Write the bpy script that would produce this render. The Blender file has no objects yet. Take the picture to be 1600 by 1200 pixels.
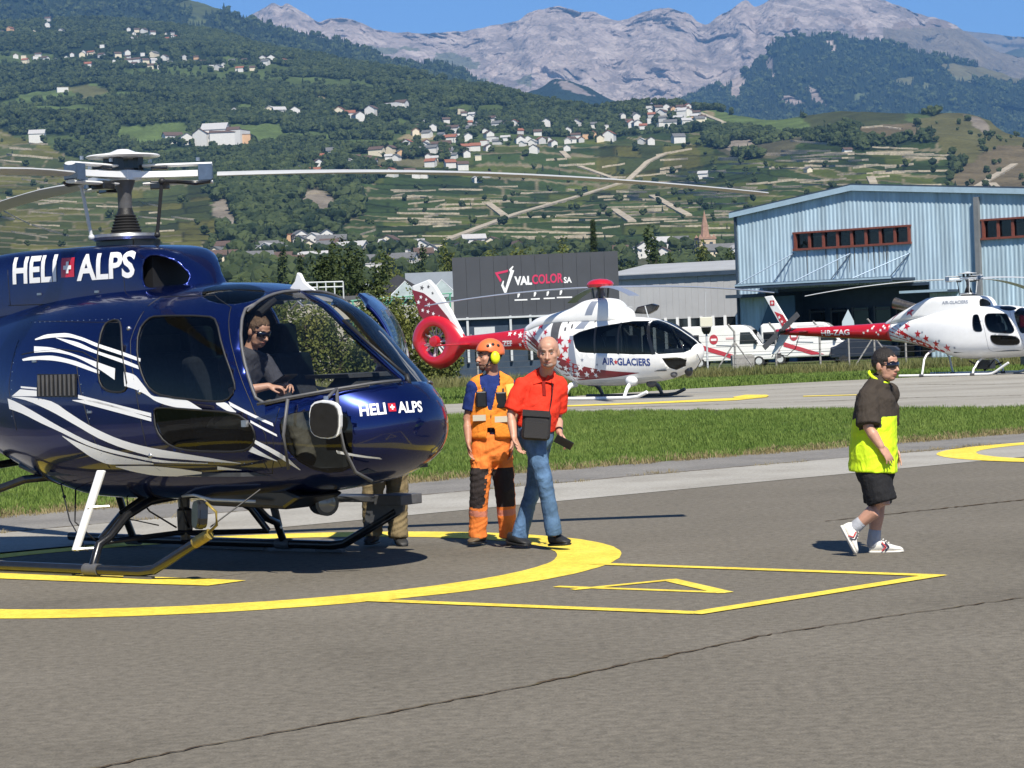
import bpy, bmesh, math, random
import numpy as np
from mathutils import Vector, Matrix, Euler, noise
from mathutils.bvhtree import BVHTree
random.seed(7); RNG = np.random.default_rng(7)
SC = bpy.context.scene
COL = SC.collection
rad = math.radians

# ------------------------------------------------------------------ camera
FPX, EYE, YHOR, ROLL = 3800.0, 1.78, 523.0, rad(2.3)
PITCH = -math.atan((600 - YHOR) * math.cos(ROLL) / FPX)
FW = Vector((0, math.cos(PITCH), math.sin(PITCH)))
_u0 = Vector((1, 0, 0)).cross(FW)
CR = Vector((1, 0, 0)) * math.cos(ROLL) - _u0 * math.sin(ROLL)
CU = Vector((1, 0, 0)) * math.sin(ROLL) + _u0 * math.cos(ROLL)
CPOS = Vector((0, 0, EYE))
cam = bpy.data.cameras.new('camera'); camo = bpy.data.objects.new('camera', cam); COL.objects.link(camo)
cam.sensor_width = 36; cam.lens = 36 * FPX / 1600; cam.clip_start = 0.5; cam.clip_end = 60000
mw = Matrix((CR, CU, -FW)).transposed().to_4x4(); mw.translation = CPOS
camo.matrix_world = mw
SC.camera = camo

def sight(px, py):
    return FW + CR * ((px - 800) / FPX) + CU * ((600 - py) / FPX)
def ground(px, py, z=0.0):
    d = sight(px, py); return CPOS + d * ((z - EYE) / d.z)
def at(px, py, Y):
    d = sight(px, py); return CPOS + d * (Y / d.y)

# ------------------------------------------------------------------ light
SUN_DIR = Vector((-0.22, 0.80, -1.0)).normalized()       # the way the light travels
sun = bpy.data.lights.new('sun', 'SUN'); suno = bpy.data.objects.new('sun', sun); COL.objects.link(suno)
sun.energy = 5.0; sun.angle = rad(0.53); sun.color = (1.0, 0.94, 0.83)
suno.rotation_euler = SUN_DIR.to_track_quat('-Z', 'Y').to_euler(); suno.location = (20, -30, 60)
world = bpy.data.worlds.new('World'); SC.world = world; world.use_nodes = True
wn = world.node_tree.nodes; wl = world.node_tree.links
sky = wn.new('ShaderNodeTexSky'); sky.sky_type = 'NISHITA'; sky.sun_disc = False
sky.sun_elevation = math.asin(-SUN_DIR.z); sky.sun_rotation = math.atan2(-SUN_DIR.x, -SUN_DIR.y)
sky.altitude = 3000; sky.air_density = 1.0; sky.dust_density = 0.0; sky.ozone_density = 10.0
bg = wn['Background']; bg.inputs['Strength'].default_value = 0.095
wl.new(sky.outputs[0], bg.inputs['Color'])
SC.view_settings.view_transform = 'Standard'; SC.view_settings.look = 'None'
SC.view_settings.gamma = 1.0; SC.view_settings.use_curve_mapping = False
SC.view_settings.exposure = 0.46
SC.render.engine = 'CYCLES'
SC.cycles.use_denoising = True
SC.cycles.max_bounces = 8; SC.cycles.transparent_max_bounces = 16; SC.cycles.diffuse_bounces = 3
SC.cycles.glossy_bounces = 4; SC.cycles.volume_bounces = 0
SC.cycles.sample_clamp_indirect = 6.0

# ------------------------------------------------------------------ materials
MATS = {}
def lin(c):
    return tuple((v / 12.92 if v <= .04045 else ((v + .055) / 1.055) ** 2.4) for v in c)
def mat(name, col, rough=.6, metal=0., var=0., vs=4., bump=0., bs=60., coat=0., spec=.5, stretch=None, col2=None, thr=None, fold=0.):
    """Principled material; colour varied by world-size noise, fine relief by bump."""
    if name in MATS: return MATS[name]
    m = bpy.data.materials.new(name); m.use_nodes = True; MATS[name] = m
    n = m.node_tree.nodes; l = m.node_tree.links; p = n['Principled BSDF']
    p.inputs['Base Color'].default_value = (*col, 1); p.inputs['Roughness'].default_value = rough
    p.inputs['Metallic'].default_value = metal; p.inputs['Coat Weight'].default_value = coat
    p.inputs['Coat Roughness'].default_value = .04; p.inputs['Specular IOR Level'].default_value = spec
    tc = n.new('ShaderNodeTexCoord'); mp = n.new('ShaderNodeMapping'); l.new(tc.outputs['Object'], mp.inputs[0])
    if stretch: mp.inputs['Scale'].default_value = stretch
    if var or col2:
        nz = n.new('ShaderNodeTexNoise'); nz.inputs['Scale'].default_value = vs; nz.inputs['Detail'].default_value = 6
        nz.inputs['Roughness'].default_value = .65; l.new(mp.outputs[0], nz.inputs['Vector'])
        cr = n.new('ShaderNodeValToRGB')
        c2 = col2 if col2 else tuple(min(1, c * (1 + var)) for c in col); c1 = col if col2 else tuple(c * (1 - var) for c in col)
        lo, hi = thr if thr else (.32, .68)
        cr.color_ramp.elements[0].position = lo; cr.color_ramp.elements[0].color = (*c1, 1)
        cr.color_ramp.elements[1].position = hi; cr.color_ramp.elements[1].color = (*c2, 1)
        l.new(nz.outputs[0], cr.inputs[0]); l.new(cr.outputs[0], p.inputs['Base Color'])
    if bump:
        nb = n.new('ShaderNodeTexNoise'); nb.inputs['Scale'].default_value = bs; nb.inputs['Detail'].default_value = 4
        l.new(mp.outputs[0], nb.inputs['Vector'])
        b = n.new('ShaderNodeBump'); b.inputs['Strength'].default_value = bump; b.inputs['Distance'].default_value = .02
        l.new(nb.outputs[0], b.inputs['Height']); l.new(b.outputs[0], p.inputs['Normal'])
        if fold:
            m2 = n.new('ShaderNodeMapping'); m2.inputs['Scale'].default_value = (1, 1, .55); m2.inputs['Rotation'].default_value = (.4, .5, .2); l.new(tc.outputs['Object'], m2.inputs[0])
            n2 = n.new('ShaderNodeTexNoise'); n2.inputs['Scale'].default_value = fold; n2.inputs['Detail'].default_value = 3; n2.inputs['Distortion'].default_value = 1.4; l.new(m2.outputs[0], n2.inputs['Vector'])
            b2 = n.new('ShaderNodeBump'); b2.inputs['Strength'].default_value = .55; b2.inputs['Distance'].default_value = .045; l.new(n2.outputs[0], b2.inputs['Height']); l.new(b2.outputs[0], b.inputs['Normal'])
    return m
def glass(name, tint=(.75, .8, .8), rough=.02, ior=1.45):
    if name in MATS: return MATS[name]
    m = bpy.data.materials.new(name); m.use_nodes = True; MATS[name] = m
    n = m.node_tree.nodes; l = m.node_tree.links; n.remove(n['Principled BSDF'])
    tr = n.new('ShaderNodeBsdfTransparent'); tr.inputs[0].default_value = (*tint, 1)
    gl = n.new('ShaderNodeBsdfGlossy'); gl.inputs['Roughness'].default_value = rough
    fr = n.new('ShaderNodeFresnel'); fr.inputs[0].default_value = ior
    mx = n.new('ShaderNodeMixShader'); l.new(fr.outputs[0], mx.inputs[0]); l.new(tr.outputs[0], mx.inputs[1]); l.new(gl.outputs[0], mx.inputs[2])
    l.new(mx.outputs[0], n['Material Output'].inputs[0])
    return m

# ------------------------------------------------------------------ mesh helpers
def hermite(xs, ys, x):
    xs = np.asarray(xs, float); ys = np.asarray(ys, float); o = np.argsort(xs); xs = xs[o]; ys = ys[o]
    d = np.diff(ys) / np.diff(xs); m = np.empty_like(ys); m[0] = d[0]; m[-1] = d[-1]
    for i in range(1, len(xs) - 1):
        m[i] = 0 if d[i-1] * d[i] <= 0 else 2 * d[i-1] * d[i] / (d[i-1] + d[i])
    x = np.clip(x, xs[0], xs[-1]); i = np.clip(np.searchsorted(xs, x) - 1, 0, len(xs) - 2)
    h = xs[i+1] - xs[i]; t = (x - xs[i]) / h
    return (2*t**3 - 3*t*t + 1) * ys[i] + (t**3 - 2*t*t + t) * h * m[i] + (-2*t**3 + 3*t*t) * ys[i+1] + (t**3 - t*t) * h * m[i+1]

def frame_of(d, up=Vector((0, 0, 1))):
    d = d.normalized()
    if abs(d.dot(up)) > .98: up = Vector((1, 0, 0))
    s = d.cross(up).normalized(); return d, s, s.cross(d)

class MB:
    """collects shapes; build() links them as one mesh object"""
    def __init__(s): s.v = []; s.f = []; s.m = []
    def add(s, vs, fs, mi=0):
        b = len(s.v); s.v += [tuple(v) for v in vs]; s.f += [tuple(i + b for i in f) for f in fs]; s.m += [mi] * len(fs); return s
    def box(s, c, size, R=None, mi=0, taper=1.0):
        x, y, z = [k / 2 for k in size]; c = Vector(c)
        P = [Vector((sx*x*(taper if sz > 0 else 1), sy*y*(taper if sz > 0 else 1), sz*z)) for sz in (-1, 1) for sx, sy in ((-1,-1),(1,-1),(1,1),(-1,1))]
        if R is not None: P = [R @ p for p in P]
        return s.add([c + p for p in P], [(3,2,1,0),(4,5,6,7),(0,1,5,4),(1,2,6,5),(2,3,7,6),(3,0,4,7)], mi)
    def tube(s, pts, r, n=10, mi=0, flat=1.0, up=Vector((0, 0, 1)), cap=True):
        pts = [Vector(p) for p in pts]; k = len(pts); rs = r if isinstance(r, (list, tuple)) else [r] * k
        V = []; F = []
        for i, p in enumerate(pts):
            d = (pts[min(i+1, k-1)] - pts[max(i-1, 0)]); _, a, b = frame_of(d, up)
            ra, rb = rs[i] if isinstance(rs[i], (list, tuple)) else (rs[i], rs[i] * flat)
            V += [p + a * (ra * math.cos(2*math.pi*j/n)) + b * (rb * math.sin(2*math.pi*j/n)) for j in range(n)]
        for i in range(k-1):
            for j in range(n):
                a, b = i*n + j, i*n + (j+1) % n; F.append((a, b, b+n, a+n))
        if cap: F += [tuple(range(n))[::-1], tuple(range((k-1)*n, k*n))]
        return s.add(V, F, mi)
    def capsule(s, pts, r, n=12, mi=0, flat=1.0, up=Vector((0, 0, 1))):
        """tube with rounded ends"""
        pts = [Vector(p) for p in pts]; rs = list(r) if isinstance(r, (list, tuple)) else [r] * len(pts)
        rs = [q if isinstance(q, (list, tuple)) else (q, q*flat) for q in rs]
        d0 = (pts[0] - pts[1]).normalized(); d1 = (pts[-1] - pts[-2]).normalized()
        a = [(pts[0] + d0 * (max(rs[0]) * math.sin(t)), (rs[0][0]*math.cos(t), rs[0][1]*math.cos(t))) for t in (1.45, 1.1, .7, .35)]
        b = [(pts[-1] + d1 * (max(rs[-1]) * math.sin(t)), (rs[-1][0]*math.cos(t), rs[-1][1]*math.cos(t))) for t in (.35, .7, 1.1, 1.45)]
        allp = [q[0] for q in a] + pts + [q[0] for q in b]; allr = [q[1] for q in a] + rs + [q[1] for q in b]
        return s.tube(allp, allr, n, mi, up=up)
    def ball(s, c, r, n=14, m=10, R=None, mi=0):
        c = Vector(c); r = r if isinstance(r, (list, tuple)) else (r, r, r); V = []; F = []
        for i in range(m+1):
            t = math.pi * i / m
            for j in range(n):
                p = 2*math.pi*j/n; q = Vector((r[0]*math.sin(t)*math.cos(p), r[1]*math.sin(t)*math.sin(p), r[2]*math.cos(t)))
                V.append(c + (R @ q if R is not None else q))
        for i in range(m):
            for j in range(n): F.append((i*n+j, (i+1)*n+j, (i+1)*n+(j+1) % n, i*n+(j+1) % n))
        return s.add(V, F, mi)
    def lathe(s, prof, c=(0,0,0), axis=Vector((0,0,1)), n=24, mi=0, up=Vector((0, 0, 1))):
        """prof: (radius, along axis)"""
        d, a, b = frame_of(Vector(axis), up); c = Vector(c); V = []; F = []
        for r, h in prof: V += [c + d*h + a*(r*math.cos(2*math.pi*j/n)) + b*(r*math.sin(2*math.pi*j/n)) for j in range(n)]
        k = len(prof)
        for i in range(k-1):
            for j in range(n): F.append((i*n+j, i*n+(j+1) % n, (i+1)*n+(j+1) % n, (i+1)*n+j))
        if prof[0][0] > 1e-4: F.append(tuple(range(n))[::-1])
        if prof[-1][0] > 1e-4: F.append(tuple(range((k-1)*n, k*n)))
        return s.add(V, F, mi)
    def prism(s, poly, o, u, v, w, t, mi=0):
        """poly (a,b) in plane o + a u + b v, thickness t along w"""
        o, u, v, w = Vector(o), Vector(u), Vector(v), Vector(w); n = len(poly)
        A = [o + u*a + v*b for a, b in poly]; B = [p + w*t for p in A]
        return s.add(A + B, [tuple(range(n))[::-1], tuple(range(n, 2*n))] + [(i, (i+1) % n, n + (i+1) % n, n + i) for i in range(n)], mi)
    def quad(s, a, b, c, d, mi=0): return s.add([a, b, c, d], [(0, 1, 2, 3)], mi)
    def mesh(s, name, mats, smooth=False):
        me = bpy.data.meshes.new(name); me.from_pydata(s.v, [], s.f)
        for m in (mats if isinstance(mats, (list, tuple)) else [mats]): me.materials.append(m)
        if any(s.m): me.polygons.foreach_set('material_index', s.m)
        fix_normals(me)
        if smooth: shade(me, smooth)
        return me
    def build(s, name, mats, parent=None, smooth=False, loc=None):
        return link(name, s.mesh(name, mats, smooth), parent, loc)
def fix_normals(me):
    bm = bmesh.new(); bm.from_mesh(me); bmesh.ops.recalc_face_normals(bm, faces=bm.faces[:]); bm.to_mesh(me); bm.free()
def shade(me, ang=True):
    me.polygons.foreach_set('use_smooth', [True] * len(me.polygons))
    if ang is not True and ang:
        try: me.set_sharp_from_angle(angle=rad(ang))
        except Exception: pass
def link(name, data, parent=None, loc=None):
    o = bpy.data.objects.new(name, data); COL.objects.link(o)
    if parent is not None: o.parent = parent
    if loc is not None: o.location = loc
    return o
def tag(o, label=None, cat=None, group=None, kind=None):
    if label: o['label'] = label
    if cat: o['category'] = cat
    if group: o['group'] = group
    if kind: o['kind'] = kind
    return o
def empty(name, loc=(0,0,0), rz=0., label=None, cat=None, group=None):
    o = bpy.data.objects.new(name, None); COL.objects.link(o); o.location = loc; o.rotation_euler = (0, 0, rz)
    o.empty_display_size = .2
    return tag(o, label, cat, group)
def bev(o, w=.01, seg=2):
    m = o.modifiers.new('bevel', 'BEVEL'); m.width = w; m.segments = seg; m.limit_method = 'ANGLE'; m.angle_limit = rad(40); return o
def chaikin(P, it=2):
    for _ in range(it):
        Q = []
        for i in range(len(P)):
            a, b = P[i], P[(i+1) % len(P)]
            Q += [(a[0]*.75+b[0]*.25, a[1]*.75+b[1]*.25), (a[0]*.25+b[0]*.75, a[1]*.25+b[1]*.75)]
        P = Q
    return P
def inside(P, x, y):
    c = False; n = len(P); j = n - 1
    for i in range(n):
        if (P[i][1] > y) != (P[j][1] > y) and x < (P[j][0]-P[i][0]) * (y-P[i][1]) / (P[j][1]-P[i][1]) + P[i][0]: c = not c
        j = i
    return c
def text2d(s, offset=0.0, shear=0.):
    cu = bpy.data.curves.new('txt', 'FONT'); cu.body = s; cu.size = 1; cu.offset = offset; cu.shear = shear; cu.resolution_u = 3
    o = bpy.data.objects.new('txt', cu); me = o.to_mesh()
    V = [(v.co.x, v.co.y) for v in me.vertices]; F = [tuple(p.vertices) for p in me.polygons]
    o.to_mesh_clear(); bpy.data.objects.remove(o); bpy.data.curves.remove(cu)
    xs = [v[0] for v in V]; ys = [v[1] for v in V]; x0, x1, y0, y1 = min(xs), max(xs), min(ys), max(ys)
    return [((x-x0)/(x1-x0), (y-y0)/(y1-y0)) for x, y in V], F      # unit box
def lettering(name, s, o, u, v, width, height, m, parent=None, off=.003, offset=.02, shear=0.):
    """flat lettering on a plane: o lower left corner, u and v unit vectors"""
    V, F = text2d(s, offset, shear); o, u, v = Vector(o), Vector(u), Vector(v); nn = u.cross(v)
    return MB().add([o + u*(a*width) + v*(b*height) + nn*off for a, b in V], F).build(name, m, parent)
def project(name, V2, F, o, u, v, bvh, m, parent, off=.004, maxlen=.07, hit_max=3.0, subdiv=True):
    """lay a flat shape on a curved body: points o+u*a+v*b are dropped along -n onto it"""
    o, u, v = Vector(o), Vector(u), Vector(v); nn = u.cross(v).normalized()
    bm = bmesh.new(); vs = [bm.verts.new((a, b, 0)) for a, b in V2]
    for f in F:
        try: bm.faces.new([vs[i] for i in f])
        except ValueError: pass
    if subdiv:
        for _ in range(4):
            E = [e for e in bm.edges if e.calc_length() > maxlen]
            if not E: break
            bmesh.ops.subdivide_edges(bm, edges=E, cuts=1, use_grid_fill=False)
        bmesh.ops.triangulate(bm, faces=bm.faces[:])
    bad = []
    for q in bm.verts:
        p = o + u*q.co.x + v*q.co.y + nn*1.5
        h, hn, _, d = bvh.ray_cast(p, -nn, hit_max)
        if h is None: bad.append(q); continue
        if hn.dot(nn) < 0: hn = -hn
        q.co = h + hn*off
    bmesh.ops.delete(bm, geom=bad, context='VERTS'); bm.normal_update()
    for f in bm.faces:
        if f.normal.dot(nn) < 0: f.normal_flip()
    me = bpy.data.meshes.new(name); bm.to_mesh(me); bm.free(); me.materials.append(m)
    if not subdiv: shade(me)
    return link(name, me, parent)
def ribbon2d(T, B, nx=24, ny=3):
    """grid between an upper and a lower polyline"""
    def res(P):
        P = np.array(P, float); d = np.r_[0, np.cumsum(np.hypot(*np.diff(P, axis=0).T))]; d /= d[-1]
        t = np.linspace(0, 1, nx)
        if len(P) > 2: return np.c_[hermite(d, P[:, 0], t), hermite(d, P[:, 1], t)]
        return np.c_[np.interp(t, d, P[:, 0]), np.interp(t, d, P[:, 1])]
    A, Bq = res(T), res(B); V = []; F = []
    for j in range(ny):
        V += [tuple(A[i]*(1-j/(ny-1)) + Bq[i]*(j/(ny-1))) for i in range(nx)]
    for j in range(ny-1):
        for i in range(nx-1): F.append((j*nx+i, j*nx+i+1, (j+1)*nx+i+1, (j+1)*nx+i))
    return V, F
def star2d(cx, cy, r, a0=math.pi/2):
    P = [(cx, cy)] + [(cx + (r if k % 2 == 0 else r*.42)*math.cos(a0 + k*math.pi/5), cy + (r if k % 2 == 0 else r*.42)*math.sin(a0 + k*math.pi/5)) for k in range(10)]
    return P, [(0, k+1, (k+1) % 10 + 1) for k in range(10)]
# ------------------------------------------------------------------ shared paints
M_BLACK = mat('black_rubber', (.012, .012, .013), .55, bump=.1, bs=80)
M_BLKP = mat('black_paint', (.010, .010, .011), .28, coat=.3, var=.3, vs=20)
M_ALU = mat('grey_aluminium', (.42, .43, .44), .35, .85, var=.15, vs=25)
M_WHITE = mat('white_paint', (.80, .80, .79), .35, coat=.25, var=.03, vs=6)
M_LWHITE = mat('white_lettering', (.82, .82, .82), .5)
M_LIGHTGREY = mat('light_grey_paint', (.52, .54, .55), .4, var=.08, vs=9)
M_INT = mat('cabin_trim_grey', (.045, .048, .052), .75, var=.25, vs=14, bump=.2, bs=140)
M_SEAT = mat('seat_fabric', (.022, .025, .032), .9, var=.3, vs=30, bump=.3, bs=250)
M_GLASS = glass('cabin_glass', (.90, .92, .92))
M_DGLASS = glass('tinted_cabin_glass', (.25, .28, .29))
M_BLUE = mat('blue_metallic_paint', (.0035, .012, .095), .25, .75, coat=.8, var=.10, vs=3)
M_RED = mat('red_paint', (.50, .010, .022), .3, coat=.8, var=.06, vs=4)
M_DRED = mat('dark_red_paint', (.20, .006, .018), .35, coat=.6, var=.1, vs=4)
M_YEL = mat('yellow_paint_and_glint', (.30, .22, .05), .45, .2, var=.25, vs=12)
M_MIRROR = mat('mirror_glass', (.75, .76, .78), .03, 1.0)
M_STEELBLUE = mat('blue_grey_metal', (.10, .14, .20), .4, .5, var=.15, vs=20)
M_LENS = mat('lamp_lens', (.55, .57, .58), .12, .3, coat=.8)
M_GREY = mat('dark_grey_paint', (.09, .09, .095), .5, var=.15, vs=14)
M_GREYD = mat('exhaust_steel', (.22, .19, .16), .38, .9, var=.3, vs=12)

# ------------------------------------------------------------------ ground
def gz(Y):
    return float(np.interp(Y, [0, 31, 58, 80, 100, 115, 20000], [0, 0, -.17, -.17, -.45, -.75, -.75]))
def sheet(name, P, m, dz, step=None):
    """a flat or gently falling area given by its outline"""
    bm = bmesh.new(); f = bm.faces.new([bm.verts.new((x, y, 0)) for x, y in P])
    for y in (31, 40, 49, 58, 80, 88, 100, 115):
        g = bm.verts[:] + bm.edges[:] + bm.faces[:]; bmesh.ops.bisect_plane(bm, geom=g, plane_co=(0, y, 0), plane_no=(0, 1, 0))
    for v in bm.verts: v.co.z = gz(v.co.y) + dz
    bmesh.ops.recalc_face_normals(bm, faces=bm.faces[:])
    me = bpy.data.meshes.new(name); bm.to_mesh(me); bm.free(); me.materials.append(m)
    if sum(p.normal.z for p in me.polygons) < 0: me.flip_normals()
    return link(name, me)
def surf_mat(name, stops, scale, fine, bump, rough=.92, speck=None, stretch=(1, 1, 1), fscale=260.):
    """mottled ground: broad stains x fine grain"""
    m = bpy.data.materials.new(name); m.use_nodes = True; n = m.node_tree.nodes; l = m.node_tree.links; p = n['Principled BSDF']
    p.inputs['Roughness'].default_value = rough; p.inputs['Specular IOR Level'].default_value = .25
    tc = n.new('ShaderNodeTexCoord'); mp = n.new('ShaderNodeMapping'); l.new(tc.outputs['Object'], mp.inputs[0]); mp.inputs['Scale'].default_value = stretch
    a = n.new('ShaderNodeTexNoise'); a.inputs['Scale'].default_value = scale; a.inputs['Detail'].default_value = 8; a.inputs['Roughness'].default_value = .6; l.new(mp.outputs[0], a.inputs['Vector'])
    cr = n.new('ShaderNodeValToRGB'); l.new(a.outputs[0], cr.inputs[0])
    e = cr.color_ramp.elements; e[0].position = stops[0][0]; e[0].color = (*stops[0][1], 1); e[1].position = stops[-1][0]; e[1].color = (*stops[-1][1], 1)
    for q in stops[1:-1]: k = e.new(q[0]); k.color = (*q[1], 1)
    b = n.new('ShaderNodeTexNoise'); b.inputs['Scale'].default_value = fscale; b.inputs['Detail'].default_value = 3; l.new(tc.outputs['Object'], b.inputs['Vector'])
    b2 = n.new('ShaderNodeTexNoise'); b2.inputs['Scale'].default_value = fscale*.22; b2.inputs['Detail'].default_value = 4; l.new(tc.outputs['Object'], b2.inputs['Vector'])
    ad = n.new('ShaderNodeMath'); ad.operation = 'ADD'; l.new(b.outputs[0], ad.inputs[0]); l.new(b2.outputs[0], ad.inputs[1])
    mr = n.new('ShaderNodeMapRange'); mr.inputs[1].default_value = .7; mr.inputs[2].default_value = 1.3; mr.inputs[3].default_value = 1 - fine; mr.inputs[4].default_value = 1 + fine; l.new(ad.outputs[0], mr.inputs[0])
    mu = n.new('ShaderNodeVectorMath'); mu.operation = 'SCALE'; l.new(cr.outputs[0], mu.inputs[0]); l.new(mr.outputs[0], mu.inputs['Scale']); l.new(mu.outputs[0], p.inputs['Base Color'])
    bp = n.new('ShaderNodeBump'); bp.inputs['Strength'].default_value = bump; bp.inputs['Distance'].default_value = .012; l.new(ad.outputs[0], bp.inputs['Height']); l.new(bp.outputs[0], p.inputs['Normal'])
    MATS[name] = m; return m
M_ASPH = surf_mat('asphalt', [(.26, (.113,.100,.079)), (.42, (.143,.128,.102)), (.55, (.151,.135,.108)), (.74, (.173,.156,.126))], .42, .33, .5, fscale=75., stretch=(1, 1, 1))
M_ASPH2 = surf_mat('old_asphalt', [(.3, (.15,.145,.135)), (.5, (.20,.19,.175)), (.7, (.235,.225,.205))], .9, .3, .5, fscale=110.)
M_CONC = surf_mat('concrete', [(.28, (.25,.235,.205)), (.5, (.33,.315,.28)), (.72, (.38,.365,.33))], .6, .2, .35, fscale=110.)
M_CONC2 = surf_mat('taxiway_concrete', [(.28, (.22,.205,.175)), (.5, (.30,.283,.245)), (.72, (.35,.335,.295))], .25, .15, .3, fscale=60., stretch=(.6, 1.5, 1))
M_LINE = surf_mat('yellow_road_paint', [(.24, (.42,.33,.07)), (.36, (.70,.52,.06)), (.55, (.78,.60,.075)), (.75, (.82,.65,.12))], 1.9, .24, .3, rough=.75, fscale=70.)
M_SOIL = surf_mat('turf_soil', [(.3, (.045,.062,.018)), (.5, (.06,.085,.024)), (.7, (.085,.095,.035))], .35, .25, .4, fscale=30.)
M_CRACK = surf_mat('crack_filling', [(.3, (.05,.035,.02)), (.5, (.085,.06,.035)), (.7, (.11,.095,.045))], 5., .3, .6, fscale=90.)

D1 = Vector((.788, .615)); N1 = Vector((-.615, .788)); P1 = Vector((-.7, 24.8))
def edge_pt(t, o): q = P1 + D1*t + N1*o; return (q.x, q.y)
def strip(o0, o1, a=-45, b=60, wob=.0, seed=1):
    rr = random.Random(seed); n = 60
    A = [edge_pt(a + (b-a)*i/n, o0 + wob*rr.uniform(-1, 1)) for i in range(n+1)]; B = [edge_pt(a + (b-a)*i/n, o1 + wob*rr.uniform(-1, 1)) for i in range(n, -1, -1)]
    return A + B
# the ground itself, out to the foot of the hills
gs = MB(); ys = [-60, 31, 40, 49, 58, 80, 88, 100, 115, 200, 400, 900, 3000, 14000]
for y0, y1 in zip(ys[:-1], ys[1:]):
    w0, w1 = max(120, y0*.9), max(120, y1*.9)
    gs.quad((-w0, y0, gz(y0)-.012), (w0, y0, gz(y0)-.012), (w1, y1, gz(y1)-.012), (-w1, y1, gz(y1)-.012))
tag(gs.build('ground', M_SOIL), 'grass covered airfield soil reaching to the hills', kind='structure')
tag(sheet('apron', [edge_pt(-55, 0), (-90, -50), (90, -50), edge_pt(75, 0)], M_ASPH, 0), 'grey asphalt helicopter apron in the foreground', kind='structure')
tag(sheet('concrete_edge', strip(0, 2.4), M_CONC, .004), 'pale concrete strip along the apron edge', kind='structure')
tag(sheet('shoulder', strip(2.4, 4.75, wob=.05), M_ASPH2, -.002), 'grey asphalt shoulder beside the grass', kind='structure')
TAXI = [(-30,76),(-10,65),(-1.6,61),(1.2,60),(6.5,54.5),(10.5,49),(14,46.5),(24,55),(46,75),(62,118),(17,84),(11.7,81),(5.5,77.6),(-1.7,71),(-10,73),(-30,88)]
tag(sheet('taxiway', TAXI, M_CONC2, .0), 'pale concrete taxiway between two strips of grass', kind='structure')
# paint
def paint(name, label, P, z=.004, parent=None):
    mb = MB(); mb.add([(x, y, gz(y) + z) for x, y in P], [tuple(range(len(P)))]); o = mb.build(name, M_LINE, parent)
    if o.data.polygons[0].normal.z < 0: o.data.flip_normals()
    if label: tag(o, label, kind='structure')
    return o
def ring(name, label, c, r0, r1, z=.004, n=120):
    mb = MB(); rr = random.Random(3); V = []
    for i in range(n):
        a = 2*math.pi*i/n; V += [(c[0]+r*math.cos(a), c[1]+r*math.sin(a), gz(c[1]+r*math.sin(a)) + z) for r in (r0 + rr.uniform(-.006, .006), r1 + rr.uniform(-.006, .006))]
    mb.add(V, [(2*i, 2*i+1, (2*i+3) % (2*n), (2*i+2) % (2*n)) for i in range(n)]); o = mb.build(name, M_LINE)
    if o.data.polygons[0].normal.z < 0: o.data.flip_normals()
    return tag(o, label, kind='structure')
CIR = (-2.45, 19.49)
ring('pad_marking', 'yellow painted circle round the blue helicopter', CIR, 2.76, 3.27)
ring('pad_marking', 'yellow painted circle of the next pad', (8.72, 31.15), 2.76, 3.27, .008)
def stroke(a, b, w, z=.008, parent=None, name='marking_line', ext=0., label=None):
    a, b = Vector(a), Vector(b); d = (b-a).normalized(); a = a - d*ext; b = b + d*ext; q = Vector((-d.y, d.x))*w/2
    return paint(name, label, [tuple(a-q), tuple(b-q), tuple(b+q), tuple(a+q)], z, parent)
bx = empty('number_marking', (0, 0, 0)); tag(bx, 'yellow painted box with the figure 4', kind='structure')
A, B, C_, D = (.60, 18.56), (2.86, 16.74), (1.10, 15.10), (-1.05, 16.62)
stroke(A, B, .12, .0065, bx, ext=.05); stroke(B, C_, .15, .007, bx, ext=.05); stroke(C_, D, .13, .0065, bx)
stroke((.25, 17.03), (1.38, 16.20), .085, .0045, bx, 'figure_stroke'); stroke((1.36, 16.22), (1.06, 17.17), .12, .005, bx, 'figure_stroke', .03); stroke((1.09, 17.17), (.36, 16.77), .085, .0055, bx, 'figure_stroke')
paint('landing_bar', 'yellow painted bar under the near skid', [(-4.6,20.1),(-2.744,18.864),(-2.066,18.35),(-2.322,18.075),(-3.206,18.657),(-4.6,19.66)], .0065)
def tl(px): return [tuple(ground(x, y, FZ)[:2]) for x, y in px]
FZ = -.17
paint('taxi_line', 'yellow painted line on the far taxiway', tl([(880,634),(1010,629),(1150,622),(1195,619),(1200,621),(1150,626),(1010,631.5),(880,636)]), .012)
paint('taxi_line', 'broad yellow painted mark on the far taxiway', tl([(1145,621),(1165,617.5),(1198,617.5),(1202,619.5),(1180,622.5),(1150,623)]), .016)
paint('taxi_line', 'faint yellow painted line at the right of the taxiway', tl([(1255,619),(1340,617),(1340,618),(1255,620.2)]), .012)
# joints with weeds
def joint(name, label, P, w, m, seed):
    rr = random.Random(seed); P = [Vector(p) for p in P]; V = []; k = 0
    for a, b in zip(P[:-1], P[1:]):
        n = max(4, int((b-a).length/.06)); d = (b-a).normalized(); q = Vector((-d.y, d.x))
        for i in range(n):
            c = a.lerp(b, i/n) + q*(rr.gauss(0, .011) + .012*math.sin(k*.11)); ww = w*(.45 + .9*rr.random())*(.6 + .5*abs(math.sin(k*.037 + seed)))
            V += [(c.x - q.x*ww, c.y - q.y*ww, gz(c.y) + .0055), (c.x + q.x*ww, c.y + q.y*ww, gz(c.y) + .0055)]; k += 1
    mb = MB(); mb.add(V, [(2*i, 2*i+1, 2*i+3, 2*i+2) for i in range(len(V)//2-1)]); o = mb.build(name, m)
    if o.data.polygons[0].normal.z < 0: o.data.flip_normals()
    return tag(o, label, kind='structure')
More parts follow.
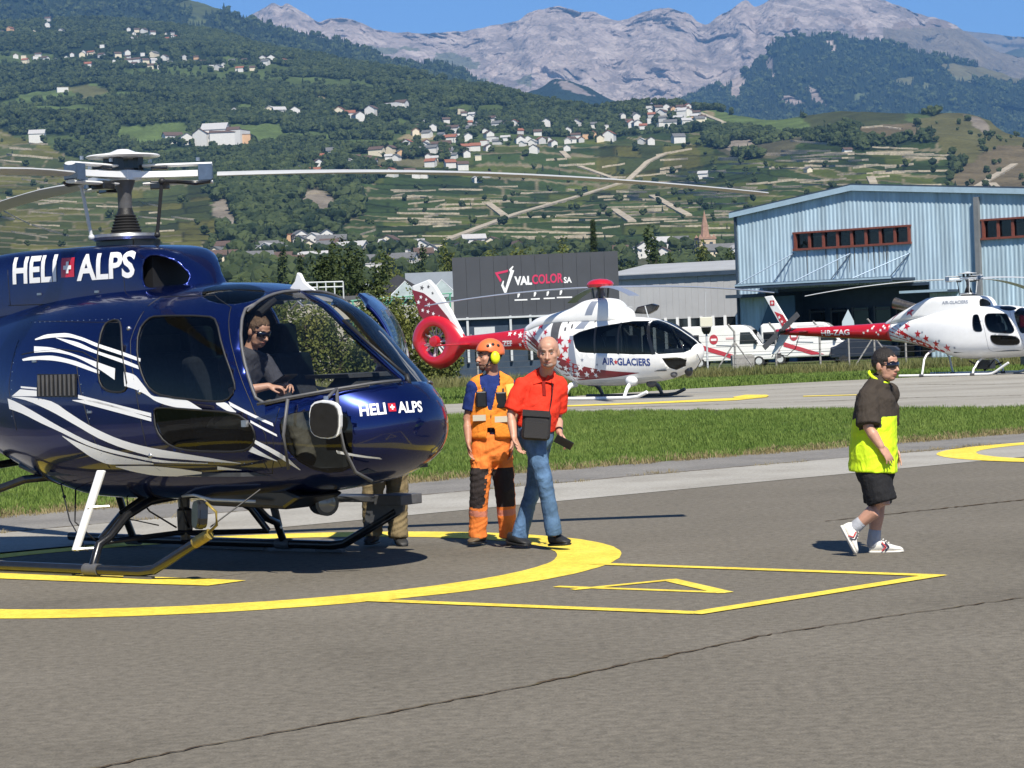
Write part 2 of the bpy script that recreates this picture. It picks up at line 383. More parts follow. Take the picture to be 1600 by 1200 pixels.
joint('pavement_joint', 'weedy crack running across the asphalt foreground', [(-2.6,9.5),(-1.815,10.362),(-1.485,10.766),(-1.067,11.188),(-.555,11.669),(-.062,12.166),(.625,12.987),(1.432,13.95),(2.271,14.6),(3.153,15.212),(6,17.1)], .013, M_CRACK, 2)
joint('pavement_joint', 'thin crack in the asphalt beside the boy', [(2.75,21.69),(3.334,22.147),(4.08,22.711),(4.865,23.306),(9,26.4)], .022, M_CRACK, 3)
joint('pavement_joint', 'weedy joint between concrete strip and shoulder', [edge_pt(t, 2.42) for t in range(-30, 40, 5)], .035, M_CRACK, 5)
joint('pavement_joint', 'dark joint along the taxiway', tl([(880,640),(1060,634),(1250,628),(1440,621),(1600,618)]), .06, M_CRACK, 6)
joint('pavement_joint', 'dark joint at the far side of the taxiway', tl([(1180,610),(1300,604),(1440,601),(1600,600)]), .05, M_CRACK, 7)

# ------------------------------------------------------------------ grass: clumps set on points by geometry nodes
def scatter(name, pts, scales, protos, m_label, kind='stuff', tilt=.15, seed=0, rotz=None, idx=None, flatten=None):
    """one object whose points carry copies of small meshes"""
    n = len(pts); me = bpy.data.meshes.new(name); me.vertices.add(n); me.vertices.foreach_set('co', np.asarray(pts, np.float32).ravel())
    rg = np.random.default_rng(seed)
    a = me.attributes.new('scl', 'FLOAT_VECTOR', 'POINT'); sc = np.asarray(scales, np.float32)
    if sc.ndim == 1: sc = np.c_[sc, sc, sc]
    a.data.foreach_set('vector', sc.astype(np.float32).ravel())
    r = me.attributes.new('rot', 'FLOAT_VECTOR', 'POINT'); rr = np.c_[rg.normal(0, tilt, n), rg.normal(0, tilt, n), rg.uniform(0, 6.283, n) if rotz is None else rotz]; r.data.foreach_set('vector', rr.astype(np.float32).ravel())
    ix = me.attributes.new('pick', 'INT', 'POINT'); ix.data.foreach_set('value', (rg.integers(0, len(protos), n) if idx is None else np.asarray(idx)).astype(np.int32))
    ng = bpy.data.node_groups.new(name, 'GeometryNodeTree'); ng.interface.new_socket('Geometry', in_out='INPUT', socket_type='NodeSocketGeometry'); ng.interface.new_socket('Geometry', in_out='OUTPUT', socket_type='NodeSocketGeometry')
    N = ng.nodes; L = ng.links; gi = N.new('NodeGroupInput'); go = N.new('NodeGroupOutput'); ip = N.new('GeometryNodeInstanceOnPoints'); jn = N.new('GeometryNodeGeometryToInstance')
    for me_ in protos[::-1]:
        oi = N.new('GeometryNodeObjectInfo'); oi.inputs['Object'].default_value = me_; oi.inputs['As Instance'].default_value = True; L.new(oi.outputs['Geometry'], jn.inputs[0])
    L.new(gi.outputs[0], ip.inputs['Points']); L.new(jn.outputs[0], ip.inputs['Instance']); ip.inputs['Pick Instance'].default_value = True
    for nm, typ, sock in (('pick', 'INT', 'Instance Index'), ('rot', 'FLOAT_VECTOR', 'Rotation'), ('scl', 'FLOAT_VECTOR', 'Scale')):
        na = N.new('GeometryNodeInputNamedAttribute'); na.data_type = typ; na.inputs['Name'].default_value = nm; L.new(na.outputs[0], ip.inputs[sock])
    L.new(ip.outputs[0], go.inputs[0])
    o = link(name, me); md = o.modifiers.new('scatter', 'NODES'); md.node_group = ng
    return tag(o, m_label, kind=kind)
def proto(name, me):
    """a source mesh kept out of the scene"""
    return bpy.data.objects.new(name, me)
def leaf_mat(name, c1, c2, trans=.35, rough=.7, vs=.25, rnd=.5):
    m = bpy.data.materials.new(name); m.use_nodes = True; n = m.node_tree.nodes; l = m.node_tree.links; p = n['Principled BSDF']
    p.inputs['Roughness'].default_value = rough; p.inputs['Specular IOR Level'].default_value = .25
    oi = n.new('ShaderNodeObjectInfo'); ge = n.new('ShaderNodeNewGeometry'); nz = n.new('ShaderNodeTexNoise'); nz.inputs['Scale'].default_value = vs; nz.inputs['Detail'].default_value = 4; l.new(ge.outputs['Position'], nz.inputs['Vector'])
    ad = n.new('ShaderNodeMath'); ad.operation = 'MULTIPLY_ADD'; ad.inputs[1].default_value = rnd; l.new(oi.outputs['Random'], ad.inputs[0])
    s1 = n.new('ShaderNodeMath'); s1.operation = 'MULTIPLY'; s1.inputs[1].default_value = 1.0; l.new(nz.outputs[0], s1.inputs[0]); l.new(s1.outputs[0], ad.inputs[2])
    mr = n.new('ShaderNodeMapRange'); mr.inputs[1].default_value = .35; mr.inputs[2].default_value = .65 + rnd; l.new(ad.outputs[0], mr.inputs[0])
    mx = n.new('ShaderNodeMix'); mx.data_type = 'RGBA'; l.new(mr.outputs[0], mx.inputs[0]); mx.inputs[6].default_value = (*c1, 1); mx.inputs[7].default_value = (*c2, 1); l.new(mx.outputs[2], p.inputs['Base Color'])
    if trans:
        t = n.new('ShaderNodeBsdfTranslucent'); l.new(mx.outputs[2], t.inputs[0]); ms = n.new('ShaderNodeMixShader'); ms.inputs[0].default_value = trans
        l.new(p.outputs[0], ms.inputs[1]); l.new(t.outputs[0], ms.inputs[2]); l.new(ms.outputs[0], n['Material Output'].inputs[0])
    MATS[name] = m; return m
M_GRASS = leaf_mat('grass_blades', (.100,.175,.028), (.205,.275,.062), .3, vs=.35, rnd=.6)
M_STRAW = leaf_mat('dry_grass', (.22,.17,.08), (.32,.27,.14), .2, vs=1.)
M_WEED = leaf_mat('weed_stalks', (.12,.15,.045), (.24,.22,.09), .25, vs=.3)
def clump(seed, n, h, spread, w, m, lean=.5):
    rr = random.Random(seed); mb = MB()
    for _ in range(n):
        a = rr.uniform(0, 6.28); r = spread*math.sqrt(rr.random()); x, y = r*math.cos(a), r*math.sin(a); hh = h*rr.uniform(.5, 1.1); b = rr.uniform(0, 6.28); l = hh*rr.uniform(.1, lean); ca, sa = math.cos(b), math.sin(b); px, py = -sa*w/2, ca*w/2
        p0, p1, p2 = (x-px, y-py, -.01), (x+px, y+py, -.01), (x + ca*l*.35 + px*.8, y + sa*l*.35 + py*.8, hh*.6); p3, p4 = (x + ca*l*.35 - px*.8, y + sa*l*.35 - py*.8, hh*.6), (x + ca*l, y + sa*l, hh)
        mb.add([p0, p1, p2, p3, p4], [(0, 1, 2, 3), (3, 2, 4)])
    return mb.mesh('clump', m)
GP = [proto('grass_clump', clump(k, 26, .095, .16, .011, M_GRASS)) for k in range(4)]
SP = [proto('straw_clump', clump(k+20, 14, .07, .10, .008, M_STRAW, .9)) for k in range(2)]
WP = [proto('weed_clump', clump(k+40, 22, .62, .35, .03, M_WEED, .5)) for k in range(3)]
GF = [proto('far_grass_clump', clump(k+60, 24, .16, .34, .03, M_GRASS)) for k in range(3)]
def rand_strip(n, o0, o1, a, b, seed, power=1.):
    rg = np.random.default_rng(seed); t = rg.uniform(a, b, n); o = o0 + (o1-o0)*rg.uniform(0, 1, n)**power
    X = P1.x + D1.x*t + N1.x*o; Y = P1.y + D1.y*t + N1.y*o; return X, Y
def in_poly(P, X, Y):
    c = np.zeros(len(X), bool); j = len(P)-1
    for i in range(len(P)):
        xi, yi = P[i]; xj, yj = P[j]; t = (yi > Y) != (yj > Y)
        with np.errstate(divide='ignore', invalid='ignore'): c ^= t & (X < (xj-xi)*(Y-yi)/(yj-yi) + xi)
        j = i
    return c
GZ = lambda Y: np.interp(Y, [0, 31, 58, 80, 100, 115, 20000], [0, 0, -.17, -.17, -.45, -.75, -.75]) - .012
def fov(X, Y, m=1.5): return np.abs(X) < Y*.222 + m
X, Y = rand_strip(60000, 4.75, 34, -32, 32, 11, 1.15); k = fov(X, Y) & ~in_poly(TAXI, X, Y) & (Y < 68); X, Y = X[k], Y[k]
pat = np.array([noise.noise(Vector((x*.25, y*.12, 0))) for x, y in zip(X, Y)])
scatter('grass', np.c_[X, Y, GZ(Y)], (.55 + .45*RNG.random(len(X)) + .2*pat), GP, 'mown green grass on the strip beyond the apron', seed=1)
X, Y = rand_strip(5200, 4.45, 5.3, -32, 32, 12); k = fov(X, Y); X, Y = X[k], Y[k]
scatter('dry_grass', np.c_[X, Y, GZ(Y)], .6 + .8*RNG.random(len(X)), SP, 'dry straw at the edge of the grass strip', seed=2)
X, Y = rand_strip(1500, 2.25, 2.7, -32, 32, 14); k = fov(X, Y); pat = np.array([noise.noise(Vector((x*.9, y*.9, 3))) for x, y in zip(X, Y)]); k &= pat > .12; X, Y = X[k], Y[k]
scatter('dry_grass', np.c_[X, Y, GZ(Y)], .4 + .5*RNG.random(len(X)), SP, 'dry weeds in the joint beside the concrete strip', seed=3)
rg = np.random.default_rng(15); n = 42000; Y = 62 + 56*rg.random(n)**.8; X = (rg.random(n)*2-1)*(Y*.222+2); k = ~in_poly(TAXI, X, Y); X, Y = X[k], Y[k]
scatter('grass', np.c_[X, Y, GZ(Y)], .6 + .5*rg.random(len(X)), GF, 'green grass between the taxiway and the fence', seed=4)
n = 6500; X = -22 + 50*rg.random(n); Y = 104 + .5*X*.6 + 9*rg.random(n); k = fov(X, Y, 3); X, Y = X[k], Y[k]
scatter('weeds', np.c_[X, Y, GZ(Y)], .55 + .6*rg.random(len(X)), WP, 'tall dry weeds along the fence', seed=5)
# ------------------------------------------------------------------ hills and mountains
def vnoise(x, y, seed=0):
    """smooth value noise, vectorised"""
    xi = np.floor(x).astype(np.int64); yi = np.floor(y).astype(np.int64); xf = x - xi; yf = y - yi
    u = xf*xf*(3-2*xf); v = yf*yf*(3-2*yf)
    def h(a, b):
        q = (a*374761393 + b*668265263 + seed*974634777) & 0x7fffffff
        q = (q ^ (q >> 13))*1274126177 & 0x7fffffff
        return ((q ^ (q >> 16)) & 0xffff)/65535.
    return (h(xi, yi)*(1-u) + h(xi+1, yi)*u)*(1-v) + (h(xi, yi+1)*(1-u) + h(xi+1, yi+1)*u)*v
def fbm(x, y, o=5, seed=0, ridged=False):
    s = 0.; a = 1.; t = 0.
    for k in range(o):
        q = vnoise(x, y, seed+k)*2-1
        if ridged: q = 1 - 2*np.abs(q)
        s = s + a*q; t += a; a *= .5; x = x*2.03 + 11.3; y = y*2.03 + 5.7
    return s/t
def at_np(PX, PY, Y):
    dx = FW.x + CR.x*(PX-800)/FPX + CU.x*(600-PY)/FPX; dy = FW.y + CR.y*(PX-800)/FPX + CU.y*(600-PY)/FPX; dz = FW.z + CR.z*(PX-800)/FPX + CU.z*(600-PY)/FPX
    return np.stack([dx*Y/dy, Y, EYE + dz*Y/dy], -1)
def grid_mesh(name, P, mats, colors=None):
    r, c, _ = P.shape; me = bpy.data.meshes.new(name); idx = np.arange(r*c).reshape(r, c)
    F = np.stack([idx[:-1, :-1], idx[:-1, 1:], idx[1:, 1:], idx[1:, :-1]], -1).reshape(-1, 4)
    me.vertices.add(r*c); me.vertices.foreach_set('co', P.astype(np.float32).ravel())
    me.loops.add(F.size); me.loops.foreach_set('vertex_index', F.astype(np.int32).ravel())
    me.polygons.add(len(F)); me.polygons.foreach_set('loop_start', np.arange(0, F.size, 4, dtype=np.int32)); me.update(calc_edges=True); me.validate()
    if sum(me.polygons[i].normal.z for i in range(0, len(me.polygons), 97)) < 0: me.flip_normals()
    shade(me)
    for m in mats: me.materials.append(m)
    if colors is not None:
        a = me.color_attributes.new('cover', 'FLOAT_COLOR', 'POINT'); a.data.foreach_set('color', np.c_[colors.reshape(-1, 3), np.ones(r*c)].astype(np.float32).ravel())
    return me
def cover_mat(name, s1=.02, s2=.12, bump=.6, amp=.35, dist=3.):
    m = bpy.data.materials.new(name); m.use_nodes = True; n = m.node_tree.nodes; l = m.node_tree.links; p = n['Principled BSDF']; p.inputs['Roughness'].default_value = .95; p.inputs['Specular IOR Level'].default_value = .1
    at_ = n.new('ShaderNodeVertexColor'); at_.layer_name = 'cover'; tc = n.new('ShaderNodeTexCoord')
    a = n.new('ShaderNodeTexNoise'); a.inputs['Scale'].default_value = s1; a.inputs['Detail'].default_value = 8; l.new(tc.outputs['Object'], a.inputs['Vector'])
    b = n.new('ShaderNodeTexNoise'); b.inputs['Scale'].default_value = s2; b.inputs['Detail'].default_value = 6; l.new(tc.outputs['Object'], b.inputs['Vector'])
    ad = n.new('ShaderNodeMath'); l.new(a.outputs[0], ad.inputs[0]); l.new(b.outputs[0], ad.inputs[1])
    mr = n.new('ShaderNodeMapRange'); mr.inputs[1].default_value = .7; mr.inputs[2].default_value = 1.3; mr.inputs[3].default_value = 1-amp; mr.inputs[4].default_value = 1+amp; l.new(ad.outputs[0], mr.inputs[0])
    mu = n.new('ShaderNodeVectorMath'); mu.operation = 'SCALE'; l.new(at_.outputs[0], mu.inputs[0]); l.new(mr.outputs[0], mu.inputs['Scale']); l.new(mu.outputs[0], p.inputs['Base Color'])
    bp = n.new('ShaderNodeBump'); bp.inputs['Strength'].default_value = bump; bp.inputs['Distance'].default_value = dist; l.new(ad.outputs[0], bp.inputs['Height']); l.new(bp.outputs[0], p.inputs['Normal'])
    MATS[name] = m; return m
def sil(pts): P = np.array(pts, float); return lambda x: hermite(P[:, 0], P[:, 1], x)
TOP1 = sil([(-300,18),(0,35),(150,30),(300,45),(420,75),(520,95),(620,112),(700,125),(780,142),(850,163),(930,172),(1030,163),(1100,170),(1200,190),(1260,184),(1330,176),(1400,179),(1490,176),(1530,182),(1570,205),(1650,225),(1900,240)])
def depth1(px, y):
    r = np.interp(y, [20, 35, 90, 165, 230, 300, 400, 430, 470, 506, 512], [5900, 5600, 4800, 3700, 3000, 2350, 1600, 1300, 900, 560, 430])
    k = np.interp(px, [1050, 1350], [1, .84]); return r*(k + (1-k)*np.clip((y-300)/150, 0, 1))
# land cover regions, in the order they are laid down
C_FOREST = (.020,.034,.014); C_VINE = (.052,.083,.022); C_VINE2 = (.075,.095,.028); C_OLIVE = (.11,.105,.042); C_ROCK = (.22,.19,.15); C_SCRUB = (.085,.080,.045); C_FIELD = (.10,.14,.045); C_DRY = (.24,.20,.11); C_TOWN = (.09,.095,.06); C_BROWN = (.13,.105,.062)
REG = [
 (C_VINE2, [(-640,215),(0,205),(60,220),(140,245),(250,262),(330,275),(330,330),(345,400),(340,520),(-640,520)]),
 (C_VINE, [(560,300),(620,268),(720,258),(800,240),(860,236),(960,232),(1090,215),(1160,240),(1260,240),(1480,240),(1480,300),(1500,420),(1140,400),(900,395),(640,398),(520,395),(560,345)]),
 (C_VINE, [(700,262),(900,262),(900,286),(700,288)]), (C_VINE2, [(930,235),(1090,232),(1100,290),(930,300)]),
 (C_SCRUB, [(330,290),(420,300),(480,300),(560,310),(570,345),(520,375),(420,385),(350,385),(335,340)]),
 (C_ROCK, [(470,320),(490,312),(515,318),(528,335),(505,350),(480,345)]), (C_ROCK, [(330,330),(350,320),(372,360),(375,385),(350,370)]),
 (C_FIELD, [(1075,172),(1180,182),(1260,188),(1300,205),(1300,220),(1200,222),(1090,212),(1070,195)]),
 (C_SCRUB, [(1090,212),(1200,210),(1260,222),(1250,240),(1210,262),(1160,262),(1110,245)]), (C_ROCK, [(1120,228),(1160,225),(1180,240),(1150,250),(1125,245)]),
 ((.06,.068,.026), [(1255,184),(1330,174),(1420,178),(1420,200),(1330,206),(1290,212),(1262,196)]),
 (C_BROWN, [(1340,203),(1420,196),(1450,210),(1460,230),(1380,236),(1340,228)]),
 (C_OLIVE, [(1430,190),(1490,174),(1535,182),(1580,208),(1700,230),(2220,240),(2220,320),(1500,320),(1480,290),(1500,260),(1460,235),(1440,215)]),
 (C_BROWN, [(1500,262),(1560,240),(1640,235),(2220,250),(2220,330),(1490,320),(1488,285)]), (C_ROCK, [(1505,180),(1530,182),(1548,200),(1535,205),(1515,195)]),
 (C_TOWN, [(340,395),(520,385),(640,395),(900,395),(1140,400),(1500,420),(2220,430),(2220,520),(330,520)]),
 (C_FIELD, [(20,148),(60,142),(150,140),(170,152),(120,160),(30,158)]), ((.12,.12,.05), [(85,138),(150,143),(175,150),(150,165),(130,172),(120,155)]),
 (C_FIELD, [(55,180),(95,175),(170,193),(130,196),(60,192)]), (C_FIELD, [(180,205),(280,203),(300,215),(230,224),(180,216)]), (C_FIELD, [(355,205),(440,203),(440,220),(360,222)]), (C_DRY, [(400,222),(435,220),(435,228),(400,230)]),
 (C_DRY, [(455,161),(515,172),(505,176),(460,168)]), ((.10,.11,.05), [(170,166),(215,168),(210,175),(175,172)]), (C_DRY, [(620,226),(650,222),(690,225),(650,234)]), ((.14,.13,.07), [(590,262),(680,258),(690,262),(600,270)]),
 (C_DRY, [(1085,173),(1095,173),(1135,190),(1125,192)]), (C_FIELD, [(350,190),(380,180),(395,182),(380,192)]),
]
NX, NY = 645, 330
px = np.linspace(-620, 2200, NX); v = np.linspace(0, 1, NY)
top = TOP1(px); PX = np.repeat(px[None], NY, 0); PYs = 512 + (top[None] - 512)*v[:, None]
Dp = depth1(PX, PYs); P = at_np(PX, PYs, Dp)
dX, dY = P[..., 0], P[..., 1]
amp = np.clip((Dp-900)/2500, 0, 1); rel = fbm(dX/420, dY/420, 6, 3, True)*26*amp + fbm(dX/90, dY/90, 4, 9)*4*amp
foot = np.clip((v[:, None])/.08, 0, 1)
P[..., 2] += rel*foot*np.clip((1.02-v[:, None])/.1, .25, 1); P[0, :, 2] = -3
colr = np.zeros((NY, NX, 3)) + np.array(C_FOREST); cov = np.zeros((NY, NX), int)
jx = PX + fbm(dX/60, dY/60, 4, 21)*9; jy = PYs + fbm(dX/60, dY/60, 4, 33)*4
for k, (c, poly) in enumerate(REG):
    m_ = in_poly(poly, jx.ravel(), jy.ravel()).reshape(NY, NX); colr[m_] = c; cov[m_] = k+1
vin = np.isin(cov, [1, 2, 3, 4])
def cells(x, y, sx, sy, seed):
    """plots of land: rows of unequal width, each plot one tone"""
    r = np.floor(y/sy + .35*np.sin(x/70. + seed)).astype(np.int64); ph = ((r*7919 + seed*31) % 97)/97.; q = x/(sx*(.6 + .8*(((r*104729 + seed) % 89)/89.))) + ph*5; c = np.floor(q).astype(np.int64)
    h = (r*374761393 + c*668265263 + seed*974634777) & 0x7fffffff; h = ((h ^ (h >> 13))*1274126177) & 0x7fffffff
    return ((h >> 8) & 0xffff)/65535., q - c, y/sy + .35*np.sin(x/70. + seed) - r
pl1, fu, fv = cells(jx*.7 + PX*.3, PYs + (jy-PYs)*.3, 62., 9.5, 3); pl2, _, _ = cells(PX, PYs, 150., 21., 8)
colr[vin] *= (.40 + .58*pl1[vin] + .28*pl2[vin])[:, None]; tint = (pl1[vin] > .66)[:, None]; colr[vin] = np.where(tint, colr[vin]*np.array([1.45, 1.12, .95]), colr[vin])
edge_ = vin & ((fv < .16) | (fu < .035)); colr[edge_] = np.where((pl2[edge_] > .45)[:, None], np.array((.19,.165,.10)), colr[edge_]*.45)  # some plot edges pale, the others darkened as painted terrace shadow
clear = (cov == 0) & (fbm(dX/150, dY/150, 5, 41) > .15) & (PYs > 85)
colr[clear] = np.array(C_FIELD)*.75
colr *= (.85 + .3*fbm(dX/35, dY/35, 3, 77))[..., None]
M_HILL = cover_mat('hillside_cover', .03, .25, .5, .3, 2.)
hill_me = grid_mesh('hillside', P, [M_HILL], colr); HILL = tag(link('hillside', hill_me), 'wooded and vineyard covered hillside with villages', kind='structure')
HBVH = BVHTree.FromObject(HILL, bpy.context.evaluated_depsgraph_get()) if False else BVHTree.FromPolygons([tuple(q) for q in P.reshape(-1, 3)], [tuple(p.vertices) for p in hill_me.polygons])
def on_hill(px, py):
    d = sight(px, py).normalized(); h, n, i, t = HBVH.ray_cast(CPOS, d); return h
# --- farther ranges
def layer(name, label, silf, bot, d0, d1, x0, x1, nx, ny, colf, m, relief, seed, wl=600., ridge=True, pw=1.3):
    px = np.linspace(x0, x1, nx); v = np.linspace(0, 1, ny); PX = np.repeat(px[None], ny, 0); tp = silf(px); PY = bot + (tp[None]-bot)*v[:, None]; Dp = (d0 + (d1-d0)*v[:, None]**pw)*np.ones_like(PX)
    # folds: move the sheet to and fro in depth so that it keeps its outline yet has real spurs and gullies
    xx = PX/FPX*d1; warp = fbm(xx/wl, v[:, None]*3*np.ones_like(xx), 3, seed+40)*wl*.35; a = .6*fbm((xx+warp)/(wl*.55), v[:, None]*1.8 + xx*0, 6, seed, ridge) + .4*fbm(xx/wl, Dp/wl*.6, 6, seed+2, ridge); Dp = Dp + a*relief*np.minimum(1, v[:, None]*4)
    P = at_np(PX, PY, Dp); P[..., 2] += (fbm(P[..., 0]/(wl*.16), P[..., 1]/(wl*.16), 5, seed+5, True)*.028 + fbm(P[..., 0]/(wl*.05), P[..., 1]/(wl*.05), 3, seed+6)*.012)*relief*np.clip((1.03-v[:, None])/.2, .15, 1)
    edge = fbm(PX/22., np.zeros_like(PX), 4, seed+9)*relief*.02; P[-1, :, 2] += edge[-1]; P[0, :, 2] = -3
    back = P[-1].copy(); back[:, 1] += 900; back[:, 0] *= 1 + 900/Dp[-1]; back[:, 2] -= 500; P2 = np.concatenate([P, back[None]], 0)
    col = np.concatenate([colf(PX, PY, P, a), np.full((1, nx, 3), .05)], 0)
    me = grid_mesh(name, P2, [m], col); o = tag(link(name, me), label, kind='structure'); return o, P, PX, PY, me
M_FAR = cover_mat('mountain_cover', .004, .02, .9, .30, 25.)
ROCKA, ROCKB, ROCKC = np.array((.325,.268,.24)), np.array((.25,.208,.19)), np.array((.38,.318,.28)); FG = np.array((.016,.027,.014))
def forest_col(PX, PY, P, a):
    c = np.zeros(PX.shape + (3,)) + FG; m = fbm(P[..., 0]/300, P[..., 1]/500, 4, 5) > .33; c[m] = (.07,.085,.035); return c
S2 = sil([(-330,-60),(0,-45),(280,-4),(340,12),(400,35),(450,48),(520,62),(600,88),(640,100),(700,103),(745,128),(790,150),(850,185),(900,200)])
F2 = layer('forest_ridge', 'dark forested ridge behind the near slope', S2, 215, 5900, 7600, -620, 900, 320, 110, lambda *q: forest_col(*q), M_FAR, 330, 50, 700.)
S3 = sil([(960,205),(1040,168),(1100,142),(1150,120),(1190,92),(1215,62),(1250,57),(1300,57),(1350,62),(1400,72),(1430,80),(1480,92),(1530,105),(1600,125),(1750,150),(1930,160)])
def col3(PX, PY, P, a):
    c = np.zeros(PX.shape + (3,)) + FG; j = fbm(PX/30, PY/14, 4, 8)*10
    for poly, cc in (([(1120,118),(1150,110),(1165,130),(1150,165),(1142,165),(1140,135),(1122,142)], ROCKA), ([(1390,125),(1440,118),(1420,135),(1395,130)], (.12,.12,.06)), ([(1440,128),(1462,140),(1445,143)], (.11,.12,.06)), ([(1465,100),(1600,108),(1650,130),(1560,130),(1490,128),(1480,110)], (.13,.12,.065)), ([(1335,150),(1360,148),(1350,160),(1337,158)], (.10,.12,.06)), ([(1288,65),(1300,62),(1308,80),(1302,86),(1296,72)], ROCKC), ([(1195,88),(1206,95),(1208,125),(1200,132)], ROCKA), ([(1262,135),(1275,140),(1290,168),(1270,160)], ROCKB), ([(1216,148),(1250,155),(1262,172),(1230,168)], ROCKA*.8), ([(1480,118),(1530,124),(1520,132),(1490,130)], (.13,.13,.07))):
        m = in_poly(poly, (PX + j*.6).ravel(), (PY + j*.4).ravel()).reshape(PX.shape); c[m] = cc
    return c
F3 = layer('forest_mountain', 'blue hazy forested mountain below the peaks', S3, 240, 8200, 10000, 950, 2200, 330, 120, col3, M_FAR, 420, 60, 800.)
S3b = sil([(740,190),(800,152),(840,140),(870,124),(890,126),(910,133),(940,148),(975,165),(1010,200)])
def col3b(PX, PY, P, a):
    c = np.zeros(PX.shape + (3,)) + FG; m = in_poly([(868,128),(885,126),(910,140),(925,150),(890,146)], (PX + fbm(PX/9, PY/6, 3, 4)*8).ravel(), PY.ravel()).reshape(PX.shape); c[m] = ROCKB; return c
F3b = layer('forest_hill', 'small blue forested hill in front of the rock wall', S3b, 215, 8000, 9000, 740, 1010, 90, 60, col3b, M_FAR, 260, 66, 500.)
S4 = sil([(300,80),(360,40),(392,24),(415,12),(427,6),(440,10),(448,5),(462,12),(480,22),(500,35),(515,31),(535,29),(560,34),(590,46),(620,50),(680,52),(720,51),(740,46),(790,38),(812,32),(825,22),(845,15),(868,10),(885,14),(905,19),(925,20),(945,27),(962,32),(975,30),(1000,22),(1020,17),(1045,13),(1065,18),(1080,24),(1090,34),(1103,39),(1120,28),(1140,16),(1160,2),(1166,0),(1180,10),(1195,4),(1220,-8),(1300,-14),(1350,-8),(1390,4),(1420,16),(1450,26),(1475,33),(1510,50),(1560,80),(1700,110)])
def col4(PX, PY, P, a):
    st = fbm(PX/26 + PY/60, PY/7. - PX/60, 6, 12); bl = fbm(PX/30, PY/24, 6, 15); c = np.zeros(PX.shape + (3,)) + ROCKA
    c = np.where((bl < -.12)[..., None], ROCKB, c); c = np.where((st > .22)[..., None], ROCKC, c); c = np.where((st < -.3)[..., None], ROCKB*.8, c)
    gr = (PY > 75) & (fbm(PX/60, PY/25, 4, 19) > .1) & (PX < 830); c[gr] = (.14,.14,.09)
    ol = (PX > 1180) & (PY > 30) & (bl > .1); c[ol] = (.21,.16,.13); c[(PX > 1380) & (PY > 45)] = (.17,.14,.10); return c
F4 = layer('rock_mountain', 'bare grey rock mountains on the skyline', S4, 215, 11500, 14500, 300, 1700, 620, 220, col4, cover_mat('rock_cover', .006, .03, 1., .32, 30.), 620, 71, 800., True, 1.0)
S5 = sil([(1380,90),(1480,47),(1530,52),(1560,54),(1600,58),(1700,66),(1930,80)])
F5 = layer('distant_mountain', 'pale distant mountain at the right skyline', S5, 160, 17000, 19500, 1380, 2200, 180, 40, col4, M_FAR, 700, 81, 1200.)
S5b = sil([(1540,100),(1568,84),(1590,76),(1620,74),(1700,70),(1930,90)])
layer('distant_mountain', 'blue distant ridge at the right edge', S5b, 160, 15000, 16500, 1540, 2200, 72, 30, lambda PX, *q: np.zeros(PX.shape + (3,)) + np.array((.06,.07,.05)), M_FAR, 300, 85, 900.)

# ------------------------------------------------------------------ woods
def crown_mesh(kind, seed, m):
    """small tree crown with a broken outline for woods far away"""
    rr = random.Random(seed); mb = MB()
    if kind == 'cone':
        n = 8
        for t in range(4):
            z0 = .12 + t*.21; r = .34*(1 - t*.22); V = []
            for j in range(n): a = 2*math.pi*j/n + t; q = r*rr.uniform(.65, 1.15); V.append((q*math.cos(a), q*math.sin(a), z0 + rr.uniform(-.05, .05)))
            V.append((0, 0, z0 + .36)); mb.add(V, [(j, (j+1) % n, n) for j in range(n)])
    else:
        for q in range(7):
            a = rr.uniform(0, 6.28); d = rr.uniform(0, .28) if q else 0; z = rr.uniform(.35, .75) if q else .5; r = rr.uniform(.2, .32) if q else .36
            bm = bmesh.new(); bmesh.ops.create_icosphere(bm, subdivisions=1, radius=r)
            for v_ in bm.verts: v_.co *= rr.uniform(.7, 1.2)
            mb.add([(v_.co.x + d*math.cos(a), v_.co.y + d*math.sin(a), v_.co.z*.9 + z) for v_ in bm.verts], [tuple(w.index for w in f.verts) for f in bm.faces]); bm.free()
    return mb.mesh('crown', m)
M_WOOD1 = leaf_mat('broadleaf_wood', (.014,.028,.009), (.075,.098,.030), .15, vs=.010, rnd=.8)
M_WOOD2 = leaf_mat('conifer_wood', (.012,.024,.011), (.026,.042,.016), .1, vs=.012, rnd=.6)
TP, TCOV, TPY, TPX, TCLEAR, TDX, TDY = P, cov, PYs, PX, clear, dX, dY
WOODS = [proto('wood_crown', crown_mesh('round', k, M_WOOD1)) for k in range(5)] + [proto('wood_cone', crown_mesh('cone', k+9, M_WOOD2)) for k in range(3)]
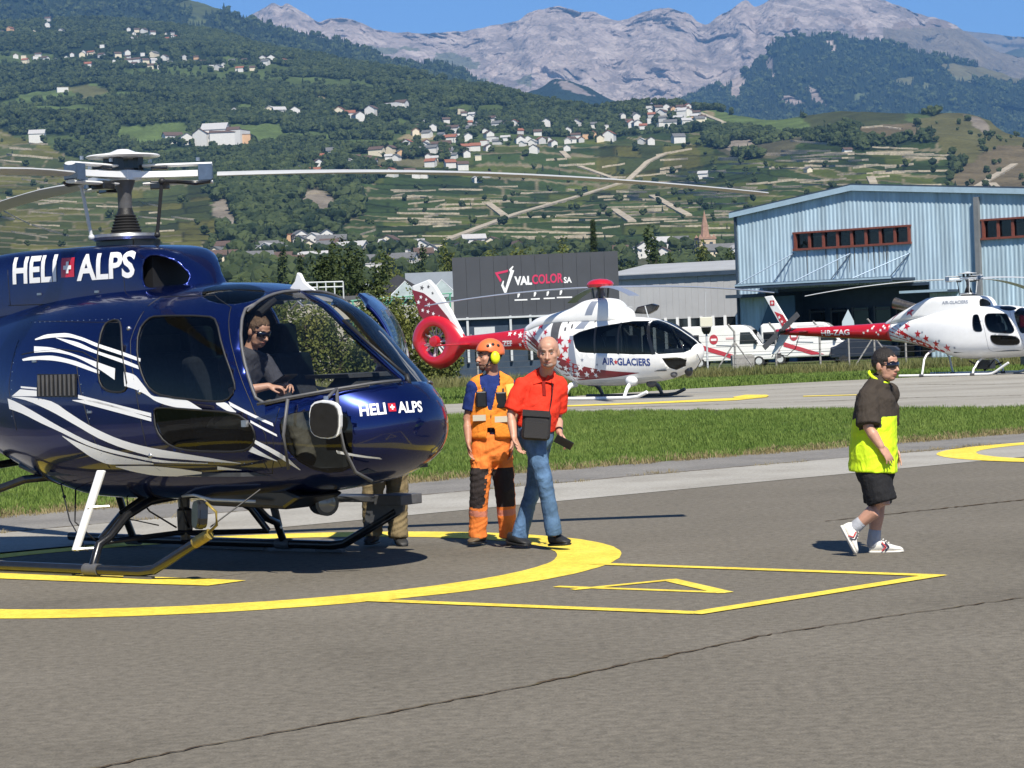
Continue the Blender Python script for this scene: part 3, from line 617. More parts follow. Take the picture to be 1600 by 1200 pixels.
def wood(name, label, P, mask, n, h, seed, cone=.4, jit=8.):
    rg = np.random.default_rng(seed); r, c, _ = P.shape; ii = rg.integers(0, r-1, n*3); jj = rg.integers(0, c-1, n*3)
    # weight by ground area so that far rows get their share
    ax = np.linalg.norm(P[1:, :-1] - P[:-1, :-1], axis=2)*np.linalg.norm(P[:-1, 1:] - P[:-1, :-1], axis=2); w = ax*mask[:-1, :-1]; f = rg.choice(w.size, n, p=(w/w.sum()).ravel()); ii, jj = np.unravel_index(f, w.shape)
    a, b = rg.random((n, 1)), rg.random((n, 1)); Q = P[ii, jj]*(1-a)*(1-b) + P[ii, jj+1]*(1-a)*b + P[ii+1, jj]*a*(1-b) + P[ii+1, jj+1]*a*b
    hh = h*rg.uniform(.55, 1.3, n); cn = rg.random(n) < cone; ww = hh*np.where(cn, rg.uniform(.55, .8, n), rg.uniform(.85, 1.3, n)); idx = np.where(cn, rg.integers(5, 8, n), rg.integers(0, 5, n))
    Q[:, 2] -= .06*hh; return scatter(name, Q, np.c_[ww, ww, hh], WOODS, label, seed=seed, tilt=.03, idx=idx)
# ------------------------------------------------------------------ air
hz = MB(); hz.box((0, 10700, 1118), (27400, 21800, 2244)); HAZE = hz.build('haze', bpy.data.materials.new('haze_air')); tag(HAZE, 'thin blue haze lying over the valley', kind='stuff')
hm = HAZE.data.materials[0]; hm.use_nodes = True; hn = hm.node_tree.nodes; hn.remove(hn['Principled BSDF'])
pv = hn.new('ShaderNodeVolumePrincipled'); pv.inputs['Color'].default_value = (.24, .53, 1.0, 1); pv.inputs['Density'].default_value = 4.3e-5; pv.inputs['Anisotropy'].default_value = .0
hm.node_tree.links.new(pv.outputs[0], hn['Material Output'].inputs['Volume'])

# ------------------------------------------------------------------ terrace walls, lanes and houses on the hill
M_STONE = mat('dry_stone', (.36, .31, .225), .95, var=.35, vs=.5)
M_LANE = mat('lane_gravel', (.36, .31, .23), .95, var=.25, vs=.1)
def crop(L, ox, oy, s): return [tuple((ox + p[i]/s if i % 2 == 0 else oy + p[i]/s) for i in range(len(p))) for p in L]
WALLS = crop([(490,325,595,318),(555,352,735,343),(770,360,885,342),(800,412,890,410),(1040,300,1220,268),(1060,325,1200,318),(1060,370,1170,355),(1200,385,1390,380),(940,405,1090,390),(1090,400,1330,418),(930,432,1290,440),(100,610,200,600),(170,535,350,530),(60,520,130,520),(350,610,540,605),(540,600,740,590),(740,590,860,590),(520,625,720,625),(720,628,800,622),(820,560,1090,552),(960,585,1100,572),(1100,540,1330,540),(1330,542,1500,540),(880,605,960,595),(310,710,500,708),(500,710,700,710),(440,680,700,690),(520,660,710,660),(770,665,860,655),(880,645,1060,635),(1080,630,1250,625),(1060,655,1250,655),(1300,665,1410,665),(1330,580,1500,585),(1490,445,1600,438),(1400,480,1600,475),(1060,385,1150,380),(640,590,740,600),(880,500,990,525),(600,470,700,478)], 700, 150, 3.2) + \
 crop([(80,950,390,948),(140,985,290,978),(290,975,540,968),(540,965,760,968),(760,970,980,972),(145,1000,540,990),(180,1015,440,1012),(530,1055,690,1035),(730,1055,910,1030),(430,1095,690,1085),(690,1090,940,1075),(940,1075,1180,1070),(630,1115,760,1105),(570,920,940,935),(840,985,1180,1000),(140,885,370,905),(200,1145,490,1120),(0,1150,180,1125)], 1200, 0, 4) + \
 crop([(1350,480,1580,455),(1520,500,1590,470),(1450,560,1540,550),(1250,430,1330,415),(700,415,820,410),(1190,650,1320,650),(1040,690,1100,650),(1150,640,1000,690)], 300, 200, 4) + \
 crop([(40,970,330,995),(60,930,200,940),(0,1005,170,1020),(180,900,300,905)], 0, 0, 4) + crop([(370,425,560,435),(1070,480,1230,500),(910,520,1010,520),(980,570,1090,565),(70,570,300,610),(930,455,1000,450),(40,360,180,372),(180,372,480,385),(20,440,180,520),(180,525,430,600),(240,400,400,380)], 0, 220, 4)
rr = random.Random(9); WTW = {}
for k in range(78):
    x = rr.uniform(600, 1460); y = rr.uniform(292, 392) if x < 1120 else rr.uniform(238, 296); w = rr.uniform(28, 105); WALLS.append((x, y, x + w, y - rr.uniform(-1.5, 2.5)))
for k in range(10):
    x = rr.uniform(0, 250); y = rr.uniform(255, 380); w = rr.uniform(20, 60); WALLS.append((x, y, x + w, y + rr.uniform(1, 6)))
for k, (x0, y0, x1, y1) in enumerate(WALLS):
    n = max(3, int(abs(x1-x0)/9)+1); pts = []
    for i in range(n):
        t = i/(n-1); h = on_hill(x0 + (x1-x0)*t, y0 + (y1-y0)*t + rr.uniform(-.3, .3))
        if h is not None: pts.append(h)
    if len(pts) < 2: continue
    mid = pts[len(pts)//2]; hh = max(1.1, 2.5*mid.y/FPX)*rr.uniform(.8, 1.25); mb = MB(); V = []
    for p in pts: V += [p + Vector((0, -.5, -1.2)), p + Vector((0, .5, -1.2)), p + Vector((0, .35, hh*rr.uniform(.85, 1.1))), p + Vector((0, -.35, hh*rr.uniform(.85, 1.1)))]
    F = []
    for i in range(len(pts)-1): b = 4*i; F += [(b+q, b+(q+1) % 4, b+4+(q+1) % 4, b+4+q) for q in range(4)]
    F += [(3, 2, 1, 0), tuple(4*(len(pts)-1)+q for q in range(4))]
    area = 'left knoll' if x0 < 340 and y0 > 200 else ('slope above the hangar' if x0 > 1150 else ('slope below the hilltop village' if y0 < 290 else 'slope above the sign building'))
    tw_ = tag(mb.add(V, F).build('terrace_wall', M_STONE, None, smooth=40), '%s pale dry stone terrace wall on the vineyard %s' % ('long' if abs(x1-x0) > 60 else ('short' if abs(x1-x0) < 32 else 'middling'), area), 'wall', 'vineyard terrace walls on the ' + area, 'thing')
    WTW.setdefault(tw_['label'] + (' upper' if (y0 < 262 or 300 < y0 < 345) else ' lower'), []).append((x0, tw_, '%s %s terrace walls on the %s' % ('upper' if (y0 < 262 or 300 < y0 < 345) else 'lower', tw_['label'].split()[0], area)))
LANES = crop([(0,720,350,590),(350,590,700,490),(700,490,900,425),(900,425,1000,330),(1000,330,1100,285),(660,355,830,415),(570,280,600,310),(1240,78,1380,135),(830,570,920,630),(1020,500,1200,600),(200,540,280,600)], 700, 150, 3.2) + crop([(590,800,700,790),(700,790,830,810),(1310,1170,1540,1030),(1400,1150,1450,1200),(640,1110,660,1150)], 1200, 0, 4)
for k, (x0, y0, x1, y1) in enumerate(LANES):
    pts = []; n = 14
    for i in range(n+1):
        t = i/n; h = on_hill(x0 + (x1-x0)*t, y0 + (y1-y0)*t)
        if h is not None: pts.append(h)
    if len(pts) < 2: continue
    w = 3.4; V = []
    for i, p in enumerate(pts):
        d = pts[min(i+1, len(pts)-1)] - pts[max(i-1, 0)]; s = Vector((d.y, -d.x, 0)).normalized()*w if d.length else Vector((w, 0, 0)); V += [p - s + Vector((0, 0, 1.3)), p + s + Vector((0, 0, 1.3)), p + s - Vector((0, 0, 3)), p - s - Vector((0, 0, 3))]
    F = []
    for i in range(len(pts)-1): b = 4*i; F += [(b+q, b+(q+1) % 4, b+4+(q+1) % 4, b+4+q) for q in range(4)]
    F += [(3, 2, 1, 0), tuple(4*(len(pts)-1)+q for q in range(4))]
    tag(MB().add(V, F).build('lane', M_LANE), 'pale gravel lane through the vineyards', kind='structure')
HWALL = [mat('render_white', (.64,.62,.58), .9, var=.06, vs=.5), mat('render_cream', (.66,.58,.43), .9, var=.06, vs=.5), mat('render_grey', (.48,.47,.45), .9, var=.06, vs=.5), mat('render_ochre', (.60,.38,.22), .9, var=.06, vs=.5)]
HROOF = [mat('roof_brown', (.10,.065,.05), .9, var=.2, vs=.8), mat('roof_grey', (.13,.13,.13), .85, var=.2, vs=.8), mat('roof_red', (.26,.10,.06), .9, var=.2, vs=.8), mat('roof_pale', (.42,.41,.40), .8, var=.1, vs=.8)]
M_PANE = mat('window_pane', (.03,.035,.04), .1, coat=.5)
WN = ['white', 'cream', 'grey', 'ochre']; RN = ['brown', 'grey', 'red', 'pale']
def house_mesh(w, d, h, pitch, over, wm, rm, flat=False):
    mb = MB(); ap = h + (0 if flat else w*.5*pitch)
    mb.add([(-w/2,-d/2,-4),(w/2,-d/2,-4),(w/2,d/2,-4),(-w/2,d/2,-4),(-w/2,-d/2,h),(w/2,-d/2,h),(w/2,d/2,h),(-w/2,d/2,h),(0,-d/2,ap),(0,d/2,ap)], [(0,1,5,8,4),(1,2,6,5),(2,3,7,9,6),(3,0,4,7),(4,8,9,7),(5,6,9,8)])
    rf = MB(); o = over; t = .35
    if flat: rf.box((0, 0, h+.25), (w+.6, d+.6, .5))
    else:
        for s in (-1, 1):
            e = (s*(w/2+o), h - o*pitch); rf.add([(e[0],-d/2-o,e[1]),(0,-d/2-o,ap),(0,d/2+o,ap),(e[0],d/2+o,e[1]),(e[0],-d/2-o,e[1]+t),(0,-d/2-o,ap+t),(0,d/2+o,ap+t),(e[0],d/2+o,e[1]+t)], [(0,1,2,3),(7,6,5,4),(0,4,5,1),(1,5,6,2),(2,6,7,3),(3,7,4,0)])
    return mb.mesh('wall', wm), rf.mesh('roof', rm)
HM = {}; HPX = []; TWINS = {}
def house(px, py, size, wi, ri, rz, group, where, kind=None, flat=False, stretch=1., win=False, adj=''):
    p = on_hill(px, py)
    if p is None: return
    HPX.append((px, py)); key = (wi, ri, round(size), flat, stretch)
    if key not in HM: HM[key] = house_mesh(size, size*1.15*stretch, size*.62, .62, .8, HWALL[wi], HROOF[ri], flat)
    wm, rm = HM[key]; e = empty('house', p - Vector((0, 0, .3)), rz, '%s%s house with %s %s roof %s' % (adj, WN[wi], 'flat' if flat else 'pitched', RN[ri], where), 'house', group)
    link('wall', wm, e); link('roof', rm, e); TWINS.setdefault(e['label'], []).append((px, e, '%s roofed %s houses %s' % (('flat ' if flat else '') + RN[ri], WN[wi], where)))
    if win:
        for s in (-1, 1):
            for q in range(3):
                for fl in range(2):
                    MB().box((s*size*.5, (q-1)*size*.33*stretch, size*(.16 + .27*fl)), (.12, size*.1, size*.13)).build('window', M_PANE, e)
                    if q < 2: MB().box(((q-.5)*size*.4, s*size*1.15*stretch*.5, size*(.16 + .27*fl)), (size*.11, .12, size*.13)).build('window', M_PANE, e)
    return e
def hs(L, ox, oy, s, base, group, where, seed, red=.25, win=False):
    r2 = random.Random(seed)
    for q in L:
        x, y = ox + q[0]/s, oy + q[1]/s; k = q[2] if len(q) > 2 else 1.
        wi = 0 if r2.random() < .66 else r2.choice([1, 1, 2, 3]); ri = 2 if r2.random() < red else r2.choice([0, 0, 1, 3])
        house(x, y + 2, base*k*r2.choice([.8, .9, 1., 1.15]), wi, ri, r2.choice([0, 1.57]) + r2.uniform(-.5, .5), group, where, flat=r2.random() < .14, stretch=r2.choice([1., 1., 1.4]), win=win)
hs([(270,1085),(370,1095),(420,1120),(545,1100),(665,1115),(480,975,1.2),(440,1025),(755,960,1.2),(845,950),(620,1010),(680,1020),(735,1015),(830,990),(900,970),(940,970),(1030,940,1.2),(1095,945,1.2),(1080,985),(850,1095),(960,1080),(1000,1105,1.2),(1050,1105),(1070,850),(1380,1130),(1445,1100),(1390,990),(590,1020),(880,995),(700,1000),(1120,1000),(300,1100),(500,1120)], 400, 0, 4, 8.6, 'houses of the lower hillside village', 'in the village above the vineyards', 3)
hs([(1190,940),(1190,960),(1230,820,1.2),(1330,780),(1400,780),(1345,815),(1510,795,1.2),(1215,880),(1320,870,1.4),(1430,900),(1510,895),(1450,935),(1160,850),(1270,700),(1300,715),(1350,725),(1250,860),(1480,880),(1560,870)], 400, 0, 4, 8.8, 'houses of the middle hillside village', 'in the midslope village', 4)
hs([(50,890),(70,905),(130,900),(220,885),(255,905),(140,945,1.1),(500,790,1.2),(600,790),(580,800),(270,830),(215,780,1.3),(370,885),(430,880),(610,870,1.3),(400,855),(20,780),(45,830),(350,890),(100,880),(180,890),(460,860)], 800, 0, 4, 8.8, 'houses of the middle hillside village', 'in the midslope village', 5)
hs([(760,725,1.1),(770,745),(740,790,1.2),(780,790),(820,800),(960,680),(1050,680,1.2),(945,725,1.4),(1060,720,1.2),(1040,745),(1140,740,1.2),(1170,765),(1110,710),(1090,775),(990,785),(1040,885,1.15),(865,890),(810,890),(1195,1105),(1010,720),(1125,765),(1000,690),(1080,700)], 800, 0, 4, 9.5, 'houses of the hilltop village', 'in the hilltop village', 6)
hs([(220,365,1.3),(240,345),(350,380),(420,380,1.1),(570,335),(550,415),(605,395),(800,360),(805,385),(965,345),(960,385),(890,340),(1400,410),(1365,430),(1500,435),(1270,390),(10,200),(65,185),(300,90),(300,125),(300,160),(790,230),(820,245),(210,200),(385,195),(390,565),(1470,710),(1520,245),(150,360),(510,350),(1330,420),(640,290)], 0, 0, 4, 9.8, 'scattered houses high on the wooded slope', 'high on the wooded slope', 7)
hs([(1290,892,1.5),(1350,888,1.6),(1410,890,1.5),(1470,888,1.5),(1530,886,1.2),(235,880),(1080,885),(1160,895)], 0, 0, 4, 15, 'long white buildings at the foot of the wood', 'at the foot of the wood', 8, 0.1)
hs([(50,380),(90,390),(180,395),(240,720),(145,720),(95,710),(525,715),(590,730),(640,745),(725,712),(60,400),(860,680),(910,675)], 400, 0, 4, 15, 'houses below the dark ridge', 'below the dark forest ridge', 9)
hs([(495,945,.6),(250,1068,.7)], 1200, 0, 4, 10, 'huts in the right vineyards', 'alone in the vineyards above the hangar', 10)
def more_houses(n, poly, base, group, where, seed):
    r2 = random.Random(seed); xs = [p[0] for p in poly]; ys_ = [p[1] for p in poly]; k = 0
    for _ in range(n*30):
        x, y = r2.uniform(min(xs), max(xs)), r2.uniform(min(ys_), max(ys_))
        if not inside(poly, x, y) or any(abs(x-a) < 11 and abs(y-b) < 5 for a, b in HPX): continue
        wi = 0 if r2.random() < .7 else r2.choice([1, 1, 2, 3]); house(x, y, base*r2.uniform(.75, 1.2), wi, 2 if r2.random() < .25 else r2.choice([0, 0, 1]), r2.choice([0, 1.57]) + r2.uniform(-.5, .5), group, where, flat=r2.random() < .1); k += 1
        if k >= n: break
more_houses(15, [(480,250),(560,232),(700,222),(760,235),(740,268),(640,288),(500,288)], 8.6, 'houses of the lower hillside village', 'in the village above the vineyards', 31)
more_houses(22, [(640,200),(740,185),(860,192),(970,195),(980,215),(880,238),(760,240),(660,235)], 8.8, 'houses of the middle hillside village', 'in the midslope village', 32)
more_houses(12, [(970,182),(1030,166),(1080,170),(1105,190),(1060,200),(980,200)], 8.8, 'houses of the hilltop village', 'in the hilltop village', 33)
more_houses(22, [(10,88),(120,84),(250,82),(420,100),(420,112),(250,108),(120,106),(10,100)], 9.8, 'scattered houses high on the wooded slope', 'high on the wooded slope', 34)
more_houses(12, [(200,48),(270,50),(280,66),(200,64)], 9.5, 'scattered houses high on the wooded slope', 'high on the wooded slope', 35)
TOWN = crop([(240,770),(200,830),(420,800),(480,800),(540,800),(630,695),(670,700),(720,715),(770,725),(800,710),(840,690),(680,725),(730,765),(830,770),(875,740),(860,765),(770,850),(1030,775),(1000,785),(1170,750),(1200,760),(1410,745),(1440,760),(1380,835),(1450,825),(1540,775),(1240,740),(1130,910),(1220,850),(570,850),(620,880),(500,760),(340,850),(160,800),(420,860),(900,800),(1300,800),(1330,860),(1500,810),(960,820),(1090,860)], 300, 200, 4)
r2 = random.Random(17)
for k, (x, y) in enumerate(TOWN):
    wi = 0 if r2.random() < .55 else r2.choice([1, 1, 2]); ri = r2.choice([0, 0, 1, 1, 3]); 
    if k == 5: wi, ri = 3, 2
    if k in (0, 23): wi, ri = 1, 0
    house(x, y + 3, r2.choice([8, 9, 10]), wi, ri, r2.choice([0, 1.57]) + r2.uniform(-.4, .4), 'town houses at the foot of the hill', 'in the town behind the cockpit', flat=r2.random() < .12, stretch=r2.choice([1., 1.3, 1.7]), win=True)
for k, (x, y) in enumerate(crop([(60,790),(130,740),(150,765),(340,795),(900,775),(1075,770),(1150,745),(1195,755),(930,805),(980,800),(1080,812),(1410,805),(1370,815),(1440,820),(230,770),(500,790),(1010,780),(860,800)], 700, 150, 3.2)):
    house(x, y + 3, r2.choice([8, 9, 11]), r2.choice([0, 0, 1]), r2.choice([0, 1, 3]), r2.choice([0, 1.57]) + r2.uniform(-.4, .4), 'town houses beside the church', 'in the town by the church', stretch=r2.choice([1., 1.5]), win=True)
# church with its stone spire
cp = on_hill(1103, 402); k = cp.y/FPX
ch = empty('church_tower', cp, .2, 'stone church tower with pointed brown spire left of the hangar', 'church')
M_TOWER = mat('tower_stone', (.52, .41, .28), .95, var=.15, vs=.4); M_SPIRE = mat('spire_stone', (.33, .20, .14), .95, var=.25, vs=.4)
tw, th = 26*k, 28*k
MB().box((0, 0, th/2 - 4), (tw, tw, th + 8)).build('wall', M_TOWER, ch); MB().box((0, 0, th + .5), (tw*1.08, tw*1.08, 1.2)).build('cornice', M_SPIRE, ch)
s = MB(); s.lathe([(tw*.30, th + 1), (tw*.26, th + 8*k), (tw*.2, th + 22*k), (0, th + 46*k)], n=8); s.build('spire', M_SPIRE, ch)
for sx in (-1, 1):
    for sy in (-1, 1): MB().lathe([(tw*.12, th + 1), (0, th + 8*k)], (sx*tw*.42, sy*tw*.42, 0), n=4).build('pinnacle', M_SPIRE, ch)
for a in range(4):
    R = Matrix.Rotation(a*math.pi/2, 3, 'Z')
    for q in (-.22, .22): MB().box(R @ Vector((q*tw, -tw*.5, th*.72)), (tw*.2 if a % 2 == 0 else .3, .3 if a % 2 == 0 else tw*.2, th*.22)).build('belfry_opening', M_PANE, ch)
MB().box((tw*1.1, tw*.3, th*.1), (tw*1.8, tw*1.1, th*.7)).build('nave', M_TOWER, ch)
# ------------------------------------------------------------------ hangar
GL = -.75
M_CORR = mat('blue_corrugated_steel', (.38, .50, .58), .55, .0, var=.26, vs=.8, stretch=(1.4, 1.4, .16), bump=.1, bs=3)
M_TRIM = mat('pale_blue_trim', (.34, .46, .55), .5, var=.1, vs=2)
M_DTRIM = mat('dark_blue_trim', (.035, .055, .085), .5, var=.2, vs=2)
M_RFRAME = mat('rust_red_frame', (.17, .048, .032), .7, var=.2, vs=6)
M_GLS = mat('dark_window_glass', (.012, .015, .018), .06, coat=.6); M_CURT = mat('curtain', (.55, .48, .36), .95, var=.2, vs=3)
HU = Vector((math.cos(rad(-38)), math.sin(rad(-38)), 0)); HN = Vector((HU.y, -HU.x, 0)); HW = at(1149, 340, 165); HOx = Vector((HW.x, HW.y, 0))
hg = empty('blue_hangar', HOx, rad(-38), 'large pale blue corrugated steel hangar with red framed window band', 'hangar')
# local: x along the facade, -y towards the camera
def hinv(px, py):
    d = sight(px, py); n = HN; t = (HOx - CPOS).dot(n)/d.dot(n); q = CPOS + d*t - HOx; return q.dot(HU), q.z
EV, AX, AZ = 9.3, 9.2, 10.5; W2 = 34.0
def roofz(x): return EV + (AZ-EV)*x/AX if x < AX else AZ - .085*(x-AX)
wx0, wzt = hinv(1243, 363); wx1, wzt2 = hinv(1421, 351); _, wzb = hinv(1245, 389); bx0, bzt = hinv(1537, 345); _, bzb = hinv(1540, 372)
ent0, entz = hinv(1216, 452); ent1, _ = hinv(1452, 440)
holes = [(wx0, wx1, wzb, wzt), (bx0, bx0 + 9, bzb, bzt), (ent0, ent1, GL, entz - .2)]
cr = MB(); pit = .30; x = 0.; i = 0; pr = [(0, 0), (.10, 0), (.15, -.032), (.25, -.032), (.30, 0)]
while x < W2:
    for (a, da), (b, db) in zip(pr[:-1], pr[1:]):
        x0, x1 = x + a, x + b; zt = (roofz(x0) + roofz(x1))/2; seg = [(GL, zt)]
        for (h0, h1, hb_, ht) in holes:
            if x0 >= h0 and x1 <= h1:
                ns = []
                for z0, z1 in seg:
                    if hb_ > z0: ns.append((z0, min(z1, hb_)))
                    if ht < z1: ns.append((max(z0, ht), z1))
                seg = [q for q in ns if q[1] - q[0] > .05]
        for z0, z1 in seg:
            zz0 = roofz(x0) if abs(z1 - zt) < 1e-6 else z1; zz1 = roofz(x1) if abs(z1 - zt) < 1e-6 else z1
            cr.add([(x0, da, z0), (x1, db, z0), (x1, db, zz1), (x0, da, zz0)], [(0, 1, 2, 3)])
    x += pit
cr.build('corrugated_facade', M_CORR, hg)
bk = MB(); bk.prism([(0, GL), (W2, GL), (W2, roofz(W2)), (AX, AZ - .05), (0, EV - .05)], (0, 22, 0), (1, 0, 0), (0, 0, 1), (0, 1, 0), .2); bk.box((.1, 11, (EV+GL)/2 - .1), (.2, 22, EV - GL - .2)); bk.build('side_wall', M_CORR, hg)
rf = MB(); rf.prism([(-.3, EV - .02), (AX, AZ + .02), (W2, roofz(W2) + .02), (W2, roofz(W2) + .22), (AX, AZ + .26), (-.3, EV + .2)], (0, -.25, 0), (1, 0, 0), (0, 0, 1), (0, 1, 0), 22.6); rf.build('roof', M_DTRIM, hg)
ft = MB(); ft.prism([(-.3, EV - .22), (AX, AZ - .2), (W2, roofz(W2) - .22), (W2, roofz(W2) + .12), (AX, AZ + .16), (-.3, EV + .1)], (0, -.34, 0), (1, 0, 0), (0, 0, 1), (0, 1, 0), .08); ft.build('roof_trim', M_TRIM, hg)
cx, _ = hinv(1531, 400); MB().box((cx, -.2, (roofz(cx) + GL)/2 - .2), (.32, .3, roofz(cx) - GL - .5)).build('downpipe', mat('weathered_grey', (.17, .18, .19), .7, var=.2, vs=1), hg); MB().box((.02, -.1, (EV + GL)/2), (.12, .14, EV - GL - .3)).build('corner_trim', M_DTRIM, hg)
def window_band(x0, x1, zb, zt, n, curtains):
    f = MB(); f.box(((x0+x1)/2, -.08, zt + .04), (x1-x0+.3, .2, .12)); f.box(((x0+x1)/2, -.1, zb - .05), (x1-x0+.3, .26, .14)); f.box((x0, -.08, (zb+zt)/2), (.14, .2, zt-zb)); f.box((x1, -.08, (zb+zt)/2), (.14, .2, zt-zb)); f.build('window_frame', M_RFRAME, hg)
    st = (x1-x0)/n
    for i in range(n):
        xc = x0 + (i+.5)*st; w = MB().box((xc, .12, (zb+zt)/2), (st-.1, .03, zt-zb)).build('window_pane', glass('hangar_glass', (.5, .52, .52)), hg)
        MB().box((x0 + i*st, -.02, (zb+zt)/2), (.17, .12, zt-zb)).build('mullion', M_RFRAME, hg)
        if i in curtains: MB().box((xc, .3, (zb+zt)/2 - .1), (st*.7, .06, (zt-zb)*.75)).build('curtain', M_CURT, hg)
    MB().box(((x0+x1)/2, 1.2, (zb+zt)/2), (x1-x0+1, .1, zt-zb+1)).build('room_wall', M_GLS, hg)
window_band(wx0, wx1, wzb, wzt - .1, 8, (1, 5, 6, 7)); window_band(bx0, bx0 + 9, bzb, bzt, 9, (2,))
rs_ = random.Random(6)
for k in range(14):
    x = wx0 + (wx1-wx0)*rs_.random(); L_ = rs_.uniform(.6, 1.9); w_ = rs_.uniform(.05, .12); MB().prism([(x, wzb - .15), (x + w_, wzb - .15), (x + w_*.6, wzb - .15 - L_), (x + w_*.3, wzb - .15 - L_)], (0, -.040, 0), (1, 0, 0), (0, 0, 1), (0, -1, 0), .003).build('rust_run', mat('rust_stain', (.15, .16, .16), .9, var=.3, vs=3), hg)
# canopy on tie rods and the dark entrance behind
c0, cz = hinv(1190, 440); c1, _ = hinv(1430, 432); cz = entz + .25
cn = MB(); cn.box(((c0+c1)/2, -1.6, cz), (c1-c0, 3.2, .16)); cn.box(((c0+c1)/2, -3.2, cz), (c1-c0+.1, .12, .34)); cn.box((c1 + 1.4, -.8, cz - .9), (3.4, 1.6, .16)); cn.build('canopy', M_DTRIM, hg)
MB().box(((c0+c1)/2, -3.27, cz + .08), (c1-c0+.1, .05, .12)).build('canopy_edge', M_TRIM, hg); MB().box((c1 + 1.4, -1.62, cz - .86), (3.4, .05, .16)).build('canopy_edge', M_TRIM, hg)
for px_ in (1241, 1330, 1422):
    rx, rz_ = hinv(px_, 398)
    for dx in (-.8, .5): MB().tube([(rx, -.05, rz_ + .1), (rx - 1.0 + dx*2.2, -3.0, cz + .1)], .035, 6).build('tie_rod', M_STEELBLUE if dx < 0 else M_DTRIM, hg)
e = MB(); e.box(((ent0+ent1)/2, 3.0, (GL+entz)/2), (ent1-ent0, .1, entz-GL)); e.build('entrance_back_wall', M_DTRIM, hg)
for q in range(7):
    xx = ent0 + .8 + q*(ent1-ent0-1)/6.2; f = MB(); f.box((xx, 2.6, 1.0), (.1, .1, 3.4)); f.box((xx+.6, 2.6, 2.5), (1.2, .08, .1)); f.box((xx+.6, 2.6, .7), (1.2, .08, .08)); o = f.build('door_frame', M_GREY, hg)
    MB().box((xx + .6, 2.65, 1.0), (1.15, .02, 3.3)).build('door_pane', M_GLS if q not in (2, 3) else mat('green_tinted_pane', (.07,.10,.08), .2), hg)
MB().box(((ent0+ent1)/2, 1.5, entz - .1), (ent1-ent0, 3.1, .2)).build('entrance_soffit', M_DTRIM, hg)
for xx in (ent0, ent1): MB().box((xx, 1.5, (GL+entz)/2), (.12, 3.0, entz-GL)).build('entrance_side', M_DTRIM, hg)
l0, lz = hinv(1162, 463); l1, _ = hinv(1212, 460)
MB().box(((l0+l1)/2, -.9, lz), (l1-l0+.6, 1.8, .22)).build('small_canopy', M_DTRIM, hg)
wd = MB(); wd.prism([(l1-.2, lz - .1), (l1 + 1.6, lz - .1), (l1 + 1.6, GL), (l0 + .2, GL)], (0, -.25, 0), (1, 0, 0), (0, 0, 1), (0, 1, 0), .12); wd.build('folding_gate', mat('dark_blue_steel', (.06, .12, .19), .6, var=.15, vs=1), hg)  # wedge in one even dark blue steel colour
# ------------------------------------------------------------------ sign building and warehouse
def facade(name, label, cat, A, B, Y0, Y1):
    a, b = at(*A, Y0), at(*B, Y1); u = Vector((b.x-a.x, b.y-a.y, 0)); L = u.length; e = empty(name, (a.x, a.y, 0), math.atan2(u.y, u.x), label, cat); return e, L, a.z, b.z
M_ANTH = mat('anthracite_cladding', (.052, .056, .066), .6, var=.1, vs=.6); M_PINK = mat('pink_lettering', (.55, .03, .10), .5); M_SIGNW = mat('sign_white', (.80, .80, .80), .5)
sb, L, za, zb_ = facade('sign_building', 'dark grey clad building with a large painted firm sign', 'building', (706, 404), (965, 391), 130, 129.6)
zt = (za+zb_)/2; zbm = 2.78; hh = zt - zbm
pn = MB(); n = 12
for i in range(n): MB().box(((i+.5)*L/n, 0, (zt+zbm)/2), (L/n - .012, .16, hh)).build('cladding_panel', M_ANTH, sb)
MB().box((L/2, 6, (zt+GL)/2 - .1), (L - .1, 11.7, zt - GL - .3)).build('wall', M_ANTH, sb); MB().box((L/2, -.06, zbm - .06), (L + .1, .3, .1)).build('sill_flashing', M_LIGHTGREY, sb)
MB().box((L/2, .12, (zbm+GL)/2), (L, .08, zbm-GL)).build('ground_floor', M_DTRIM, sb)
for q in (.08, .34, .46, .62, .72): MB().box((L*q, -.1, 1.6), (.12, .12, 2.4)).build('column', M_LIGHTGREY, sb)
for q in (.18, .5, .85): MB().box((L*q, .05, 1.2), (1.1, .05, 1.5)).build('window', M_GLS, sb)
for q in (.18, .5, .85): MB().box((L*q, .02, 2.0), (1.1, .05, .5)).build('blind', M_LIGHTGREY, sb)
def sp(px, py):   # photo place of the lettering -> facade coordinates
    d = sight(px, py); R = Matrix.Rotation(-sb.rotation_euler.z, 3, 'Z'); c = R @ (CPOS - sb.location); w = R @ d; t = (-.09 - c.y)/w.y; q = c + w*t; return q.x, q.z
def let(s, p0, p1, h, m, fat=.03):
    a, b = sp(*p0), sp(*p1); lettering('lettering', s, (a[0], -.09, a[1]), Vector((b[0]-a[0], 0, b[1]-a[1])).normalized(), (0, 0, 1), math.hypot(b[0]-a[0], b[1]-a[1]), h, m, sb, .004, fat)
pxm = 131/FPX
let('VAL', (804, 446), (831.5, 445), 14*pxm, M_SIGNW, .05); let('COLOR', (831.5, 444.5), (880, 441.5), 15*pxm, M_PINK, .03); let('SA', (881, 442.5), (893.5, 442), 9.5*pxm, M_SIGNW, .03)
def poly_sign(P, m): 
    Q = [sp(x, y) for x, y in P]; MB().prism(Q, (0, -.095, 0), (1, 0, 0), (0, 0, 1), (0, 1, 0), .01).build('emblem', m, sb)
poly_sign([(773,426),(794,421.5),(793.5,425),(778,428.5),(784,438),(781.5,441)], M_PINK); poly_sign([(783,446),(786,438.5),(787.5,439),(786.5,445),(789.5,451),(797,425.5),(795.5,421),(801,415.5),(802.5,416.5),(799.5,421.5),(803.5,422.5),(791,457.5),(788,457.5)], M_SIGNW)
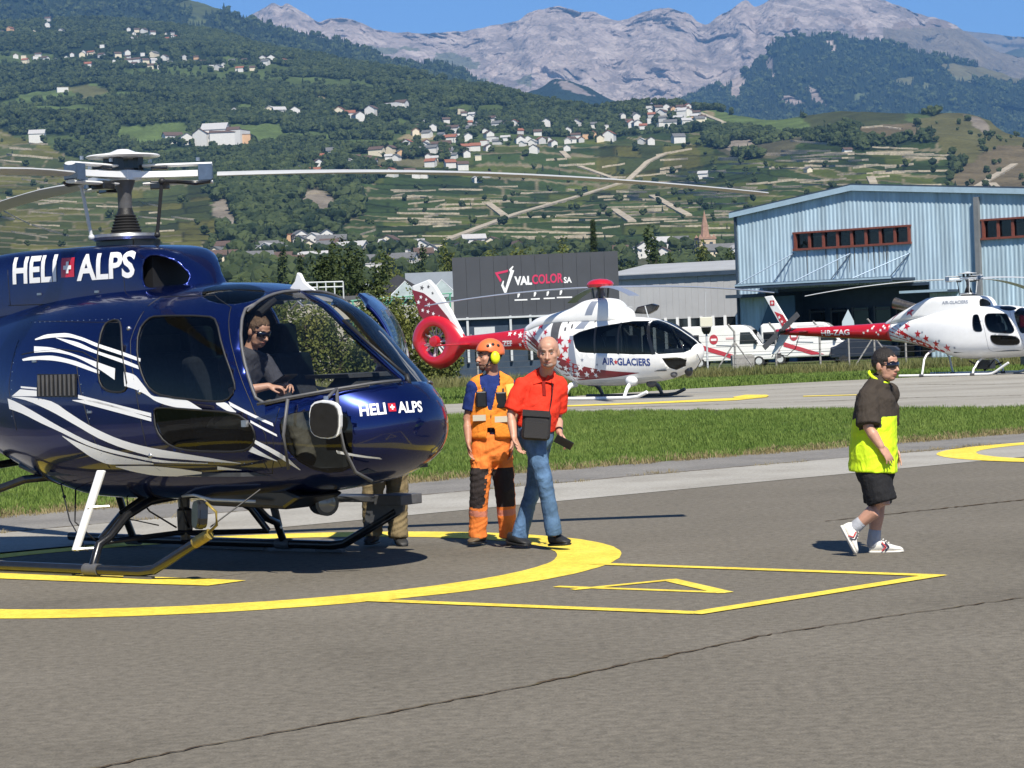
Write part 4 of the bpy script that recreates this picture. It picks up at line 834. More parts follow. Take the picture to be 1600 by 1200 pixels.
for q, (x, y, w) in enumerate(((804,470,20),(829.5,468.5,14),(849.5,467.5,17.5),(870,466,24))):
    poly_sign([(x, y), (x+w, y-.7), (x+w, y-2.8), (x, y-2.1)], M_SIGNW); poly_sign([(x+4.5, y-5), (x+6.5, y-5.5), (x+8.5, y-10), (x+8, y-13), (x+4.8, y-11.5)], M_SIGNW)
WY = 178.
wh, L2, za, zb_ = facade('grey_warehouse', 'low grey steel warehouse between the sign building and the hangar', 'warehouse', (940, 414), (1180, 405), WY, WY - 5)
M_GSTEEL = mat('grey_steel_cladding', (.40, .40, .41), .6, var=.06, vs=.6); M_ROOFG = mat('pale_grey_roof', (.33, .34, .35), .7, var=.1, vs=.4)
zt2 = (za+zb_)/2; k = WY/FPX; mz = zt2 - 15*k; wb_ = mz - 70*k
rf = MB(); rf.add([(-.1,-.15,mz),(L2+.3,-.15,mz),(L2+.3,9,zt2+.2),(-.1,9,zt2+.2),(-.1,-.15,mz-.1),(L2+.3,-.15,mz-.1),(L2+.3,9,zt2),(-.1,9,zt2)], [(0,1,2,3),(7,6,5,4),(0,4,5,1),(1,5,6,2),(2,6,7,3),(3,7,4,0)]); rf.build('roof', M_ROOFG, wh)
MB().box((L2/2, -.1, mz - .22), (L2 + .3, .3, .3)).build('gutter', M_DTRIM, wh)
for i in range(24): MB().box(((i+.5)*L2/24, .1 + .015*(i % 2), (mz + wb_)/2 - .1), (L2/24 - .01, .12, mz - wb_)).build('cladding_panel', M_GSTEEL, wh)
MB().box((L2/2, 4.6, (mz+GL)/2 - .2), (L2 - .3, 8.6, mz - GL - .5)).build('wall', M_GSTEEL, wh); MB().box((L2/2, .14, (wb_+GL)/2), (L2, .06, wb_-GL)).build('window_strip', M_GLS, wh)
for i in range(13): MB().box(((i+.3)*L2/13, .06, (wb_+GL)/2), (.2, .1, wb_-GL)).build('window_post', M_SIGNW, wh)
# ------------------------------------------------------------------ woods, kept clear of the houses
openland = np.ones_like(TPX)
for hx_, hy_ in HPX: openland[(np.abs(TPX-hx_) < 7) & (TPY > hy_-3) & (TPY < hy_+10)] = 0
mk = (TCOV == 0) & ~TCLEAR & (TPY < 330)
wood('woods', 'broadleaf and conifer woods covering the near slope', TP, mk*openland.astype(float), 78000, 9.5, 101, .3)
mk = np.isin(TCOV, [5]) | (np.isin(TCOV, [9]) & (fbm(TDX/60, TDY/60, 3, 5) > 0))
wood('woods', 'scrub and trees on the rocky gully', TP, mk*openland.astype(float), 1600, 11., 102, .1)
mk = (TCOV == 16) & (TPY < 470); wood('woods', 'trees scattered among the town houses', TP, mk*openland.astype(float), 1100, 10., 103, .15)
mk = TCLEAR.astype(float); wood('woods', 'lone trees on the hillside meadows', TP, mk*openland, 700, 11., 104, .2)
mk = np.isin(TCOV, [1, 2, 3, 4, 11, 12, 13, 14]).astype(float); wood('woods', 'bushes along the vineyard terraces', TP, mk*openland, 420, 7., 105, .1)
mf = lambda L: (np.abs(L[1][..., 2]) > -1)
w2 = (fbm(F2[1][..., 0]/300, F2[1][..., 1]/500, 4, 5) <= .33).astype(float); w2[:10] = 0; wood('woods', 'dark woods on the ridge behind', F2[1], w2, 20000, 20., 106, .7)
c3 = col3(F3[2], F3[3], F3[1], None); w3 = (c3[..., 1] < .03).astype(float); w3[:15] = 0; wood('woods', 'blue hazy woods on the mountain flank', F3[1], w3, 25000, 24., 107, .8)
# ------------------------------------------------------------------ vans, fence, posts, signs
M_VAN = mat('white_van_paint', (.80, .80, .78), .3, coat=.6, var=.03, vs=2); M_TYRE = mat('tyre', (.02, .02, .02), .8); M_VRED = mat('van_red', (.45, .04, .06), .5); M_VPINK = mat('faded_pink', (.65, .40, .40), .5); M_LAMPR = mat('rear_lamp', (.4, .02, .02), .2, coat=.6)
def van(px, py, Y, yaw, label, k=1.):
    p = at(px, py, Y); t = empty('white_van', (p.x, p.y, GL), yaw, label, 'van', 'white vans parked behind the fence')
    # side profile, nose at +x
    P = [(-2.9,.42),(2.75,.42),(2.92,.6),(2.9,1.0),(2.72,1.2),(2.05,1.38),(1.45,2.25),(1.15,2.48),(.8,2.56),(-2.75,2.58),(-2.92,2.45)]
    b = MB(); n = len(P); V = []
    for y, ins in ((-1.0, .0), (-.92, .07)): pass
    rows = [(-.99, .97), (-.93, 1.0), (.93, 1.0), (.99, .97)]
    b = MB(); V = []; cx_, cz_ = 0, 1.4
    for y, q in rows: V += [(cx_ + (x-cx_)*q, y, cz_ + (z-cz_)*q) for x, z in P]
    F = [tuple(range(n))[::-1], tuple(range(3*n, 4*n))] + [(r*n+i, r*n+(i+1) % n, (r+1)*n+(i+1) % n, (r+1)*n+i) for r in range(3) for i in range(n)]
    bev(b.add(V, F).build('body', M_VAN, t), .05, 3)
    for s in (-1, 1):
        pr = lambda nm, Q, m, d=.015: MB().prism(Q, (0, s*.985, 0), (1, 0, 0), (0, 0, 1), (0, s, 0), d + .01).build(nm, m, t)
        pr('door_window', [(.72,1.42),(1.85,1.42),(1.36,2.12),(.78,2.12)], M_GLS); pr('side_window', [(-2.75,1.3),(-1.75,1.3),(-1.75,2.05),(-2.75,2.05)], M_GLS); pr('red_flash', [(-1.55,1.42),(1.0,.55),(.2,.55),(-1.5,1.12)], M_VRED); pr('blue_line', [(-.7,1.36),(.35,1.3),(.35,1.34),(-.7,1.40)], M_STEELBLUE)
        R = [( -.85 + .26*math.cos(a), 1.75 + .3*math.sin(a)) for a in np.linspace(0, 6.283, 20, endpoint=False)]; pr('round_emblem', R, M_VRED); pr('emblem_bar', [(-1.02,1.67),(-.68,1.67),(-.68,1.8),(-1.02,1.8)], M_SIGNW, .02); pr('faded_lettering', [(-.1,1.72),(.45,1.72),(.45,1.84),(-.1,1.84)], M_VPINK)
        pr('trim_strip', [(-2.8,.72),(2.6,.72),(2.6,.78),(-2.8,.78)], M_LIGHTGREY); MB().box((1.72, s*1.1, 1.5), (.12, .2, .28)).build('wing_mirror', M_BLKP, t)
        pr('rear_lamp', [(-2.88,1.0),(-2.8,1.0),(-2.8,1.5),(-2.88,1.5)], M_LAMPR, .02)
        for x in (1.85, -1.75):
            w = MB().lathe([(.15,0),(.3,.0),(.34,.05),(.34,.2),(.3,.24),(.0,.24)], (x, s*.76, .34), (0, s, 0), n=20).build('wheel', M_TYRE, t, smooth=40); MB().lathe([(0,.25),(.2,.25),(.2,.2)], (x, s*.76, .34), (0, s, 0), n=16).build('rim', M_LIGHTGREY, w)
    ws = MB(); ws.add([(2.06,-.85,1.40),(2.06,.85,1.40),(1.47,.78,2.24),(1.47,-.78,2.24)], [(0,1,2,3)]); o = ws.build('windscreen', M_GLS, t); o.location = (.03, 0, .02)
    MB().box((2.9, 0, .62), (.12, 1.8, .3)).build('bumper', M_GREY, t)
    for s in (-1, 1): MB().box((2.8, s*.72, .98), (.16, .3, .2)).build('headlight', M_LENS, t)
    return t
van(1142, 560, 148, rad(-14), 'white van with red flash seen behind the nose of the fan tailed helicopter')
van(1266, 560, 152, rad(-14), 'white van with red flash seen under the red tail boom')
# a dark car beyond, under the tail boom
p = at(1352, 552, 150); cr_ = empty('parked_car', (p.x, p.y, GL), rad(-10), 'dark car parked behind the fence under the red tail boom', 'car')
P = [(-2.1,.3),(2.1,.3),(2.15,.7),(1.95,.9),(1.1,1.0),(.5,1.45),(-1.0,1.48),(-1.75,1.05),(-2.1,.95)]; V = []
for y, q in ((-.85, .95), (-.78, 1), (.78, 1), (.85, .95)): V += [(x*q, y, .7 + (z-.7)*q) for x, z in P]
n = len(P); bev(MB().add(V, [tuple(range(n))[::-1], tuple(range(3*n, 4*n))] + [(r*n+i, r*n+(i+1) % n, (r+1)*n+(i+1) % n, (r+1)*n+i) for r in range(3) for i in range(n)]).build('body', mat('dark_car_paint', (.02, .025, .04), .3, coat=.8), cr_), .05)
for s in (-1, 1):
    MB().prism([(.95,1.02),(.45,1.38),(-.95,1.4),(-1.5,1.04)], (0, s*.80, 0), (1,0,0), (0,0,1), (0,s,0), .03).build('side_window', M_GLS, cr_)
    for x in (1.3, -1.3): MB().lathe([(.1,0),(.28,0),(.3,.05),(.3,.16),(0,.18)], (x, s*.68, .3), (0, s, 0), n=18).build('wheel', M_TYRE, cr_, smooth=40)
# fence posts with cranked tops, braces and wires
M_POST = mat('fence_concrete', (.30, .29, .27), .9, var=.2, vs=8)
FPX_ = [(704,570),(745,566),(905,560),(985,556),(1063,556),(1148,572),(1212,570),(1281,565),(1366,558),(1415,556),(1500,552),(1560,548)]
fence = empty('wire_fence', (0, 0, 0), 0, 'wire fence on grey posts with cranked tops along the airfield', 'fence'); tops = []
for k, (x, y) in enumerate(FPX_):
    Y = 113 - .0*k; g = at(x, 540, Y); b = Vector((g.x, g.y, GL - .1)); q = MB(); h = 2.35
    q.tube([b, b + Vector((0, 0, h)), b + Vector((-.28, -.05, h + .35))], .05, 8); q.build('post', M_POST, fence, smooth=40); tops.append(b)
    if x in (1148, 1366):
        for s in (-1, 1): MB().tube([b + Vector((0, 0, h*.8)), b + Vector((s*1.25, 0, .05))], .035, 8).build('brace', M_POST, fence, smooth=40)
for hh in np.linspace(.3, 2.2, 8): MB().tube([p + Vector((0, -.06, hh)) for p in tops], .007, 4).build('wire', M_GREY, fence)
tr_ = at(1160, 556, 118); tk = empty('stone_trough', (tr_.x, tr_.y, GL), 0, 'grey concrete trough in the weeds behind the fence', 'trough'); bev(MB().box((0, 0, .55), (1.0, .8, 1.1), taper=1.1).build('basin', M_POST, tk), .03); MB().box((0, 0, 1.08), (.85, .65, .08)).build('soil', M_SOIL, tk)
# floodlight box on a mast
g = at(1103, 500, 120); fl = empty('light_mast', (g.x, g.y, GL), 0, 'pale box on a thin mast in front of the warehouse', 'mast'); h1 = at(1103, 484, 120).z
MB().tube([(0, 0, 0), (0, 0, h1 - .3)], .05, 8).build('pole', M_LIGHTGREY, fl); bev(MB().box((0, 0, h1 + .15), (.62, .3, .48)).build('lamp_box', mat('cream_box', (.62, .60, .48), .6), fl), .03); MB().lathe([(.13, 0), (.22, .15), (.25, .35)], (0, 0, h1 - .45), n=12).build('lamp_hood', M_BLKP, fl); MB().tube([(0, 0, h1 + .38), (.03, 0, h1 + 1.6)], .012, 6).build('aerial', M_LIGHTGREY, fl)
# back of a house-shaped sign
g = at(1325, 500, 112); sg = empty('road_sign', (g.x, g.y, GL), 0, 'pale grey house shaped sign on a post before the hangar entrance', 'sign'); z0 = at(1325, 490, 112).z; z1 = at(1325, 458, 112).z; w = 20*112/FPX
MB().prism([(-w/2, z0), (w/2, z0), (w*.46, z0 + (z1-z0)*.42), (.02, z1), (-w*.46, z0 + (z1-z0)*.42)], (0, 0, 0), (1, 0, 0), (0, 0, 1), (0, 1, 0), .05).build('panel', mat('pale_panel', (.42, .50, .54), .5), sg); MB().tube([(0, .07, 0), (0, .07, z0 + .3)], .04, 8).build('post', M_POST, sg)
# red machine behind the white helicopter
g = at(1598, 470, 100); rm = empty('red_machine', (g.x, g.y, GL), 0, 'red box of a machine behind the white helicopter at the picture edge', 'machine'); z0 = at(1598, 482, 100).z
bev(MB().box((.2, 0, (z0 + GL)/2), (.6, .8, z0 - GL)).build('base', M_GREY, rm), .03); bev(MB().box((.2, 0, z0 + .3), (.9, .9, .7)).build('housing', M_RED, rm), .08); bev(MB().box((.2, 0, z0 + .62), (.95, .95, .12)).build('lid', mat('orange_red', (.6, .09, .05), .5), rm), .03)

# ------------------------------------------------------------------ trees and hedge
def leafy(name, c, R, n, size, m, seed, parent=None, dens=.55, lobes=9):
    """crown of many small leaf faces clustered in uneven lobes"""
    rg = np.random.default_rng(seed); c = np.array(c, float); R = np.array(R, float)
    L = rg.normal(0, .42, (lobes, 3)); L /= np.maximum(1, np.linalg.norm(L, axis=1))[:, None]; L[:, 2] = np.clip(L[:, 2], -.7, .75); lr = rg.uniform(.35, .62, lobes)
    k = rg.integers(0, lobes, n); d = rg.normal(0, 1, (n, 3)); d /= np.linalg.norm(d, axis=1)[:, None]; rr_ = rg.random(n)**dens
    Q = c + (L[k] + d*(lr[k]*rr_)[:, None])*R
    a = rg.normal(0, 1, (n, 3)) + d*1.0 + np.array([0, 0, .5]); a /= np.linalg.norm(a, axis=1)[:, None]; b = np.cross(a, rg.normal(0, 1, (n, 3))); b /= np.linalg.norm(b, axis=1)[:, None]; e = np.cross(a, b); s = size*rg.uniform(.6, 1.4, (n, 1))
    V = np.stack([Q - b*s, Q + e*s*.55, Q + b*s, Q - e*s*.55], 1).reshape(-1, 3); me = bpy.data.meshes.new(name); F = np.arange(4*n).reshape(-1, 4)
    me.vertices.add(4*n); me.vertices.foreach_set('co', V.astype(np.float32).ravel()); me.loops.add(4*n); me.loops.foreach_set('vertex_index', F.astype(np.int32).ravel()); me.polygons.add(n); me.polygons.foreach_set('loop_start', np.arange(0, 4*n, 4, dtype=np.int32)); me.update(calc_edges=True); me.materials.append(m)
    return link(name, me, parent)
M_LEAF1 = leaf_mat('hedge_leaves', (.065,.095,.020), (.185,.20,.055), .35, vs=1.1, rnd=.0); M_LEAF2 = leaf_mat('dark_leaves', (.026,.046,.014), (.075,.10,.028), .25, vs=.8, rnd=.0); M_LEAF3 = leaf_mat('yellow_green_leaves', (.09,.12,.024), (.22,.225,.06), .35, vs=.9, rnd=.0)
M_BARK = mat('bark', (.07, .052, .036), .95, var=.35, vs=6, bump=.6, bs=20)
def tree(name, label, px, base_y, top_y, w_px, Y, m, n, leaf, seed, group, lobes=10, cat='tree', trunk=.25):
    b = at(px, base_y, Y); t = at(px, top_y, Y); h = t.z - GL; R = w_px*Y/FPX/2; e = empty(name, (b.x, b.y, GL), 0, label, cat, group); rr2 = random.Random(seed)
    tb = MB(); tb.tube([(0, 0, -.2), (.03*h, 0, h*.3), (0, 0, h*.7)], [h*.035, h*.024, h*.008], 8)
    for q in range(5): a = rr2.uniform(0, 6.28); z = h*rr2.uniform(.25, .55); tb.tube([(0, 0, z), (R*.35*math.cos(a), R*.35*math.sin(a), z + h*.14), (R*.65*math.cos(a), R*.65*math.sin(a), z + h*.2)], [h*.014, h*.009, h*.004], 6)
    tb.build('trunk', M_BARK, e, smooth=50); leafy('crown', (0, 0, h*(.5 + trunk*.5)), (R, R*.9, h*(.5 - trunk*.35)), n, leaf, m, seed, e, lobes=lobes); return e
for k, (x, ty, w, m) in enumerate(((428,452,100,M_LEAF1),(478,455,104,M_LEAF3),(525,462,98,M_LEAF1),(572,468,96,M_LEAF1),(612,462,94,M_LEAF3),(648,466,90,M_LEAF1),(690,470,84,M_LEAF1),(385,456,96,M_LEAF1))):
    tree('hedge_bush', ['yellowish', 'bright', 'broad', 'dense', 'tall', 'leafy', 'green', 'shaded'][k] + ' bush in the hedge seen ' + ['through the cockpit windscreen', 'through the cockpit beside the far seat', 'through the cockpit under the wiper', 'behind the open cabin door', 'between the open door and the red tail', 'behind the red tail fan', 'between the red tail and the sign building', 'behind the pilot'][k], x, 545, ty, w, 112 + 1.5*(k % 3), m, 7000, .085, 30+k, 'bushes of the hedge behind the helicopters', 16, 'bush', -.25)
tree('broad_tree', 'dark spreading evergreen tree rising above the roof of the blue helicopter', 545, 500, 398, 80, 150, M_LEAF2, 6000, .12, 51, None, 14)
for k, (x, ty, w, Y) in enumerate(((575,408,60,155),(505,412,40,150),(520,385,30,220))): tree('broad_tree', ['dark bushy tree beside the spreading evergreen', 'small dark tree left of the spreading evergreen', 'slim tree top between the town roofs'][k], x, 500, ty, w, Y, M_LEAF2, 3000, .13, 55+k, 'trees behind the blue helicopter')
# slender conifer behind the sign building
b = at(929, 420, 420); e = empty('conifer', (b.x, b.y, -1), 0, 'slender dark conifer standing behind the sign building', 'tree'); h = at(929, 342, 420).z + 1; MB().tube([(0, 0, -.5), (0, 0, h*.95)], [.3, .05], 8).build('trunk', M_BARK, e)
rg = np.random.default_rng(3); n = 9000; zz = h*(.12 + .88*rg.random(n)**1.15); rad_ = (1 - zz/h)**.75*15*420/FPX*rg.random(n)**.5*(.8 + .3*np.sin(zz*5)); th_ = rg.uniform(0, 6.283, n); Q = np.c_[rad_*np.cos(th_), rad_*np.sin(th_), zz]
me = bpy.data.meshes.new('crown'); dd = np.c_[np.cos(th_), np.sin(th_), -.4*np.ones(n)]; sd = np.c_[-np.sin(th_), np.cos(th_), np.zeros(n)]; s = .22*rg.uniform(.6, 1.4, (n, 1)); V = np.stack([Q, Q + dd*s + sd*s*.4, Q + dd*s*2, Q + dd*s - sd*s*.4], 1).reshape(-1, 3)
me.vertices.add(4*n); me.vertices.foreach_set('co', V.astype(np.float32).ravel()); me.loops.add(4*n); me.loops.foreach_set('vertex_index', np.arange(4*n, dtype=np.int32)); me.polygons.add(n); me.polygons.foreach_set('loop_start', np.arange(0, 4*n, 4, dtype=np.int32)); me.update(calc_edges=True); me.materials.append(M_LEAF2); link('crown', me, e)
for k, (x, ty, w, m) in enumerate(((1020,362,34,M_LEAF2),(1090,388,50,M_LEAF1),(1125,390,46,M_LEAF2),(760,384,60,M_LEAF3),(820,380,64,M_LEAF3),(870,378,50,M_LEAF3),(980,385,40,M_LEAF2),(655,385,40,M_LEAF2),(700,395,36,M_LEAF1),(1050,395,30,M_LEAF2),(470,395,30,M_LEAF2),(440,388,26,M_LEAF2),(610,400,36,M_LEAF1))):
    tree('town_tree', ['dark round', 'bushy', 'broad dark', 'yellow green', 'wide yellow green', 'light green', 'dense dark', 'dark', 'green', 'small dark', 'little dark', 'slim dark', 'rounded green'][k] + ' tree in the town ' + ['left of the church tower', 'below the church tower', 'right of the church tower', 'above the left of the sign building', 'above the middle of the sign building', 'above the sign lettering', 'behind the warehouse roof', 'above the pyramid roofs', 'above the corner of the sign building', 'beside the church nave', 'above the open cabin door', 'above the cockpit roof', 'left of the pyramid roofs'][k], x, 425, ty, w, 420 + 30*(k % 4), m, 1500, .34, 80+k, 'trees among the town roofs', 9)
# ------------------------------------------------------------------ low roofs, pyramid rooflights, green truss
M_TGLASS = mat('pale_rooflight', (.26, .31, .31), .25, var=.15, vs=1.5); M_TRUSS = mat('green_steel', (.10, .33, .22), .5)
g = at(655, 470, 170); pr_ = empty('pyramid_roofs', (g.x, g.y, 0), 0, 'low building with a row of pale pyramid rooflights', 'building'); z0 = at(655, 466, 170).z; MB().box((-1, 2, z0/2 - .5), (13, 4, z0 + .3)).build('wall', mat('pale_wall', (.45, .44, .42), .9), pr_)
for k, x in enumerate((-3.6, -1.0, 1.6, 4.2)):
    hh = 1.25; MB().add([(x-1.25, 0, z0), (x+1.25, 0, z0), (x+1.25, 2.5, z0), (x-1.25, 2.5, z0), (x, 1.25, z0 + hh)], [(0,1,4),(1,2,4),(2,3,4),(3,0,4)]).build('rooflight', M_TGLASS, pr_)
    MB().tube([(x-1.25, 0, z0), (x, 1.25, z0+hh), (x+1.25, 0, z0)], .05, 6).build('rooflight_frame', M_LIGHTGREY, pr_)
g = at(690, 440, 200); rb_ = empty('grey_roof_shed', (g.x, g.y, 0), 0, 'dark gabled shed with long grey roof left of the sign building', 'shed'); z1 = at(690, 432, 200).z
MB().add([(-6.5,0,z1-1.6),(-3.6,0,z1+.3),(-.6,0,z1-1.6),(-6.5,9,z1-1.6),(-3.6,9,z1+.3),(-.6,9,z1-1.6)], [(0,1,2),(0,3,4,1),(1,4,5,2),(3,5,4)]).build('roof', mat('dark_slate', (.035,.036,.045), .7, var=.2, vs=1), rb_); MB().box((1, 4, z1 - .6), (8, 7, 2.0)).build('long_roof', mat('grey_sheet_roof', (.26,.29,.33), .6, var=.1, vs=.5), rb_); MB().box((-2, 4.5, z1/2 - 1), (8.5, 8, z1 - .6)).build('wall', M_GREY, rb_)
a, b = at(548, 470, 125), at(706, 458, 125); tr2 = empty('green_truss', (0, 0, 0), 0, 'green steel lattice beam above the hedge', 'beam'); n = 14
MB().tube([a, b], .04, 6).build('top_chord', M_TRUSS, tr2); lo = Vector((0, 0, -.42)); MB().tube([a + lo, b + lo], .03, 6).build('bottom_chord', M_TRUSS, tr2)
for i in range(n): MB().tube([a.lerp(b, i/n) + (lo if i % 2 else Vector()), a.lerp(b, (i+1)/n) + (Vector() if i % 2 else lo)], .022, 5).build('diagonal', M_TRUSS, tr2)
for q in (.02, .35, .68, .98): p = a.lerp(b, q); MB().tube([p, Vector((p.x, p.y, GL))], .05, 6).build('post', M_TRUSS, tr2)
g = at(505, 452, 135); rl = empty('roof_railing', (0, 0, 0), 0, 'pale metal railing on a low roof above the cockpit', 'railing'); x0, x1 = at(468, 442, 135), at(536, 440, 135)
for dz in (0, -.28): MB().tube([x0 + Vector((0, 0, dz)), x1 + Vector((0, 0, dz))], .045, 6).build('rail', M_LIGHTGREY, rl)
for i in range(6): p = x0.lerp(x1, i/5); MB().tube([p, p + Vector((0, 0, -1.0))], .04, 6).build('post', M_LIGHTGREY, rl)
lb = empty('flat_roof_building', (x0.lerp(x1, .5).x, 138, 0), 0, 'low flat roofed building carrying the pale railing', 'building'); z1 = x0.z - .9; MB().box((0, 4, z1/2 - .4), (4.5, 8, z1 + .6)).build('wall', mat('sand_wall', (.40,.36,.30), .9, var=.1, vs=.6), lb); MB().box((0, 4, z1), (4.8, 8.2, .25)).build('roof', M_GREY, lb)
for q in (-1.4, 0, 1.4): MB().box((q, -.02, z1*.6), (.9, .06, 1.0)).build('window', M_GLS, lb)
# ------------------------------------------------------------------ helicopters: shared tools
def loft_bm(T, xs, n=56, close_ends=True):
    """superelliptic loft along x; T rows: x, z bottom, z top, z of greatest width, half width, exponent"""
    T = np.array(T, float); bm = bmesh.new(); rings = []
    par = [hermite(T[:, 0], T[:, k], xs) for k in range(1, 6)]
    for i, x in enumerate(xs):
        zb, zt, zm, w, e = [p[i] for p in par]; R = []
        for j in range(n):
            t = 2*math.pi*(j + .5)/n; c, s = math.cos(t), math.sin(t)
            R.append(bm.verts.new((x, w*math.copysign(abs(c)**(2/e), c), zm + ((zt-zm) if s > 0 else (zm-zb))*math.copysign(abs(s)**(2/e), s))))
        rings.append(R)
    for a, b in zip(rings[:-1], rings[1:]):
        for j in range(n): bm.faces.new((a[j], a[(j+1) % n], b[(j+1) % n], b[j]))
    if close_ends:
        bm.faces.new(rings[0]); bm.faces.new(rings[-1])
    bmesh.ops.recalc_face_normals(bm, faces=bm.faces[:])
    return bm
def cut_poly(bm, P, side):
    """cut the outline P (x,z) into the skin on one side (-1, +1; 0 both), seen along y"""
    n = len(P)
    for i in range(n):
        a, b = P[i], P[(i+1) % n]; dx, dz = b[0]-a[0], b[1]-a[1]; L = math.hypot(dx, dz)
        if L < 1e-5: continue
        m = .012; x0, x1, z0, z1 = min(a[0], b[0])-m, max(a[0], b[0])+m, min(a[1], b[1])-m, max(a[1], b[1])+m
        fs = []
        for f in bm.faces:
            vx = [v.co.x for v in f.verts]
            if max(vx) < x0 or min(vx) > x1: continue
            vz = [v.co.z for v in f.verts]
            if max(vz) < z0 or min(vz) > z1: continue
            if side:
                if sum(v.co.y for v in f.verts)*side < 0: continue
            fs.append(f)
        if not fs: continue
        g = set(fs)
        for f in fs: g.update(f.edges); g.update(f.verts)
        bmesh.ops.bisect_plane(bm, geom=list(g), dist=1e-5, plane_co=(a[0], 0, a[1]), plane_no=(-dz/L, 0, dx/L))
def faces_in(bm, P, side):
    out = []
    for f in bm.faces:
        c = f.calc_center_median()
        if side and c.y*side < 0: continue
        if inside(P, c.x, c.z): out.append(f)
    return out
def take(bm, faces, name, m, parent, smooth=True, thick=0.):
    """move faces out of bm into an object of their own"""
    idx = {}; V = []; F = []
    for f in faces:
        r = []
        for v in f.verts:
            if v not in idx: idx[v] = len(V); V.append(tuple(v.co))
            r.append(idx[v])
        F.append(tuple(r))
    bmesh.ops.delete(bm, geom=list(faces), context='FACES')
    me = bpy.data.meshes.new(name); me.from_pydata(V, [], F); me.materials.append(m)
    if smooth: shade(me)
    return link(name, me, parent)
def rim(name, P, bvh, side, m, parent, r=.012, off=.002, n=6):
    """a sealing strip along an outline on the skin"""
    pts = []
    for x, z in P:
        h, hn, _, _ = bvh.ray_cast(Vector((x, side*2, z)), Vector((0, -side, 0)))
        if h is not None: pts.append(h + hn*off)
    if len(pts) < 3: return None
    pts.append(pts[0]); return MB().tube(pts, r, n, cap=False).build(name, m, parent, smooth=True)
def seam(name, L, bvh, side, m, parent, r=.006):
    pts = []
    for (x0, z0), (x1, z1) in zip(L[:-1], L[1:]):
        for t in np.linspace(0, 1, 8)[:-1]:
            h, hn, _, _ = bvh.ray_cast(Vector((x0+(x1-x0)*t, side*2, z0+(z1-z0)*t)), Vector((0, -side, 0)))
            if h is not None: pts.append(h)
    if len(pts) > 2: return MB().tube(pts, r, 5).build(name, m, parent, smooth=True)
def blade_mesh(L0, L1, chord, thick, droop, mats, twist=rad(7), n=14, tipm=None, curve=2.0):
    """rotor blade along +x from L0 to L1, sagging under its own weight"""
    s = MB(); V = []; F = []; k = 10
    prof = [(.5,0),(.42,.55),(.2,.95),(0,1),(-.3,.6),(-.5,.05),(-.5,-.05),(-.3,-.3),(0,-.45),(.3,-.4)]
    for i in range(n+1):
        t = i/n; x = L0 + (L1-L0)*t; z = -droop*t**curve; tw = twist*max(0, 1 - t/.45)
        c = chord*(.55 + .45*min(1, t/.12))
        for a, b in prof:
            y, zz = a*c, b*thick*(1.25 - .4*t); V.append((x, y*math.cos(tw) - zz*math.sin(tw), z + y*math.sin(tw) + zz*math.cos(tw)))
    for i in range(n):
        for j in range(k): F.append((i*k+j, i*k+(j+1) % k, (i+1)*k+(j+1) % k, (i+1)*k+j))
    F += [tuple(range(k)), tuple(range(n*k, n*k+k))[::-1]]
    s.add(V, F); 
    if tipm is not None:
        for q, f in enumerate(F[:-2]):
            if q // k >= n - 2: s.m[q] = tipm
    return s.mesh('blade', mats, smooth=35)

AS_T = [(3.19,1.14,1.15,1.145,.005,2),(3.175,1.02,1.27,1.14,.19,2),(3.13,.92,1.36,1.13,.32,2.1),(3.05,.84,1.435,1.11,.44,2.2),(2.93,.77,1.52,1.10,.56,2.25),(2.70,.69,1.70,1.1,.71,2.3),
 (2.45,.645,1.895,1.15,.81,2.4),(2.2,.61,2.09,1.2,.875,2.5),(1.9,.585,2.21,1.25,.91,2.6),(1.5,.565,2.28,1.28,.935,2.7),(1.0,.55,2.30,1.3,.945,2.8),
 (.4,.55,2.30,1.3,.945,2.8),(0,.56,2.29,1.3,.93,2.8),(-.4,.63,2.27,1.32,.895,2.7),(-.8,.75,2.23,1.36,.83,2.6),(-1.2,.88,2.17,1.41,.74,2.5),
 (-1.7,1.02,2.07,1.48,.6,2.4),(-2.2,1.13,1.97,1.53,.45,2.3),(-2.8,1.22,1.89,1.56,.34,2.2),(-3.4,1.28,1.86,1.58,.28,2.1),(-5.2,1.42,1.82,1.63,.2,2),(-7.0,1.56,1.80,1.68,.13,2),(-7.5,1.6,1.79,1.7,.11,2)]
COWL_T = [(.98,2.1,2.29,2.15,.12,2.4),(.93,2.1,2.39,2.15,.24,3),(.82,2.1,2.52,2.16,.33,4),(.68,2.1,2.605,2.18,.39,5),(.5,2.08,2.635,2.2,.425,6),(.25,2.08,2.65,2.2,.44,6.5),(-.2,2.05,2.66,2.22,.45,6.5),
 (-.9,2.0,2.66,2.22,.45,6.5),(-1.35,1.95,2.64,2.2,.44,6),(-1.6,1.95,2.55,2.2,.43,5),(-2.1,1.9,2.36,2.1,.39,3.5),(-2.7,1.8,2.1,1.95,.3,2.4),(-3.1,1.7,1.9,1.8,.16,2)]
DOORWIN = chaikin([(.99,1.93),(1.04,2.02),(1.12,2.04),(1.65,2.02),(1.76,1.98),(1.90,1.77),(2.05,1.52),(2.06,1.43),(1.98,1.365),(1.85,1.36),(1.34,1.41),(1.2,1.46),(1.12,1.55),(1.04,1.72)], 1)
NARROW = chaikin([(.56,1.96),(.58,2.01),(.68,2.03),(.76,1.99),(.83,1.86),(.94,1.54),(.93,1.47),(.86,1.45),(.72,1.46),(.63,1.51),(.60,1.62),(.575,1.8)], 1)
LOWER = chaikin([(1.22,1.30),(1.28,1.33),(1.7,1.30),(2.06,1.275),(2.2,1.19),(2.24,1.1),(2.2,1.02),(2.08,.975),(1.7,.98),(1.46,.995),(1.32,1.05),(1.24,1.15)], 1)
